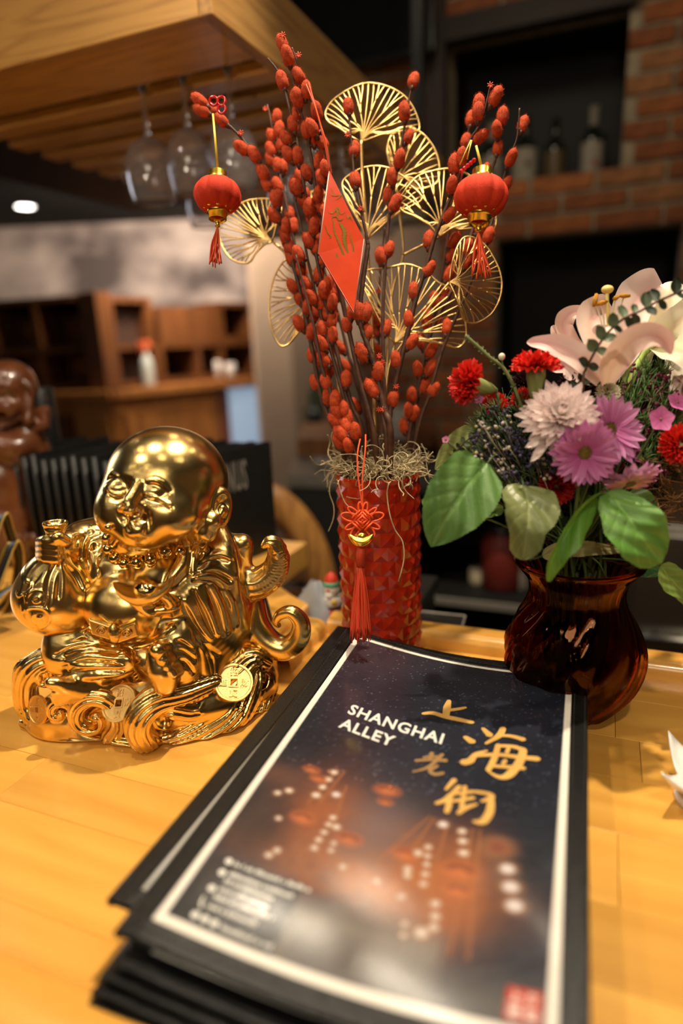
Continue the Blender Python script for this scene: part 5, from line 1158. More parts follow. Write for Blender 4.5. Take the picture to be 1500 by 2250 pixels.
DT = .636
tz = thing('knot_tassel', at_d(793, 1190, DT), 'orange red knot with gold ingot charm and tassel hanging on the red vase', 'tassel')
kt = MB()
def loop(cx_, cy_, ang, L, w, r=.00105):
    pts = []
    for a in np.linspace(0, 2*pi, 18)[:-1]:
        u = (1-cos(a))/2*L; v = sin(a)*w; pts.append(at_d(cx_+u*cos(ang)-v*sin(ang), cy_+u*sin(ang)+v*cos(ang), DT-.002))
    kt.tube(pts, r, 6, close=True)
for ang, L, w in ((-1.72, 34, 5), (-1.35, 34, 5), (-.25, 42, 9), (.45, 36, 6), (.95, 38, 7), (2.15, 38, 7), (2.65, 36, 6), (-2.9, 42, 9), (-2.4, 36, 6), (-.72, 34, 5)):
    loop(796+6*cos(ang), 1143+6*sin(ang), ang, L, w)
for i in range(-3, 4):
    for s_ in (1, -1):
        a = (796+i*4.5*1-s_*12*.7, 1143+i*4.5*s_*-1-12*.7*1) ; b = (796+i*4.5+s_*12*.7, 1143-i*4.5*s_+12*.7)
        kt.tube(spline([at_d(*a, DT-.003), at_d((a[0]+b[0])/2, (a[1]+b[1])/2, DT-.0055-.001*(i % 2)), at_d(*b, DT-.003)], 4), .0012, 6)
kt.build('knot', CORDR, tz)
MB().tube(spline([at_d(797, 1120, DT), at_d(787, 1050, DT), at_d(785, 1000, DT+.004), at_d(791, 965, DT+.012)], 6), .0009, 6).tube(spline([at_d(797, 1120, DT), at_d(796, 1050, DT), at_d(802, 990, DT+.004), at_d(803, 955, DT+.012)], 6), .0009, 6).build('hanging_cord', CORDR, tz)
ig = MB(); c = at_d(793, 1186, DT-.003); rows = []
for i in range(21):
    t_ = -1+2*i/20; w = .0062*sqrt(max(0, 1-abs(t_)**2.4))+.0004; row = []
    for k in range(14):
        a = 2*pi*k/14; row.append(c + RT*t_*.0128 + UP*(.0070*abs(t_)**2+sin(a)*w*.8-.002) - FW*(cos(a)*w*.8))
    rows.append(row+row[:1])
ig.grid(rows); ig.ball(c+UP*.0035, (.006, .004, .0042), 14, 8); ig.build('ingot_charm', GPLA, tz)
th = MB(); th.tube([at_d(793, 1205, DT), at_d(792, 1218, DT), at_d(791, 1245, DT)], [.0042, .0046, .0040], 12)
rs = np.random.RandomState(3)
for k in range(70):
    a = rs.uniform(0, 2*pi); q = sqrt(rs.rand()); e = at_d(792+26*q*cos(a), 1400+rs.uniform(-10, 14), DT-.004-.006*q*abs(sin(a))); b = at_d(791+7*q*cos(a), 1243, DT-.002*sin(a)); mid = (b+e)/2+RT*rs.uniform(-.0015, .0015)
    th.tube(spline([b, mid, e], 4), .00055, 4)
th.build('tassel_fringe', mat('tassel_thread', (0.52, 0.04, 0.008), 0.55), tz)
# ---------------------------------------------------------------- brown glass vase
VC = np.array((-0.012, 0.612, 0.0)); VM = VC + np.array((0, 0, .150))
BROWNG = glass('brown_glass', (0.62, 0.34, 0.19), 0.0, 1.5)
bv = thing('brown_glass_vase', VC, 'dark amber glass vase with swirled ribs and a flared rim, holding the bouquet', 'vase')
pr_ = [(.034, 0), (.038, .003), (.048, .016), (.059, .034), (.0645, .054), (.0635, .072), (.056, .092), (.0475, .108), (.0432, .120), (.0432, .130), (.047, .140), (.0545, .149), (.0585, .1535), (.0595, .156), (.0575, .158)]
po = spline([np.array(p) for p in pr_], 4); pi_ = [(float(p[0])-.0036, float(p[1])+(.006 if p[1] < .01 else 0)) for p in po[::-1] if p[1] > .0015]
def swirl_r(r, z, a):
    w = min(1, max(0, (.150-z)/.02)); tw = 11*max(0, .115-z); return r*(1 + w*.050*(abs(cos(6*(a+tw)))**.8-.5) + w*.009*cos(24*(a+tw)+1))
MB().lathe([(0, 0)] + [(float(p[0]), float(p[1])) for p in po] + pi_ + [(0, .008)], VC, 144, fn=swirl_r).build('vase_glass', BROWNG, bv)
WATER = glass('dark_water', (0.20, 0.08, 0.05), 0.0, 1.33)
MB().lathe([(0, .0085), (.034, .0085), (.043, .020), (.0565, .042), (.0585, .065), (.052, .085), (.044, .100), (0, .1005)], VC, 48).build('water', WATER, bv)

# ---------------------------------------------------------------- flower parts
def tintmat(name, rough=.5, sss=.0, bump=0.0, trans=.25):
    m = mat(name, (1, 1, 1), rough, attr='tint', bump=bump, bscale=300)
    nt = m.node_tree; b = nt.nodes['Principled BSDF']; out = [n for n in nt.nodes if n.type == 'OUTPUT_MATERIAL'][0]
    tr = nt.nodes.new('ShaderNodeBsdfTranslucent'); mx = nt.nodes.new('ShaderNodeMixShader'); mx.inputs[0].default_value = trans
    nt.links.new(b.inputs['Base Color'].links[0].from_socket, tr.inputs[0]); nt.links.new(b.outputs[0], mx.inputs[1]); nt.links.new(tr.outputs[0], mx.inputs[2]); nt.links.new(mx.outputs[0], out.inputs[0]); return m
PETAL = tintmat('flower_petal'); LEAF = tintmat('salal_leaf', .38, bump=.15, trans=.18); STEMG = mat('green_stem', (0.06, 0.11, 0.022), 0.5, var=.3)
def with_tint(me, cols):
    ca = me.color_attributes.new('tint', 'FLOAT_COLOR', 'POINT'); c = np.asarray(cols, float); ca.data.foreach_set('color', np.concatenate([c, np.ones((len(c), 1))], 1).ravel())
def petal_mesh(L, w, c0, c1, curl=.2, cup=.15, tip=.6, ridge=.0, nt_=9, ns=5, wave=0.0, streak=None, name='petal'):
    """lies along +x, faces +z; curl bends it up, cup rolls its sides up; tip: 0 pointed .. 1 round"""
    v, c = [], []
    for i in range(nt_+1):
        t = i/nt_; sh = (sin(pi*min(1, .12+t*.88*(.5+.5*tip) if False else .12+.80*t))**(.7)) * (1-(t**(2+4*tip)))**.5 if t < 1 else 0.02
        for j in range(-ns, ns+1):
            s = j/ns; x = L*t*(1-.12*abs(curl)*t); z = L*curl*t*t + cup*w*s*s*(1 if t > .05 else 0) - ridge*w*cos(s*pi*2) + wave*w*sin(t*11+s*3)*abs(s)
            v.append((x, s*w*sh, z)); k = t**1.2; q = np.array(c0)*(1-k)+np.array(c1)*k
            if streak is not None and abs(s) < .25: q = q*.6+np.array(streak)*.4
            c.append(q*(1-.10*cos(s*9)))
    n = 2*ns+1; f = [(i*n+j, (i+1)*n+j, (i+1)*n+j+1, i*n+j+1) for i in range(nt_) for j in range(n-1)]
    me = bpy.data.meshes.new(name); me.from_pydata(v, [], f); me.polygons.foreach_set('use_smooth', [True]*len(f)); with_tint(me, c); me.materials.append(PETAL); me.update(); return me
def place(me, name, parent, A, p, s=1.0):
    o = bpy.data.objects.new(name, me); col.objects.link(o); o.parent = parent; acc = Vector((0, 0, 0)); q = parent
    while q is not None: acc += q.location; q = q.parent
    p = np.array(p)-np.array(acc); A = np.array(A)*s
    o.matrix_local = Matrix(((*A[0], p[0]), (*A[1], p[1]), (*A[2], p[2]), (0, 0, 0, 1))); return o
def facing(a, b): 
    """unit direction: a to the right, b up, rest towards the viewer"""
    c = sqrt(max(0, 1-a*a-b*b)); return norm(RT*a+UP*b-FW*c)
def stem_to(parent, p, r=.0016, bend=None, m=None):
    j = np.array((rnd(-.025, .025), rnd(-.025, .025), 0)); e = VM + j; e2 = VC + np.array((j[0]*.6, j[1]*.6, .02)); mid = bend if bend is not None else (np.array(p)*.5+e*.5) + np.array((0, 0, -.01))
    MB().tube(spline([p, mid, e, e2], 6), r, 7).build('stem', m or STEMG, parent)
random.seed(31)
YEL = mat('daisy_centre', (0.24, 0.15, 0.02), .8, var=.6, vscale=700, bump=.8, bscale=900); GRN = mat('green_disc', (0.18, 0.16, 0.03), .8)
def daisy(label, px, py, d, rpx, n, c0, c1, layers=2, per=22, meshes=None, disc=.20, cone=.12, discm=None):
    c = at_d(px, py, d); r = rpx/F_PX*d; t = thing('daisy_flower', c, label, 'flower')
    if meshes is None: meshes = [petal_mesh(r, r*.175, c0, c1, curl=-.10+.05*q, cup=.28, ridge=.07, tip=.9) for q in range(3)]
    for l in range(layers):
        for k in range(per):
            a = 2*pi*(k+.5*l+rnd(-.2, .2))/per; A0 = frame(n); x = A0[:, 0]*cos(a)+A0[:, 1]*sin(a); x = norm(x + n*(cone+.16*l+rnd(-.08, .08))); y = norm(np.cross(n, x)); z = np.cross(x, y)
            place(random.choice(meshes), 'petal', t, np.stack([x, y, z], 1), c + x*r*disc*.55 + n*.0008*l, rnd(.80, .95)*(1-.10*l))
    A0 = frame(n); MB().lathe([(r*disc*1.05, -.0008), (r*disc, .0018), (r*disc*.7, .0032), (0, .0034)], c, 20, A0).build('disc', discm or YEL, t)
    kn = MB()
    for k in range(46):
        a = k*2.4; q = r*disc*sqrt(k/46)*.95; kn.ball(c + A0 @ np.array((q*cos(a), q*sin(a), .0030)), .00085, 6, 4)
    kn.build('florets', discm or YEL, t, kind='stuff'); stem_to(t, c-n*.002); return t
PK0, PK1 = (0.62, 0.22, 0.45), (0.56, 0.13, 0.40)
nA = facing(.28, .10); daisy('vivid pink daisy with a brown-green centre, upper right of the two open ones', 1336, 944, .540, 86, nA, (0.52, 0.10, 0.34), (0.72, 0.34, 0.62), 2, 20)
nB = facing(-.05, -.25); daisy('vivid pink daisy with a brown centre, lower of the two open ones', 1282, 994, .522, 80, nB, (0.46, 0.07, 0.30), (0.68, 0.27, 0.55), 2, 20)
daisy('pale lilac daisy seen from the side above the large right leaf', 1384, 1058, .535, 70, facing(.12, -.93), (0.80, 0.66, 0.68), (0.62, 0.22, 0.50), 2, 18, cone=-.18, disc=.14, discm=GRN)
daisy('dark magenta daisy turned away, above the pale lilac one', 1405, 1012, .565, 52, facing(.5, .75), (0.25, 0.03, 0.15), (0.35, 0.07, 0.22), 1, 14, discm=GRN)
# white-pink chrysanthemum: rings of quilled petals
c = at_d(1228, 918, .535); cr = 100/F_PX*.535; n = facing(-.12, .35)
ch = thing('chrysanthemum', c, 'large white and blush chrysanthemum with many layered petals', 'flower'); A0 = frame(n)
CHM = [petal_mesh(.030, .0046, (0.92, 0.84, 0.78), (0.92, 0.78, 0.78), curl=q, cup=.55, tip=.9) for q in (.05, .20, .38)]
k = 0
for ring, (cnt, el, ln, mi) in enumerate([(26, -.25, 1.18, 0), (26, .02, 1.10, 0), (24, .28, 1.0, 0), (20, .55, .86, 1), (16, .85, .70, 1), (12, 1.3, .52, 2), (7, 2.2, .38, 2)]):
    for j in range(cnt):
        a = 2*pi*(j+.5*(ring % 2)+rnd(-.2, .2))/cnt; x = norm(A0[:, 0]*cos(a)+A0[:, 1]*sin(a)+n*(el+rnd(-.1, .1))); y = norm(np.cross(n, x)); z = np.cross(x, y)
        place(CHM[mi], 'petal', ch, np.stack([x, y, z], 1), c + n*.0012*ring, ln*rnd(.85, 1.05))
for (px_, py_), (qx, qy) in (((1200, 970), (1162, 1017)), ((1208, 965), (1176, 1000)), ((1222, 975), (1216, 1025)), ((1196, 958), (1150, 985))):
    a = at_d(px_, py_, .533); b = at_d(qx, qy, .528); x = norm(b-a); z = norm(-FW-x*(-FW @ x)); y = np.cross(z, x); place(CHM[0], 'petal', ch, np.stack([x, y, z], 1), a, np.linalg.norm(b-a)/.030)
MB().ball(c+n*.004, .005, 12, 8).build('centre', mat('pale_centre', (0.75, 0.66, 0.45), .7), ch); stem_to(ch, c-n*.003)

# carnations: ruffled toothed petals in a cup
def carnation(label, px, py, d, rpx, n, colr, dark, flat=.55, calyx=True, seed=0, cal=None):
    rs = np.random.RandomState(seed); c = at_d(px, py, d); r = rpx/F_PX*d; t = thing('carnation', c, label, 'carnation'); A0 = frame(n); root = c - n*r*.75; m = MB(); cols = []
    for l, (cnt, el) in enumerate(((9, .10), (9, .35), (8, .7), (6, 1.3), (4, 2.4))):
        for k in range(cnt):
            a = 2*pi*(k+.5*l)/cnt+rs.uniform(-.2, .2); rows = []; wd = 1.15*2*pi/cnt; na, nr = 18, 7; ph = rs.uniform(0, 6)
            for i in range(nr+1):
                q = i/nr; row = []
                for j in range(na+1):
                    s = j/na-.5; ang = a+s*wd*(.35+.65*q); x = A0[:, 0]*cos(ang)+A0[:, 1]*sin(ang); dr_ = norm(x+n*(el*flat+.25*(1-q))); rad = r*(.95-.06*l)*(q*(1+.05*((j % 2)*2-1)*(q > .95)) )*(1-.35*abs(s)**2*2)
                    p = c - n*r*.28*(1-q) + dr_*rad + n*r*.10*q*sin(s*17+ph)+x*r*.05*q*cos(s*23+ph) - n*r*.16*q*q*(el < .3)
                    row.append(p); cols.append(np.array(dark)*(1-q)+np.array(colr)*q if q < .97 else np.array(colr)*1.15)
                rows.append(row)
            m.grid(rows)
    o = m.build('ruffled_petals', PETAL, t); with_tint(o.data, cols)
    if calyx:
        e = cal if cal is not None else -n; MB().tube([c+e*r*.1, c+e*r*.45, c+e*r*1.1, c+e*r*1.45], [r*.34, r*.36, r*.25, r*.10], 14).build('calyx', mat('calyx_green', (0.30, 0.36, 0.12), .5, var=.2), t)
        stem_to(t, c+e*r*1.4, .0015)
    return t
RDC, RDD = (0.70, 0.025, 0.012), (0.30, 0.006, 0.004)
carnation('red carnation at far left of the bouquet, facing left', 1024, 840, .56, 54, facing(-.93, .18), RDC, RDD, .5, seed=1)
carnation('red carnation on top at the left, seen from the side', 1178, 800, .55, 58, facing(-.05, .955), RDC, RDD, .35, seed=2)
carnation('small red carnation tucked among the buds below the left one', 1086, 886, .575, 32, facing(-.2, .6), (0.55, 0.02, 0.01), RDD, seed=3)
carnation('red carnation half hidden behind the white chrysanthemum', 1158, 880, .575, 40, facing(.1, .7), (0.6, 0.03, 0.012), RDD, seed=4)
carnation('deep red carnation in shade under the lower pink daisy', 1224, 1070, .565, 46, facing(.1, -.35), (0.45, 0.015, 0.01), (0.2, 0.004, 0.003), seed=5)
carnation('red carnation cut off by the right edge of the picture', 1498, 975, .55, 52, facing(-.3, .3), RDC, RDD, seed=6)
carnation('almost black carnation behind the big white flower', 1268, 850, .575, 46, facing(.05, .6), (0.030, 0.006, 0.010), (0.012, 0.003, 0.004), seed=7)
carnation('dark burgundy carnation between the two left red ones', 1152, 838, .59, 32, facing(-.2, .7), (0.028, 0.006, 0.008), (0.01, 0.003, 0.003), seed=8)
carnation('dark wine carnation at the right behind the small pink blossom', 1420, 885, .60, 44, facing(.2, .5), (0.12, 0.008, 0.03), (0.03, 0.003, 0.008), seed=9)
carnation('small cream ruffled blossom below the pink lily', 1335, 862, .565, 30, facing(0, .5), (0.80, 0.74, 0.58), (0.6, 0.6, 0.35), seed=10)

# lilies: long curling petals from a trumpet throat
def ribbon_petal(t, path, w, c0, c1, edge, d, side=None, name='petal', cup=.35, ruff=.11, seed=0, wprof=None):
    """petal along measured points (px, py, extra depth)"""
    P_ = spline([at_d(x, y, d+z) for x, y, z in path], 7); n = len(P_); m = MB(); cols = []; rows = []; rs = np.random.RandomState(seed); ph = rs.uniform(0, 6)
    for i, p in enumerate(P_):
        q = i/(n-1); T = norm(P_[min(i+1, n-1)]-P_[max(i-1, 0)]); sd = np.cross(T, -FW) if side is None else np.array(side); sd = norm(sd-T*(sd @ T)); nn = norm(np.cross(sd, T)); nn = nn if nn @ FW < 0 else -nn
        ww = w/F_PX*d*(np.interp(q, *wprof) if wprof else (sin(pi*(.10+.88*q))**.75)); row = []
        for j in range(-6, 7):
            s = j/6; row.append(p + sd*s*ww - nn*cup*ww*(1-s*s)*-1*0 + nn*cup*ww*s*s + nn*ruff*ww*sin(q*16+ph+s)*abs(s)**2 - nn*.06*ww*exp(-(s/.12)**2))
            k = abs(s)**1.3; e = max(k*.75, max(0, q-.80)*4); base_ = (np.array(c0)*(1-q)+np.array(c1)*q)*(1-.05*cos(s*34))*np.array((1, 1-.16*exp(-(s/.22)**2), 1-.12*exp(-(s/.22)**2))); cols.append(base_*(1-min(1, e))+np.array(edge)*min(1, e) if k*.75 >= e*.99 or q < .8 else base_*(1-min(1, e))+np.array(edge)*min(1, e))
        rows.append(row)
    o = m.grid(rows).build(name, PETAL, t); with_tint(o.data, cols); return o
from math import exp
LP0, LP1, LPE = (0.74, 0.62, 0.38), (0.84, 0.46, 0.48), (0.90, 0.74, 0.72)
ly = thing('pink_lily', at_d(1328, 836, .56), 'large open pale pink lily at the top of the bouquet', 'lily')
ribbon_petal(ly, [(1330, 842, .0), (1322, 780, .005), (1300, 715, .015), (1318, 690, .03), (1345, 682, .045)], 46, LP0, (0.86, 0.56, 0.57), LPE, .555, seed=1, wprof=([0, .25, .6, .85, 1], [.25, .75, 1.0, .8, .15]))
ribbon_petal(ly, [(1336, 838, .01), (1358, 760, .02), (1385, 690, .035), (1420, 645, .05), (1455, 628, .06)], 62, (0.78, 0.66, 0.50), (0.88, 0.62, 0.62), LPE, .565, seed=2, wprof=([0, .2, .6, .9, 1], [.2, .7, 1.0, .7, .1]))
ribbon_petal(ly, [(1318, 838, -.01), (1288, 800, -.015), (1240, 768, -.015), (1195, 754, -.01), (1157, 752, -.002)], 30, (0.80, 0.66, 0.55), (0.86, 0.50, 0.52), (0.88, 0.66, 0.62), .555, seed=3, wprof=([0, .3, .6, .9, 1], [.5, 1.0, .8, .35, .05]))
ribbon_petal(ly, [(1312, 832, .0), (1290, 800, .01), (1252, 752, .015), (1236, 715, .015), (1252, 690, .012), (1282, 682, .01)], 22, (0.80, 0.60, 0.52), (0.84, 0.52, 0.48), (0.84, 0.62, 0.52), .565, seed=4, wprof=([0, .3, .7, .95, 1], [.6, .8, 1, .5, .1]))
ribbon_petal(ly, [(1334, 842, -.02), (1346, 800, -.035), (1378, 757, -.05), (1424, 736, -.055), (1458, 748, -.05), (1474, 778, -.045)], 27, (0.82, 0.72, 0.50), (0.80, 0.42, 0.42), (0.86, 0.58, 0.55), .555, seed=5, wprof=([0, .2, .5, .8, 1], [.5, 1.1, 1.0, .7, .1]))
ribbon_petal(ly, [(1312, 836, .0), (1268, 815, .0), (1235, 800, .0), (1212, 815, .0)], 30, (0.82, 0.66, 0.58), (0.84, 0.62, 0.56), LPE, .57, seed=6)
ribbon_petal(ly, [(1300, 820, .01), (1262, 770, .02), (1228, 738, .02), (1212, 716, .02)], 22, (0.82, 0.60, 0.52), (0.84, 0.56, 0.50), LPE, .575, seed=7)
MB().tube(spline([at_d(1334, 838, .575), at_d(1338, 740, .57), at_d(1333, 660, .565), at_d(1334, 640, .565)], 6), [.0017]*18+[.0024], 8).build('pistil', mat('pistil_yellow', (0.80, 0.66, 0.22), .4), ly)
MB().ball(at_d(1334, 636, .565), (.0052, .0052, .0038), 14, 8).build('stigma', mat('stigma_yellow', (0.80, 0.60, 0.18), .5), ly)
ANT = mat('orange_pollen', (0.62, 0.27, 0.02), .9, var=.3, vscale=900, bump=.6, bscale=1500); FIL = mat('pale_filament', (0.80, 0.76, 0.62), .5)
for (x, y), (dx, dy) in (((1307, 660), (3, -14)), ((1321, 666), (14, -4)), ((1352, 655), (6, -3)), ((1371, 650), (12, 0))):
    MB().tube(spline([at_d(1332, 780, .575), at_d((x+1332)/2, 705, .572), at_d(x, y, .565)], 6), .0008, 6).build('filament', FIL, ly)
    MB().tube([at_d(x-dx, y-dy, .565), at_d(x, y, .564), at_d(x+dx, y+dy, .565)], [.0012, .0022, .0014], 8).build('anther', ANT, ly)
stem_to(ly, at_d(1330, 842, .565), .0026)
lw = thing('white_lily', at_d(1478, 745, .60), 'creamy white lily cut off by the right edge of the picture', 'lily')
WP0, WP1 = (0.70, 0.66, 0.30), (0.88, 0.82, 0.68)
ribbon_petal(lw, [(1428, 758, 0), (1448, 720, -.01), (1468, 680, -.01), (1475, 640, .0), (1456, 624, .01)], 34, WP0, WP1, (0.90, 0.84, 0.74), .60, seed=11)
ribbon_petal(lw, [(1432, 760, 0), (1470, 730, -.02), (1500, 700, -.02), (1530, 650, -.01)], 40, WP0, WP1, (0.90, 0.84, 0.74), .59, seed=12)
ribbon_petal(lw, [(1440, 762, 0), (1478, 770, -.02), (1510, 785, -.03), (1540, 830, -.03)], 36, WP0, WP1, (0.90, 0.84, 0.74), .585, seed=13)
ribbon_petal(lw, [(1425, 765, 0), (1400, 795, .0), (1375, 812, .0), (1345, 838, .0)], 26, WP0, (0.84, 0.76, 0.50), (0.88, 0.82, 0.64), .60, seed=14)
ribbon_petal(lw, [(1470, 780, 0), (1482, 820, -.01), (1492, 850, -.01), (1500, 880, 0)], 24, (0.84, 0.80, 0.62), WP1, (0.90, 0.84, 0.74), .60, seed=15)
LG = mat('pale_green_stem', (0.36, 0.50, 0.12), .4)
MB().tube(spline([at_d(1432, 752, .585), at_d(1408, 782, .58), at_d(1385, 835, .575), at_d(1370, 870, .58)], 6), [.0048]*5+[.0034]*5+[.003]*9, 12).build('stalk', LG, lw)
MB().tube(spline([at_d(1400, 768, .59), at_d(1384, 808, .583), at_d(1366, 852, .58)], 6), .0028, 10).build('stalk', LG, lw)
stem_to(lw, at_d(1370, 870, .58), .0028)
# tulip-like bud and small five-petalled blossoms
bd = thing('pink_bud', at_d(1492, 858, .57), 'pale pink closed flower bud at the right edge under the white lily', 'flower bud')
for q in range(5):
    a = 2*pi*q/5; x = RT*cos(a)*.5-FW*sin(a)*.5; s = at_d(1494, 888, .57)+x*.006; e = at_d(1494, 832, .57)+x*.005; T = norm(e-s); z = norm(x-T*(x @ T)); place(petal_mesh(.026, .010, (0.78, 0.60, 0.55), (0.84, 0.66, 0.64), curl=-.15, cup=-.4, tip=.8), 'petal', bd, np.stack([T, np.cross(z, T), z], 1), s, 1)
stem_to(bd, at_d(1494, 890, .57))
def pink5(label, px, py, d, rpx, n, c1):
    c = at_d(px, py, d); r = rpx/F_PX*d; t = thing('dianthus_blossom', c, label, 'flower'); me = petal_mesh(r, r*.50, (0.50, 0.08, 0.28), c1, curl=.05, cup=.05, tip=1.0); A0 = frame(n)
    for k in range(5):
        a = 2*pi*k/5+.3; x = norm(A0[:, 0]*cos(a)+A0[:, 1]*sin(a)+n*.1); y = norm(np.cross(n, x)); place(me, 'petal', t, np.stack([x, y, np.cross(x, y)], 1), c)
    MB().ball(c, .0012, 8, 5).build('eye', GRN, t); stem_to(t, c-n*.001, .0009)
pink5('small bright pink five-petalled blossom right of the daisies', 1451, 921, .545, 30, facing(-.05, .1), (0.72, 0.22, 0.50))
pink5('small pink blossom touching the right edge above the red carnation', 1488, 884, .56, 26, facing(.1, .45), (0.68, 0.20, 0.46))
pink5('tiny magenta blossom under the lily stalks', 1408, 828, .585, 16, facing(-.1, .3), (0.45, 0.05, 0.22))
pink5('tiny pink blossom beside the left carnation stalk', 1052, 878, .565, 12, facing(-.3, .3), (0.60, 0.18, 0.36))
pink5('tiny mauve bud blossom sticking out over the left leaves', 979, 966, .56, 9, facing(-.3, .3), (0.45, 0.14, 0.28))

# ---------------------------------------------------------------- leaves
OVATE = ([0, .03, .10, .22, .38, .52, .66, .78, .87, .94, 1], [.04, .30, .68, .93, 1.0, .97, .84, .62, .38, .16, .01])
def blade(name, label, path, w, d, c_hi, c_lo, roll=0.0, cup=.12, cat='leaf', group=None, wprof=None, fold=0.0, tilt=0.0, parent=None, veins=6, seed=0):
    t = parent; P_ = spline([at_d(x, y, d+z) for x, y, z in path], 16); n = len(P_); rows = []; cols = []; NS = 14
    for i, p in enumerate(P_):
        q = i/(n-1); T = norm(P_[min(i+1, n-1)]-P_[max(i-1, 0)]); sd = norm(np.cross(T, -FW)); nn = norm(np.cross(sd, T)); rr = roll+tilt*q; sd2 = norm(sd*cos(rr)+nn*sin(rr)); nn = norm(np.cross(sd2, T)); nn = nn if nn @ FW < 0 else -nn
        ww = w/F_PX*d*(np.interp(q, *(wprof or OVATE)))*(1+.012*((i % 2)*2-1)); row = []
        for j in range(-NS, NS+1):
            s = j/NS; vein = max(0, 1-abs(((q*veins - abs(s)*1.7) % 1)-.5)*8) if abs(s) > .06 else 0; mid = exp(-(s/.05)**2)
            z = cup*ww*(abs(s)**1.5) - .05*ww*mid - .030*ww*vein + fold*ww*abs(s) + (.09*sin(q*11+s*2.5+seed)*abs(s)+.04*sin(q*23+s*9+seed))*w/F_PX*d*(.3+.7*ww/(w/F_PX*d))
            row.append(p + sd2*s*ww + nn*z); k = .5+.5*sin(q*7+s*5+d*40); c = np.array(c_lo)*(1-k*.6)+np.array(c_hi)*k*.6; c = c + (np.array(c_hi)*1.35-c)*min(1, .8*mid+.42*vein); cols.append(c)
        rows.append(row)
    o = MB().grid(rows).build(name, LEAF, t)
    with_tint(o.data, cols); MB().tube([P_[0]-norm(P_[1]-P_[0])*.012, P_[0]], [.0010, .0012], 6).build('petiole', STEMG, t)
    return o
def leaf(label, path, w, d, hi, lo, **k):
    p = at_d(path[0][0], path[0][1], d); t = thing('salal_leaf', p, label, 'leaf', None); blade('leaf_blade', None, path, w, d, hi, lo, parent=t, seed=path[0][0], **k)
    c = at_d(path[0][0], path[0][1], d+path[0][2]); MB().tube(spline([c, c*.45+VM*.55+np.array((0, 0, .006)), VM+np.array((rnd(-.02, .02), rnd(-.02, .02), 0))], 5), .0010, 6).build('stem', STEMG, t); return t
GH, GL = (0.15, 0.28, 0.08), (0.09, 0.20, 0.045); OH, OL = (0.23, 0.26, 0.11), (0.15, 0.18, 0.06)
random.seed(77)
leaf('big matte green leaf in front of the red vase edge, leftmost of the bouquet', [(1070, 1018, 0), (1030, 1065, -.015), (985, 1130, -.02), (947, 1202, -.012)], 74, .545, GH, GL, cup=.10)
leaf('yellowish olive leaf standing behind the big left leaf', [(1062, 952, 0), (1030, 975, -.005), (995, 1000, -.005), (955, 1031, 0)], 42, .575, (0.36, 0.38, 0.14), (0.26, 0.30, 0.09), cup=.1)
leaf('dull olive leaf hanging over the left rim of the glass vase', [(1150, 1066, 0), (1162, 1110, -.020), (1158, 1165, -.028), (1148, 1230, -.018)], 60, .545, OH, OL, cup=.2, wprof=([0, .06, .18, .4, .55, .7, .85, .94, 1], [.15, .62, .93, 1.0, .90, .62, .55, .30, .02]))
leaf('long twisted bright green leaf drooping over the vase rim', [(1312, 1090, .0), (1278, 1120, -.012), (1238, 1178, -.02), (1212, 1230, -.02), (1204, 1278, -.012)], 34, .535, (0.16, 0.36, 0.05), (0.08, 0.22, 0.025), fold=.5, roll=.7, tilt=-.3, wprof=([0, .2, .5, .8, 1], [.7, .9, 1.0, .7, .08]))
leaf('large glossy green leaf at the lower right of the bouquet', [(1336, 1080, 0), (1372, 1125, -.015), (1410, 1180, -.022), (1452, 1238, -.015)], 62, .530, (0.16, 0.33, 0.07), (0.10, 0.24, 0.04), cup=.08, wprof=([0, .06, .2, .45, .7, .85, .94, 1], [.06, .38, .72, 1.0, .98, .72, .40, .02]))
leaf('green leaf partly hidden behind the large lower right leaf', [(1375, 1090, .01), (1410, 1110, .01), (1450, 1135, .01)], 34, .560, GH, GL)
leaf('drooping olive leaf leaving the picture at the lower right', [(1450, 1242, 0), (1472, 1270, .0), (1500, 1300, .0), (1530, 1345, .0)], 36, .560, (0.24, 0.34, 0.08), (0.16, 0.24, 0.05), roll=.4)
leaf('flat brownish leaf lying across the mouth of the glass vase', [(1190, 1222, 0), (1240, 1208, -.01), (1300, 1206, -.01), (1390, 1212, .0)], 20, .570, (0.30, 0.28, 0.12), (0.22, 0.20, 0.08), roll=.5, veins=3)
leaf('small curled green leaf between the two hanging left leaves', [(1104, 1122, 0), (1085, 1120, -.004), (1068, 1124, 0), (1054, 1116, 0)], 14, .555, (0.26, 0.42, 0.14), GL, cup=.5)
leaf('small leaf tip at the red vase edge behind the big left leaf', [(950, 1098, 0), (938, 1102, 0), (926, 1098, 0)], 14, .56, GH, GL)
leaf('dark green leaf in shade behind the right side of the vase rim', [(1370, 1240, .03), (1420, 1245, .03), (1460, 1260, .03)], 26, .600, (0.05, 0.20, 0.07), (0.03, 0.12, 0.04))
leaf('green leaf in shade under the dark magenta daisy', [(1330, 1100, .02), (1290, 1090, .02), (1262, 1080, .02)], 24, .575, (0.12, 0.24, 0.06), (0.08, 0.16, 0.04))

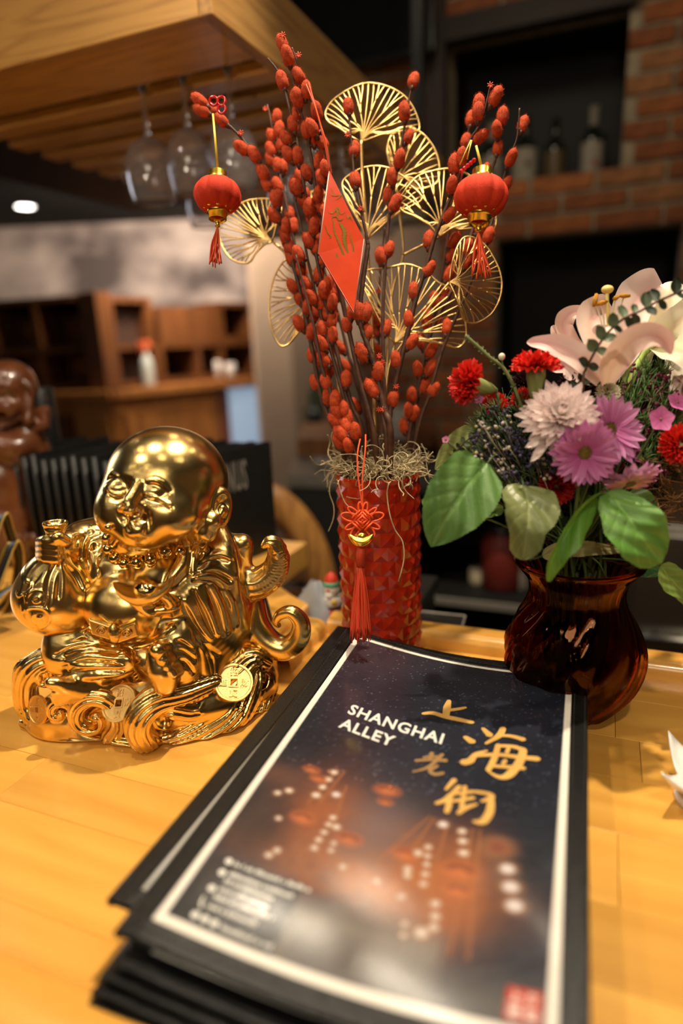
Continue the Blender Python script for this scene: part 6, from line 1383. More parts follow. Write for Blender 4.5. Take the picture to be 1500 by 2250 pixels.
# eucalyptus sprigs: round leaves in pairs
EUC = mat('dark_eucalyptus', (0.032, 0.050, 0.026), .45, var=.3, vscale=200); EUCL = mat('grey_eucalyptus', (0.12, 0.17, 0.09), .45, var=.3, vscale=200)
def sprig(label, pts, d, lw_, pairs, name='eucalyptus_sprig', m1=EUC, m2=EUCL, r=.0010, r_l=.62, stemm=None, link=True):
    P_ = spline([at_d(x, y, d+z) for x, y, z in pts], 8); t = thing(name, P_[0], label, 'eucalyptus' if 'euc' in name else 'sprig'); MB().tube(P_, r, 6).build('stem', stemm or BARK, t)
    for k in range(pairs):
        i = int((k+.6)/pairs*(len(P_)-1)); T = norm(P_[min(i+1, len(P_)-1)]-P_[max(i-1, 0)]); up = norm(np.cross(T, -FW))
        for s in (1, -1):
            x = norm(up*s+T*rnd(.1, .7)-FW*rnd(-.5, .6)); z = norm(-FW+up*rnd(-.6, .6)+T*rnd(-.5, .5)); y = norm(np.cross(z, x)); z = np.cross(x, y); L = lw_/F_PX*d*rnd(.75, 1.15)
            o = MB(); rows = [[P_[i]+x*L*q+y*L*r_l*s2*(sin(pi*min(1, .04+q*.94))**.6)*.6+z*L*.15*s2*s2 for s2 in np.linspace(-1, 1, 7)] for q in np.linspace(0, 1, 8)]
            o.grid(rows).build('leaf', m2 if rnd(0, 1) < .35 else m1, t)
    if link: MB().tube(spline([P_[0], P_[0]*.5+VM*.5, VM], 5), r, 6).build('stem', stemm or BARK, t)
    return t
sprig('dark eucalyptus sprig crossing in front of the pink lily', [(1282, 820, 0), (1308, 770, -.01), (1334, 732, -.015), (1370, 700, -.02), (1405, 684, -.02), (1445, 662, -.015), (1500, 638, -.01)], .530, 30, 9)
sprig('small dark sprig lying on the olive leaf at the left', [(988, 1012, 0), (1005, 990, -.004), (1025, 968, -.006), (1055, 950, -.004)], .562, 13, 6, r=.0007)
sprig('dark little leaves below the big white flower head', [(1262, 860, 0), (1275, 835, 0), (1292, 815, 0)], .545, 20, 3)
sprig('knobbly green twig reaching up left from the red carnations', [(1130, 850, 0), (1105, 808, 0), (1075, 785, 0), (1050, 762, 0), (1022, 738, .0)], .56, 8, 12, name='green_twig', m1=mat('twig_green', (0.13, 0.17, 0.05), .6), m2=EUCL, stemm=mat('twig_stem', (0.14, 0.16, 0.05), .6), r=.0016)
wb_ = thing('white_berry', at_d(1102, 785, .56), 'single whitish berry on a thin stalk above the red carnations', 'berry'); MB().ball(at_d(1102, 784, .56), (.0030, .0030, .0034), 12, 8).build('fruit', mat('berry_white', (0.70, 0.66, 0.48), .4), wb_)
MB().tube(spline([at_d(1102, 792, .56), at_d(1112, 825, .56), at_d(1128, 860, .565), VM], 6), .0006, 5).build('stalk', STEMG, wb_)

# uncountable filler: statice buds, needle foliage, dry twigs
def filler(name, label, m, n, xr, yr, dr_, shape, seed, density=None):
    rs = np.random.RandomState(seed); mb = MB(); k = 0
    while k < n:
        x, y = rs.uniform(*xr), rs.uniform(*yr)
        if density is not None and not density(x, y): k += .02; continue
        c = at_d(x, y, rs.uniform(*dr_)); shape(mb, c, rs); k += 1
    return tag(mb.build(name, m), label, 'flower filler', kind='stuff')
def budsh(mb, c, rs):
    for q in range(4):
        p = c + rs.randn(3)*.0022; mb.ball(p, rs.uniform(.0009, .0018), 6, 4)
    mb.tube([c, c*.93+VM*.07+rs.randn(3)*.002, c*.8+VM*.2], .0004, 4)
def needle(mb, c, rs):
    g = norm(c-VM+rs.randn(3)*.02)
    for q in range(7): mb.tube([c, c+norm(g+rs.randn(3)*.55)*rs.uniform(.006, .015)], [.0006, .00015], 4)
    mb.tube([c, c*.85+VM*.15], .0005, 4)
inL = lambda x, y: ((x-1130)/100)**2+((y-985)/105)**2 < 1
inR = lambda x, y: ((x-1420)/85)**2+((y-930)/130)**2 < 1
filler('statice_buds', 'tiny violet and blue buds between the leaves at the left', mat('violet_buds', (0.07, 0.045, 0.12), .7, color2=(0.025, 0.035, 0.05), vscale=300), 190, (1020, 1230), (880, 1095), (.545, .60), budsh, 1, inL)
filler('needle_greens', 'fine dark green needle foliage filling the left side', mat('needle_green', (0.10, 0.17, 0.05), .6, var=.6, vscale=150), 260, (1010, 1200), (870, 1090), (.555, .61), needle, 2, inL)
filler('grass_greens', 'feathery green foliage between the daisies and right edge', mat('grass_green', (0.12, 0.24, 0.06), .6, var=.6, vscale=150), 260, (1330, 1500), (800, 1100), (.56, .61), needle, 3, inR)
filler('wine_buds', 'small wine-coloured buds among the right-hand greens', mat('wine_buds', (0.22, 0.02, 0.08), .6, var=.5, vscale=200), 110, (1340, 1500), (810, 1080), (.565, .60), budsh, 4, inR)
filler('pale_buds', 'cream and lilac specks of tiny blossom across the left greens', mat('cream_buds', (0.42, 0.34, 0.36), .6, color2=(0.35, 0.30, 0.12), vscale=200), 36, (1040, 1200), (860, 1060), (.543, .57), budsh, 5, inL)
def dry(mb, c, rs):
    g = norm(rs.randn(3)); mb.tube(spline([c, c+g*.008+rs.randn(3)*.003, c+g*.018+rs.randn(3)*.004], 4), .0006, 4)
filler('dry_foliage', 'brown dry twigs and husks at the lower right of the bouquet', mat('dry_brown', (0.22, 0.11, 0.04), .8, var=.5, vscale=120), 150, (1410, 1510), (1010, 1130), (.56, .60), dry, 6)
def core(mb, c, rs):
    g = norm(rs.randn(3)); s = norm(np.cross(g, rs.randn(3)))*.006; mb.grid([[c-s, c-s*.6+g*.008, c+g*.014], [c+s, c+s*.6+g*.008, c+g*.0145]])
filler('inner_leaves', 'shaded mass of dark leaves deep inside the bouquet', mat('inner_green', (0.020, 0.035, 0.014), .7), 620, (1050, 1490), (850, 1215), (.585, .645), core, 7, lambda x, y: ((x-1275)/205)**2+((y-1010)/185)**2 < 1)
st_ = MB(); rs = np.random.RandomState(9)
for k in range(14):
    a = rs.uniform(0, 6.28); st_.tube([VC+np.array((.03*cos(a), .03*sin(a), .012)), VM+np.array((-.02*cos(a), -.02*sin(a), .0))], .0022, 6)
st_.build('flower_stalks', mat('stalk_dark', (0.035, 0.04, 0.012), .6), bv, kind='stuff')
# ---------------------------------------------------------------- upright menus behind the statue
random.seed(40)
BLKC = mat('black_cover', (0.010, 0.010, 0.010), 0.5, bump=.2, bscale=300, var=.3, vscale=80)
SILV = mat('silver_foil', (0.42, 0.41, 0.38), 0.5, 0.6)
def bq(a, b, t): return np.array(a)*(1-t)+np.array(b)*t
NM = 17
ORD = ['leftmost black menu of the upright row, beside the carved figure'] + ['%s black menu from the left in the upright row' % w for w in ('second', 'third', 'fourth', 'fifth', 'sixth', 'seventh', 'eighth', 'ninth', 'tenth', 'eleventh', 'twelfth', 'thirteenth', 'fourteenth', 'fifteenth')] + ['black menu just behind the rightmost lettered one in the upright row']
for i in range(NM):
    t_ = i/(NM-1); nr = bq((-.966, .800), (-.598, .775), t_); fr = bq((-1.010, .995), (-.536, .992), t_); h_ = .2+rnd(-.004, .003) - (.0 if i == NM-1 else rnd(0, .004))
    d = norm(np.array((*(fr-nr), 0))); n = np.array((d[1], -d[0], 0)); a = np.array((*nr, 0.001)); W_ = np.linalg.norm(fr-nr); last = i == NM-1
    m_ = thing('standing_menu', a, 'rightmost standing menu, its black cover with silver lettering facing right' if last else ORD[i], 'menu', 'black menus standing in a row')
    A = Matrix(((n[0], d[0], 0, a[0]), (n[1], d[1], 0, a[1]), (0, 0, 1, a[2]), (0, 0, 0, 1))); th_ = .0085
    MB().box((-.0012, 0, 0), (0, W_, h_), A).build('front_cover', BLKC, m_, smooth=False)
    MB().box((-th_, .004, .003), (-.0014, W_-.004, h_-.003), A).build('pages', SLEEVE if i % 3 else BLKC, m_, smooth=False)
    MB().box((-th_-.0014, 0, 0), (-th_-.0002, W_, h_), A).build('back_cover', BLKC, m_, smooth=False)
    q = lambda x, y, z: np.array(A @ Vector((x, y, z)))
    MB().tube([q(-th_/2, -.001, .001), q(-th_/2, -.001, h_-.001)], .0052, 10).build('spine', BLKC, m_)
    if last:
        v, f = text_mesh('MENUS', 2); v = v-v.min(0); s = v.max(0); L = MB()
        L.add([q(.0004, .085+.078*p[0]/s[0], .125+.052*p[1]/s[1]) for p in v], f).build('silver_lettering', SILV, m_, smooth=False)

# ---------------------------------------------------------------- dark carved figure at the far left
CARV = mat('carved_dark_wood', (0.13, 0.040, 0.014), 0.28, coat=.5, var=.45, vscale=30, stretch=(1, 1, .25), detail=6)
wc = at_z(18, 1225, 0.0); sb2 = np.array((wc[0], wc[1], 0.0)); ws = thing('carved_figure', tuple(sb2), 'dark carved wooden figure of a laughing bald man at the left edge', 'statue')
Q = Sculpt(sb2, YAW, (-.14, -.10, 0), (.12, .10, .39), .0016); D_ = dep(sb2+np.array((0, 0, .2))); u = D_/F_PX; Q.rs = 1.0
p = lambda x, y, yy=0: Q.P(x, y, mm(yy))
Q.ell(p(20, 850), (58*u, .050, 58*u), k=.01); Q.ell(p(5, 895, -14), (46*u, .04, 38*u), k=.016); Q.ell(p(-25, 885, -30), (22*u, .02, 24*u), k=.015); Q.ell(p(25, 895, -34), (24*u, .018, 20*u), k=.015)
Q.chain([p(-20, 912, -44), p(-5, 920, -48), p(8, 908, -46)], .006, k=.004, sub=True); Q.ell(p(-8, 905, -42), (.014, .01, .009), k=.003, sub=True)
Q.chain([p(-5, 850, -46), p(15, 846, -46), p(32, 856, -42)], [.002, .005, .002], k=.003); Q.chain([p(2, 872, -48), p(18, 868, -46), p(34, 876, -40)], .003, k=.003, sub=True)
e_ = Q.hit(62, 862); Q.ell(e_, (.011, .009, .020), k=.002); Q.ell(e_+np.array((0, -.008, .002)), (.0065, .006, .013), k=.002, sub=True); Q.chain([e_+np.array((.002, -.004, -.016)), e_+np.array((-.001, -.006, -.032)), e_+np.array((-.004, -.006, -.046))], [.006, .007, .0115], k=.002)
Q.ell(p(10, 1010, 0), (.085, .06, .075), k=.02); Q.ell(p(0, 1060, -26), (.06, .045, .055), k=.01); Q.chain([p(60, 960, -8), p(40, 985, -40), p(-10, 975, -56)], [.028, .024, .018], k=.01)
Q.chain([p(60, 925, 0), p(85, 912, -4), p(112, 905, -6), p(125, 885, -6), p(118, 872, -6), p(104, 876, -6)], [.012, .013, .012, .009, .006, .004], k=.004, groove=6, amp=.001)
Q.chain([p(50, 945, -12), p(80, 938, -14), p(104, 930, -14), p(96, 915, -14)], [.012, .012, .009, .004], k=.004, groove=6, amp=.001)
for i in range(6): Q.chain([p(45+i*4, 950, -20), p(62+i*6, 1000, -26), p(58+i*8, 1060, -16)], .0035, k=.004, sub=i % 2 == 0)
Q.chain([p(-60, 1150, -20), p(0, 1165, -50), p(60, 1150, -20)], [.03, .034, .03], k=.01, groove=8, amp=.0015); Q.ell(p(10, 1120, 0), (.10, .07, .06), k=.02)
Q.chain([p(60, 1000, 4), p(72, 1080, 6), p(70, 1160, 4)], [.022, .026, .03], k=.01); Q.ell((0, 0, .025), (.105, .075, .04), k=.01)
for i in range(5): Q.chain([p(-70+i*32, 1200, -52), p(-56+i*32, 1180, -62), p(-42+i*32, 1200, -56)], .009, k=.003, up=(0, 1, 0))
Q.cut_floor(.001); Q.build('figure', CARV, ws, adapt=.1); del Q.F
for i in range(6): MB().ball(Q.W(p(2+i*10, 936-i*4, -46+i*3)), .0045, 10, 8).build('bead', CARV, ws)
MB().lathe([(.0, 0), (.030, 0), (.030, .30), (.027, .303), (0, .303)], (*(Q.W((.075, .055, 0))[:2]), 0), 24).build('dark_backrest', BLACKM, ws)

# ribbon bow: black with gold edges, at the left edge in front of the carved figure
RB_ = mat('black_satin', (0.012, 0.012, 0.014), .3); RG = mat('gold_ribbon_edge', (0.55, 0.38, 0.10), .35, .8)
rbn = thing('ribbon_bow', at_z(8, 1352, 0.0), 'black ribbon with gold edges standing in loops at the left picture edge', 'ribbon')
for pts in (((-30, 1345), (0, 1260), (30, 1190), (42, 1235), (30, 1300), (-10, 1346)), ((-40, 1340), (-20, 1200), (5, 1130), (22, 1170), (45, 1245), (52, 1280)), ((-30, 1340), (10, 1300), (40, 1285), (20, 1340), (12, 1350))):
    C_ = spline([at_d(x, y, .84+.012*k) for k, (x, y) in enumerate(pts)], 8)
    w = (RT*.85-FW*.5+UP*.15)*.011; rows = [[q-w, q, q+w] for q in C_]; b_o = MB().slab(np.array(rows), RT*.3-UP*.1, .0006).build('loop', RB_, rbn)
    MB().tube([q-w for q in C_], .0016, 5).tube([q+w for q in C_], .0016, 5).build('gold_edge', RG, b_o)

# ---------------------------------------------------------------- bar chair beyond the corner
CHW = wood('chair_wood', (0.36, 0.17, 0.045), (0.20, 0.085, 0.022), 2, 1.2, .35, .4, 8)
cc = at_d(548, 1330, 1.50); cn = norm(np.array((.42, -.88, .12))); CA = frame(cn, (1, .1, 0)); ch_ = thing('bar_chair', (cc[0], cc[1]+.15, FZ), 'wooden bar chair with a round slatted back beyond the bar corner', 'chair')
ux, uy = CA[:, 0], CA[:, 1]
if uy[2] < 0: uy = -uy
def cq(a, rx, ry, off=0): return cc + ux*rx*1.17*cos(a) + uy*ry*1.17*sin(a) + cn*off
rows = []
for k in range(49):
    a = -.55+(pi+1.1)*k/48; rows.append([cq(a, .178, .255, .000), cq(a, .172, .249, .014), cq(a, .135, .205, .018), cq(a, .118, .180, .006), cq(a, .118, .180, -.010), cq(a, .172, .249, -.012), cq(a, .178, .255, 0)])
MB().grid(rows).build('back_ring', CHW, ch_)
for k in range(9):
    z = 1.17*(-.13+.036*k); w = 1.17*.125*sqrt(max(.05, 1-(z/.222)**2)); MB().poly([cc+ux*-w+uy*z, cc+ux*w+uy*z, cc+ux*w+uy*(z+.021), cc+ux*-w+uy*(z+.021)], cn, .008).build('back_slat', mat('chair_dark', (0.09, 0.035, 0.012), .5), ch_, smooth=False)
sc_ = np.array((cc[0]+.05, cc[1]+.22, -.38)); MB().lathe([(0, 0), (.19, 0), (.20, .012), (.20, .03), (.18, .045), (0, .05)], sc_, 36).build('seat', mat('seat_leather', (0.02, 0.015, 0.012), .4), ch_)
for s in (1, -1): MB().tube(spline([cq(pi/2+s*(pi/2+.5), .165, .24), sc_+ux*s*.15*-1*0+ux*(-s)*.16+np.array((0, -.14, .02))], 5), .014, 10).build('back_post', CHW, ch_)
for a in (.6, 2.2, 3.8, 5.4): MB().tube([sc_+np.array((.15*cos(a), .15*sin(a), .01)), np.array((sc_[0]+.22*cos(a), sc_[1]+.22*sin(a), FZ))], [.018, .014], 10).build('leg', CHW, ch_)
MB().tube([np.array((sc_[0]+.205*cos(a), sc_[1]+.205*sin(a), FZ+.25)) for a in np.linspace(0, 2*pi, 30)[:-1]], .010, 8, close=True).build('foot_ring', CHW, ch_)

# little painted doll, clear bag
DOLLR = mat('doll_red', (0.62, 0.05, 0.02), .5); DOLLW = mat('doll_white', (0.78, 0.76, 0.72), .5); DOLLG = mat('doll_green', (0.10, 0.40, 0.26), .5); DOLLY = mat('doll_yellow', (0.75, 0.48, 0.06), .5)
lg = thing('service_ledge', (-.30, .88, FZ), 'dark narrow service ledge behind the bar rail', 'shelf')
MB().box((-.352, .760, -.040), (-.235, .985, -.020)).build('top', BLACKM, lg, smooth=False, bevel=.002); MB().box((-.35, .80, FZ), (-.24, .98, -.0405)).build('body', BLACKM, lg, smooth=False)
dp = at_z(732, 1372, -.02); dl_ = thing('painted_doll', dp, 'small red and white painted doll half hidden by the red vase', 'doll')
s_ = .080/.1
for nm_, prof, mm_ in (('red_base', [(0, 0), (.024, 0), (.025, .004), (.023, .020), (0, .021)], DOLLR), ('red_skirt', [(.021, .0212), (.022, .028), (.018, .040), (0, .041)], DOLLR), ('belt', [(.0185, .037), (.0190, .040), (.0185, .043), (.016, .0435)], BLACKM),
                      ('white_coat', [(.018, .0435), (.019, .050), (.015, .060), (0, .061)], DOLLW), ('head', [(.006, .060), (.0135, .066), (.0145, .074), (.011, .083), (0, .086)], DOLLW), ('green_band', [(.0135, .080), (.0142, .084), (.0125, .088), (.010, .088)], DOLLG), ('red_hat', [(.0125, .088), (.011, .094), (.006, .103), (0, .106)], DOLLR)):
    MB().lathe([(a_*.82, b_*.74) for a_, b_ in prof], dp, 22).build(nm_, mm_, dl_)
for a in (-.7, .6): MB().ball(dp+np.array((.014*sin(a), -.014*cos(a), .039)), .0042, 10, 8).build('yellow_hand', DOLLY, dl_)
MB().ball(dp+np.array((0, -.0115, .055)), (.0022, .0024, .0022), 8, 6).build('nose', DOLLR, dl_); MB().lathe([(0, 0), (.002, .0), (.0065, .012), (0, .0135)], dp+np.array((0, -.0098, .0385)), 10).build('beard', DOLLW, dl_)
bp_ = at_z(695, 1372, -.02); rs = np.random.RandomState(2); m = MB(); rows = []
for i in range(9):
    q = i/8; rows.append([bp_ + np.array(((.030*(1-q)**.7+.006)*cos(a)*(1+.18*sin(3*a+i)), (.022*(1-q)+.004)*sin(a), .066*q)) + rs.uniform(-.0016, .0016, 3) for a in np.linspace(0, 2*pi, 19)])
    rows[-1][-1] = rows[-1][0]
m.grid(rows); cb_ = m.build('plastic_bag', mat('frosted_plastic', (0.62, 0.70, 0.80), .25, trans=.45)); tag(cb_, 'crumpled bluish clear plastic bag left of the painted doll', 'bag')

# ---------------------------------------------------------------- back bar: cabinet, fridge, tray, jars
bc = thing('back_cabinet', (-.3, 1.75, FZ), 'dark open back-bar cabinet behind the two vases', 'cabinet')
X0, X1 = -.43, .04; YB = 1.42
for nm_, lo, hi in (('top_board', (X0, YB, .010), (X1, YB+.45, .030)), ('side_panel', (X0, YB, FZ), (X0+.02, YB+.45, .0098)), ('side_panel', (X1-.02, YB, FZ), (X1, YB+.45, .0098)), ('back_panel', (X0+.0205, YB+.43, FZ), (X1-.0205, YB+.45, .0098)),
                    ('shelf_board', (X0+.0205, YB+.01, -.262), (X1-.0205, YB+.4295, -.246)), ('shelf_board', (X0+.0205, YB+.01, -.60), (X1-.0205, YB+.4295, -.584))):
    MB().box(lo, hi).build(nm_, DARK, bc, smooth=False)
MB().box((X0+.0205, YB, -.262), (X1-.0205, YB+.0095, -.246)).build('shelf_edge', mat('grey_edge', (0.16, 0.15, 0.13), .4), bc, smooth=False)
MB().box((-.4295, YB-.006, -.60), (-.4005, YB-.0005, .0095)).build('front_post', CHW, bc, smooth=False)
def jar(x, y, z, r, h, m, lab, cat='jar', m2=None):
    t = thing('jar', (x, y, z), lab, cat); MB().lathe([(0, 0), (r*.9, 0), (r, r*.15), (r, h*.72), (r*.7, h*.86), (r*.7, h*.9)], (x, y, z), 22, cap1=True).build('body', m, t); MB().lathe([(r*.76, h*.9), (r*.78, h), (0, h)], (x, y, z), 22).build('lid', m2 or BLACKM, t); return t
JR = mat('jar_red', (0.13, 0.015, 0.01), .5); JB = mat('jar_beige', (0.42, 0.36, 0.25), .5)
for px_, r, h, m, lab in ((1100, .052, .16, JR, 'large round red jar on the back cabinet shelf'), (1045, .022, .05, JB, 'small beige tub on the back cabinet shelf left of the red jar'), (1140, .028, .11, mat('jar_grey', (0.22, 0.20, 0.17), .4), 'grey jar at the right end of the back cabinet shelf')):
    c = at_y(px_, 1290, YB+.10); jar(c[0], YB+.12, -.2455, r, h, m, lab)
fr_ = thing('steel_fridge', (.3, 1.6, FZ), 'stainless steel undercounter fridge at the right behind the bouquet', 'fridge')
FX = float(at_y(1374, 1300, YB)[0]); MB().box((FX, YB+.02, FZ+.08), (FX+.62, YB+.6, -.035)).build('casing', STEEL, fr_, smooth=False, bevel=.004)
MB().box((FX+.012, YB-.004, -.60), (FX+.30, YB+.019, -.05)).build('door', STEEL, fr_, smooth=False, bevel=.004); MB().box((FX+.31, YB-.004, -.60), (FX+.61, YB+.019, -.05)).build('door', STEEL, fr_, smooth=False, bevel=.004)
MB().tube([(FX+.02, YB-.02, -.275), (FX+.29, YB-.02, -.275)], .008, 10).tube([(FX+.05, YB-.02, -.275), (FX+.05, YB, -.275)], .005, 8).tube([(FX+.26, YB-.02, -.275), (FX+.26, YB, -.275)], .005, 8).build('handle', STEEL, fr_)
for a in (.03, .57):
    for b in (.06, .54): MB().lathe([(0, 0), (.02, 0), (.02, .08), (0, .08)], (FX+a, YB+b, FZ), 12).build('foot', BLACKM, fr_)
tr0 = at_z(970, 1362, -.03); tr_ = thing('card_tray', (tr0[0], tr0[1], -.06), 'black tray with a pale rim behind the bar rail, right of the red vase', 'tray')
ty = [at_z(x, y, -.03) for x, y in ((905, 1340), (900, 1385), (1010, 1392), (1022, 1352))]
MB().poly([np.array((q[0], q[1], -.05)) for q in ty], (0, 0, 1), .018).build('tray', BLACKM, tr_, smooth=False); MB().tube([np.array((q[0], q[1], -.031)) for q in ty], .0012, 6, close=True).build('rim', mat('pale_rim', (0.40, 0.37, 0.32), .3), tr_)
MB().box((min(q[0] for q in ty)+.02, .752, FZ), (max(q[0] for q in ty)-.01, max(q[1] for q in ty), -.0505)).build('stand', BLACKM, tr_, smooth=False)

# ---------------------------------------------------------------- bottles in the brick niche
BG = mat('bottle_dark_glass', (0.012, 0.016, 0.010), .08, coat=.6); LW = mat('cream_label', (0.36, 0.32, 0.25), .7); LP_ = mat('pink_print', (0.40, 0.10, 0.10), .7); CW = mat('white_capsule', (0.28, 0.25, 0.19), .5); AMB = mat('amber_label', (0.12, 0.08, 0.03), .4)
def bottle(px, h, r, lab, lm, cap, mark, z0=.884, lz=(.05, .62), yy=YW+.20):
    c = at_y(px, 400, yy); c[2] = z0; t = thing('wine_bottle', c, lab, 'bottle', 'bottles in the brick niche')
    b = [(0, 0), (r*.95, 0), (r, .004), (r, h*.56), (r*.92, h*.63), (r*.45, h*.72), (r*.34, h*.78), (r*.33, h*.985), (r*.38, h*.99), (r*.38, h), (0, h)]
    MB().lathe(b, c, 28).build('glass_body', BG, t)
    if lm: MB().lathe([(r*1.01, h*.08), (r*1.015, h*.09), (r*1.015, h*lz[1]*.86), (r*1.01, h*lz[1]*.87)], c, 28).build('label', lm, t)
    if cap: MB().lathe([(r*.37, h*.76), (r*.38, h*.77), (r*.40, h*1.002), (0, h*1.004)], c, 20).build('capsule', cap, t)
    if mark:
        A = frame((sin(YAW)*.9, -cos(YAW), 0)); q = c + A[:, 2]*r*1.02 + np.array((0, 0, h*mark[1])); MB().lathe([(0, .001), (mark[2], .001), (mark[2], -.004)], q, 18, A).build('label_mark', mark[0], t)
bottle(1297, .262, .0385, 'niche bottle at the right with white capsule and pink-marked label', LW, CW, (LP_, .26, .013))
bottle(1216, .240, .0380, 'dark niche bottle second from the right with a dull amber label', AMB, BG, None)
bottle(1150, .262, .0460, 'niche bottle with a broad cream label and a black dot', LW, BG, (BLACKM, .36, .010), lz=(.05, .66))
bottle(1078, .262, .0400, 'niche bottle behind the willow tips with a pale capsule', LW, CW, (BLACKM, .30, .012))

# ---------------------------------------------------------------- the back room: shelf units, spray bottle, counter, pictures, plant
def hz(px): return 747+(750-px)*.0419
def zz(px, py, d): return HC+(hz(px)-py)/F_PX*d*1.0
def unit(name, label, pa, da, pb, db, z0, z1, cols, rows_, depth=.32, dark=True, doors=None):
    """open shelf unit between two sight lines; cols/rows are fractions where boards stand"""
    a, b = at_d(pa, 770, da), at_d(pb, 770, db); u_ = norm((b-a)*[1, 1, 0]); L = np.linalg.norm((b-a)[:2]); n = np.array((-u_[1], u_[0], 0)); n = n if n @ FW > 0 else -n
    t = thing(name, (*((a+b)/2)[:2], z0), label, 'shelf unit' if doors is None else 'cabinet'); A = Matrix(((u_[0], n[0], 0, a[0]), (u_[1], n[1], 0, a[1]), (0, 0, 1, 0), (0, 0, 0, 1)))
    for c in cols: MB().box((c*L-.018, 0, z0), (c*L+.018, depth, z1), A).build('upright', CAB, t, smooth=False)
    cs = list(cols)
    for r in rows_:
        for c0, c1 in zip(cs[:-1], cs[1:]): MB().box((c0*L+.0185, .002, r-.016), (c1*L-.0185, depth-.002, r+.016), A).build('shelf_board', CAB, t, smooth=False)
    MB().box((cols[0]*L, depth+.001, z0), (cols[-1]*L, depth+.012, z1), A).build('back_board', mat('dark_back_board', (0.045, 0.018, 0.008), .7), t, smooth=False)
    if doors:
        for c0, c1 in zip(cs[:-1], cs[1:]):
            dd = MB().box((c0*L+.02, -.018, z0+.03), (c1*L-.02, -.001, z1-.05), A).build('panel', CAB, t, smooth=False, bevel=.004)
            MB().box((c0*L+.07, -.024, z0+.10), (c1*L-.07, -.0185, z1-.12), A).build('raised_field', CAB, dd, smooth=False, bevel=.004)
    return t, A, L
zt, zm, zb_ = zz(215, 652, 3.9), zz(215, 766, 3.9), zz(215, 862, 3.9)
u1, A1, L1 = unit('shelf_unit', 'dark wooden cubbyhole shelf, left wing in the back room', -170, 4.25, 196, 3.9, zb_+.02, zt, (0, .22, .46, .72, 1.0), (zb_+.036, zm, zt-.016))
u2, A2, L2 = unit('shelf_unit', 'tall cubbyhole shelf section right of the corner post', 254, 3.98, 338, 4.22, zb_+.02, zt-.01, (0, 1.0), (zb_+.036, zm, zt-.026), depth=.12)
u3, A3, L3 = unit('shelf_unit', 'low row of cubbyholes running right below the mural', 353, 4.27, 566, 4.9, zb_+.02, zm+.016, (0, .36, .60, 1.0), (zb_+.036, zm))
cp = at_d(221, 770, 3.88); MB().box((cp[0]-.065, cp[1]-.06, zb_+.021), (cp[0]+.065, cp[1]+.07, zt+.006)).build('corner_post', CAB, u1, smooth=False, bevel=.004)
bx_ = thing('wooden_box', (*at_d(423, 770, 4.5)[:2], zm+.017), 'plain brown wooden box on top of the low cubbyholes', 'box'); a = at_d(357, 770, 4.30); b = at_d(488, 770, 4.66); u_ = norm((b-a)*[1, 1, 0]); n = np.array((-u_[1], u_[0], 0)); n = n if n @ FW > 0 else -n
MB().poly([np.array((*q[:2], zm+.017)) for q in (a, b, b+n*.26, a+n*.26)], (0, 0, 1), .235).build('case', CAB, bx_, smooth=False, bevel=.004)
u4, A4, L4 = unit('shelf_unit', 'small open shelf on the far right end of the low cubbyholes', 492, 4.68, 562, 4.9, zm+.017, zm+.29, (0, 1.0), (zm+.034, zm+.274))
for (A_, L_, xs, zs, lab) in ((A1, L1, (.33, .585, .855), (zb_+.0535, zm+.0175), 'carved wooden panel inset in a cubbyhole of the left wing'),):
    for z_ in zs:
        for x_ in xs:
            c = A_ @ Vector((x_*L_, .20, z_)); t = thing('carved_box', c, 'carved wooden box in the %s row, %s cubbyhole of the left shelf wing' % ('upper' if z_ > zm else 'lower', {.33: 'second', .585: 'third', .855: 'right'}[x_]), 'box', 'carved boxes in the left shelf wing')
            A_b = A_ @ Matrix.Translation((x_*L_, .16, z_)); MB().box((-.105, 0, 0), (.105, .10, .185), A_b).build('case', CAB, t, smooth=False, bevel=.004)
            k_ = MB(); cs_ = np.array(A_b @ Vector((0, -.002, .11)));
            for q in range(6): a = q*pi/3; k_.ball(np.array(A_b @ Vector((.035*cos(a), -.002, .11+.035*sin(a)))), .016, 8, 6)
            k_.ball(cs_, .014, 8, 6).build('rosette', mat('carved_gold_brown', (0.36, 0.15, 0.05), .5), t)
ct = thing('back_counter', (*at_d(250, 770, 4.0)[:2], FZ), 'reddish brown panelled counter below the cubbyhole shelves', 'counter')
def cbox(nm_, pa, da, pb, db, z0, z1, out, m, par, dpt=.5):
    a, b = at_d(pa, 770, da), at_d(pb, 770, db); u_ = norm((b-a)*[1, 1, 0]); n = np.array((-u_[1], u_[0], 0)); n = n if n @ FW > 0 else -n
    return MB().poly([np.array((*q[:2], z0)) for q in (a-n*out, b-n*out, b+n*dpt, a+n*dpt)], (0, 0, 1), z1-z0).build(nm_, m, par, smooth=False, bevel=.003)
CABL = wood('counter_wood', (0.42, 0.17, 0.04), (0.28, 0.10, 0.025), 2, .6, .4, .3, 6)
cbox('counter_top', -170, 4.1, 232, 3.76, zb_-.03, zb_+.018, .03, CABL, ct); cbox('counter_top', 233, 3.76, 575, 4.72, zb_-.03, zb_+.018, .03, CABL, ct)
cbox('counter_base', -170, 4.1, 232, 3.78, FZ, zb_-.0305, 0, CABL, ct); cbox('counter_base', 233, 3.78, 470, 4.43, FZ, zb_-.0305, 0, CABL, ct)
for i, (pa, pb) in enumerate(((-60, 40), (52, 140), (150, 224))): cbox('panel', pa, 4.10-.33*(pa+170)/402, pb, 4.10-.33*(pb+170)/402, FZ+.3, zb_-.12, .03, CAB if i % 2 else CABL, ct, .0)
for pa, pb in ((250, 330), (340, 430)): cbox('panel', pa, 3.78+.65*(pa-233)/237, pb, 3.78+.65*(pb-233)/237, FZ+.3, zb_-.12, .03, CABL, ct, .0)
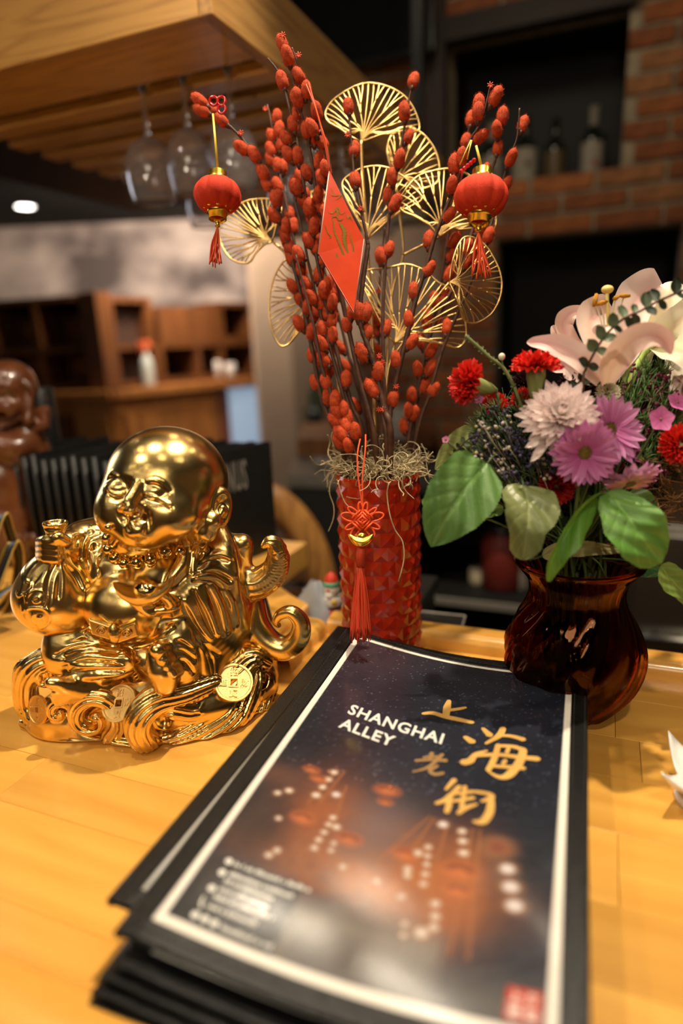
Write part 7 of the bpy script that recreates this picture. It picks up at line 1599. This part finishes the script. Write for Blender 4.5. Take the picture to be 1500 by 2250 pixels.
ck = thing('painted_reflection_panel', (*at_d(525, 770, 4.6)[:2], FZ), 'right end of the back counter, its pale blue daylight reflection painted as a glow', 'fridge')
cbox('casing', 474, 4.44, 582, 4.74, FZ, zb_-.0305, 0, mat('red_brown_counter_end', (0.20, 0.06, 0.035), .35), ck)  # end of the back counter, behind the painted reflection
cbox('painted_daylight', 492, 4.46, 578, 4.72, FZ+.25, zb_-.045, .008, mat('painted_daylight_blue', (0.25, 0.32, 0.40), .15, emit=(0.50, 0.68, 0.90), estr=.42, var=.0), ck, -.001)  # weak emission stands in for daylight reflected on the polished counter end
sp = at_d(376, 770, 4.25); n_ = -FW*.0; sp[2] = zz(376, 831, 4.25); sh_ = thing('spray_bottle', (sp[0], sp[1]-.02, zb_+.052), 'white plastic spray bottle with an orange trigger on the shelf', 'spray bottle'); c = np.array((sp[0]-.05, sp[1]-.20, zb_+.019))
MB().lathe([(0, 0), (.040, 0), (.042, .01), (.042, .13), (.034, .17), (.014, .20), (.014, .215), (0, .215)], c, 24, fn=lambda r, z, a: r*(1-.12*abs(sin(a)))).build('bottle', mat('milky_plastic', (0.55, 0.58, 0.50), .35, trans=.2), sh_)
ORG = mat('orange_plastic', (0.62, 0.12, 0.04), .4); MB().lathe([(.016, .2155), (.017, .235), (.012, .25), (0, .25)], c, 16).build('collar', ORG, sh_); MB().poly([c+np.array(q) for q in ((-.045, -.01, .245), (.045, -.01, .245), (.03, -.01, .285), (-.05, -.01, .28))], (0, 1, 0), .02).build('spray_head', ORG, sh_, smooth=False, bevel=.003)
MB().tube([c+np.array((-.03, 0, .25)), c+np.array((-.045, 0, .22)), c+np.array((-.04, 0, .19))], .005, 8).build('trigger', ORG, sh_); sh_.location = tuple(c)
for o in sh_.children: o.location = tuple(-c)
for px_, r, h, lab in ((507, .022, .13, 'white bottle standing at the right end of the low cubbyholes'), (533, .035, .11, 'white cup near the column on the low shelf')):
    c = at_d(px_, 770, 4.68); c[2] = zb_+.0185; c = c - np.array((0, .19, 0)); o = MB().lathe([(0, 0), (r*.85, 0), (r, h*.6), (r, h), (r*.9, h), (r*.8, .006), (0, .006)], c, 20).build('white_container', mat('off_white', (0.55, 0.50, 0.44), .5)); tag(o, lab, 'container')
# frames and plant on the beige wall beyond
def wpic(px0, py0, px1, py1, d, lab, fm, pm, fw=.02):
    t = thing('picture_frame', at_d((px0+px1)/2, py1, d), lab, 'picture')
    MB().poly([at_d(x, y, d) for x, y in ((px0, py1), (px1, py1), (px1, py0), (px0, py0))], FW*[1, 1, 0], .03).build('frame', fm, t, smooth=False)
    g = fw/d*F_PX; MB().poly([at_d(x, y, d-.006) for x, y in ((px0+g, py1-g), (px1-g, py1-g), (px1-g, py0+g), (px0+g, py0+g))], FW*[1, 1, 0], .005).build('picture', pm, t, smooth=False)
WF = mat('white_frame', (0.62, 0.56, 0.50), .5); PB = mat('picture_dark', (0.02, 0.025, 0.02), .4); PW = mat('picture_warm', (0.30, 0.16, 0.08), .6, var=.6, vscale=12)
wpic(622, 765, 685, 835, 4.38, 'white-framed dark picture behind the willow twigs on the beige wall', WF, PB); wpic(612, 845, 652, 893, 4.38, 'small brown picture on the beige wall below the white frame', mat('brown_frame', (0.16, 0.09, 0.05), .6), PW); wpic(656, 845, 690, 893, 4.38, 'small reddish picture beside the brown one on the beige wall', WF, mat('picture_red', (0.42, 0.12, 0.05), .6, var=.6, vscale=14))
pl = thing('hanging_plant', at_d(690, 910, 4.3), 'dark green trailing plant against the beige wall behind the willow', 'plant'); rs = np.random.RandomState(12); PLG = mat('plant_green', (0.035, 0.065, 0.025), .6)
m = MB(); 
for k in range(9): m.tube(spline([at_d(688+rs.uniform(-8, 8), 905, 4.3), at_d(685+rs.uniform(-30, 30), 830, 4.28), at_d(680+rs.uniform(-45, 50), rs.uniform(730, 800), 4.25)], 5), .004, 5)
m.build('stems', PLG, pl, kind='stuff'); m = MB()
for k in range(130):
    y = rs.uniform(735, 930); c = at_d(682+rs.randn()*22*(1-.4*(y > 850)), y, 4.28+rs.uniform(-.06, .03)); x = norm(rs.randn(3))*.045; s = norm(np.cross(x, rs.randn(3)))*.016; m.grid([[c-x, c-s*.0-x*.98, c-x], [c-s, c+s*.2, c+s], [c+x, c+x*.98, c+x]])
m.build('leaves', PLG, pl, kind='stuff'); MB().lathe([(0, 0), (.05, 0), (.07, .12), (.06, .12), (.045, .01), (0, .01)], at_d(690, 935, 4.3), 20).build('pot', PB, pl)
# things on a sideboard seen between chair and vase
tb = thing('side_table', (*at_d(705, 770, 2.6)[:2], FZ), 'honey brown wooden table top far behind the red vase', 'table')
a = at_d(640, 770, 2.45); b = at_d(770, 770, 2.45); zt_ = zz(700, 962, 2.45)
MB().poly([np.array((*q[:2], zt_-.075)) for q in (a, b, b+FW*[.5, .5, 0], a+FW*[.5, .5, 0])], (0, 0, 1), .075).build('top', CABL, tb, smooth=False, bevel=.004); MB().poly([np.array((*q[:2], FZ)) for q in (a+FW*[.05, .05, 0], b+FW*[.05, .05, 0], b+FW*[.45, .45, 0], a+FW*[.45, .45, 0])], (0, 0, 1), zt_-.0755-FZ).build('body', CAB, tb, smooth=False)
gc = thing('grey_counter', (*at_d(690, 770, 1.9)[:2], FZ), 'pale grey worktop beyond the bar chair', 'counter')
a = at_d(615, 770, 2.12); b = at_d(760, 770, 2.04); zt_ = zz(700, 1055, 2.06)
MB().poly([np.array((*q[:2], zt_-.04)) for q in (a, b, b+FW*[.4, .4, 0], a+FW*[.4, .4, 0])], (0, 0, 1), .04).build('worktop', mat('grey_worktop', (0.34, 0.31, 0.25), .4), gc, smooth=False, bevel=.003); MB().poly([np.array((*q[:2], FZ)) for q in (a+FW*[.02, .02, 0], b+FW*[.02, .02, 0], b+FW*[.38, .38, 0], a+FW*[.38, .38, 0])], (0, 0, 1), zt_-.0405-FZ).build('body', mat('dark_steel_side', (0.10, 0.095, 0.085), .45, .6), gc, smooth=False)
c = at_d(700, 770, 2.25); c[2] = zt_+.0005; rows = [[c + RT*[1, 1, 0]*x + FW*[1, 1, 0]*y*1.05 + np.array((0, 0, .012*(1+sin(x*40+y*60)))) for x in np.linspace(-.035, .035, 6)] for y in np.linspace(-.06, .06, 6)]
tag(MB().slab(np.array(rows), (0, 0, 1), .006).build('folded_cloth', mat('white_cloth', (0.62, 0.56, 0.48), .8), smooth=True), 'white folded cloth lying on the pale grey worktop', 'cloth')
c = at_d(885, 963, 2.45); wj = MB().lathe([(0, 0), (.045, 0), (.048, .01), (.048, .115), (.042, .12), (.042, .01), (0, .01)], c, 22).build('white_canister', mat('canister_white', (0.50, 0.44, 0.36), .5)); tag(wj, 'white cylindrical canister standing low behind the willow stems', 'container')
wl = thing('low_shelf', (c[0], c[1], FZ), 'dark low stand under the white canister', 'shelf'); MB().box((c[0]-.16, c[1]-.08, FZ), (c[0]+.12, c[1]+.08, c[2]-.0225)).build('body', DARK, wl, smooth=False); MB().box((c[0]-.17, c[1]-.09, c[2]-.022), (c[0]+.13, c[1]+.09, c[2]-.0005)).build('top', CAB, wl, smooth=False)
# ---------------------------------------------------------------- white dish at the right edge
wp = thing('white_dish', at_z(1520, 1765, 0), 'white square porcelain dish with turned-up corners at the right edge', 'dish')
POR = mat('white_porcelain', (0.86, 0.84, 0.80), .15, coat=.6); tipp = at_z(1452, 1703, .034); cen = at_z(1545, 1760, .0); cen[2] = .006; ex = (tipp-cen)*[1, 1, 0]; ey = np.array((-ex[1], ex[0], 0)); rows = []
for i in range(21):
    row = []
    for j in range(21):
        u_, v_ = i/10-1, j/10-1; e = max(abs(u_), abs(v_)); cr_ = abs(u_*v_); row.append(cen + (ex*(u_+v_)/2 + ey*(v_-u_)/2)*(.62+.38*cr_) *1.0 + np.array((0, 0, .010*e**3+.018*cr_**2)))
    rows.append(row)
MB().slab(np.array(rows), (0, 0, 1), .0028).build('dish', POR, wp); MB().lathe([(.020, 0), (.022, .0), (.021, .0065), (.019, .0065)], cen*[1, 1, 0], 28, closed=True).build('foot_ring', POR, wp)
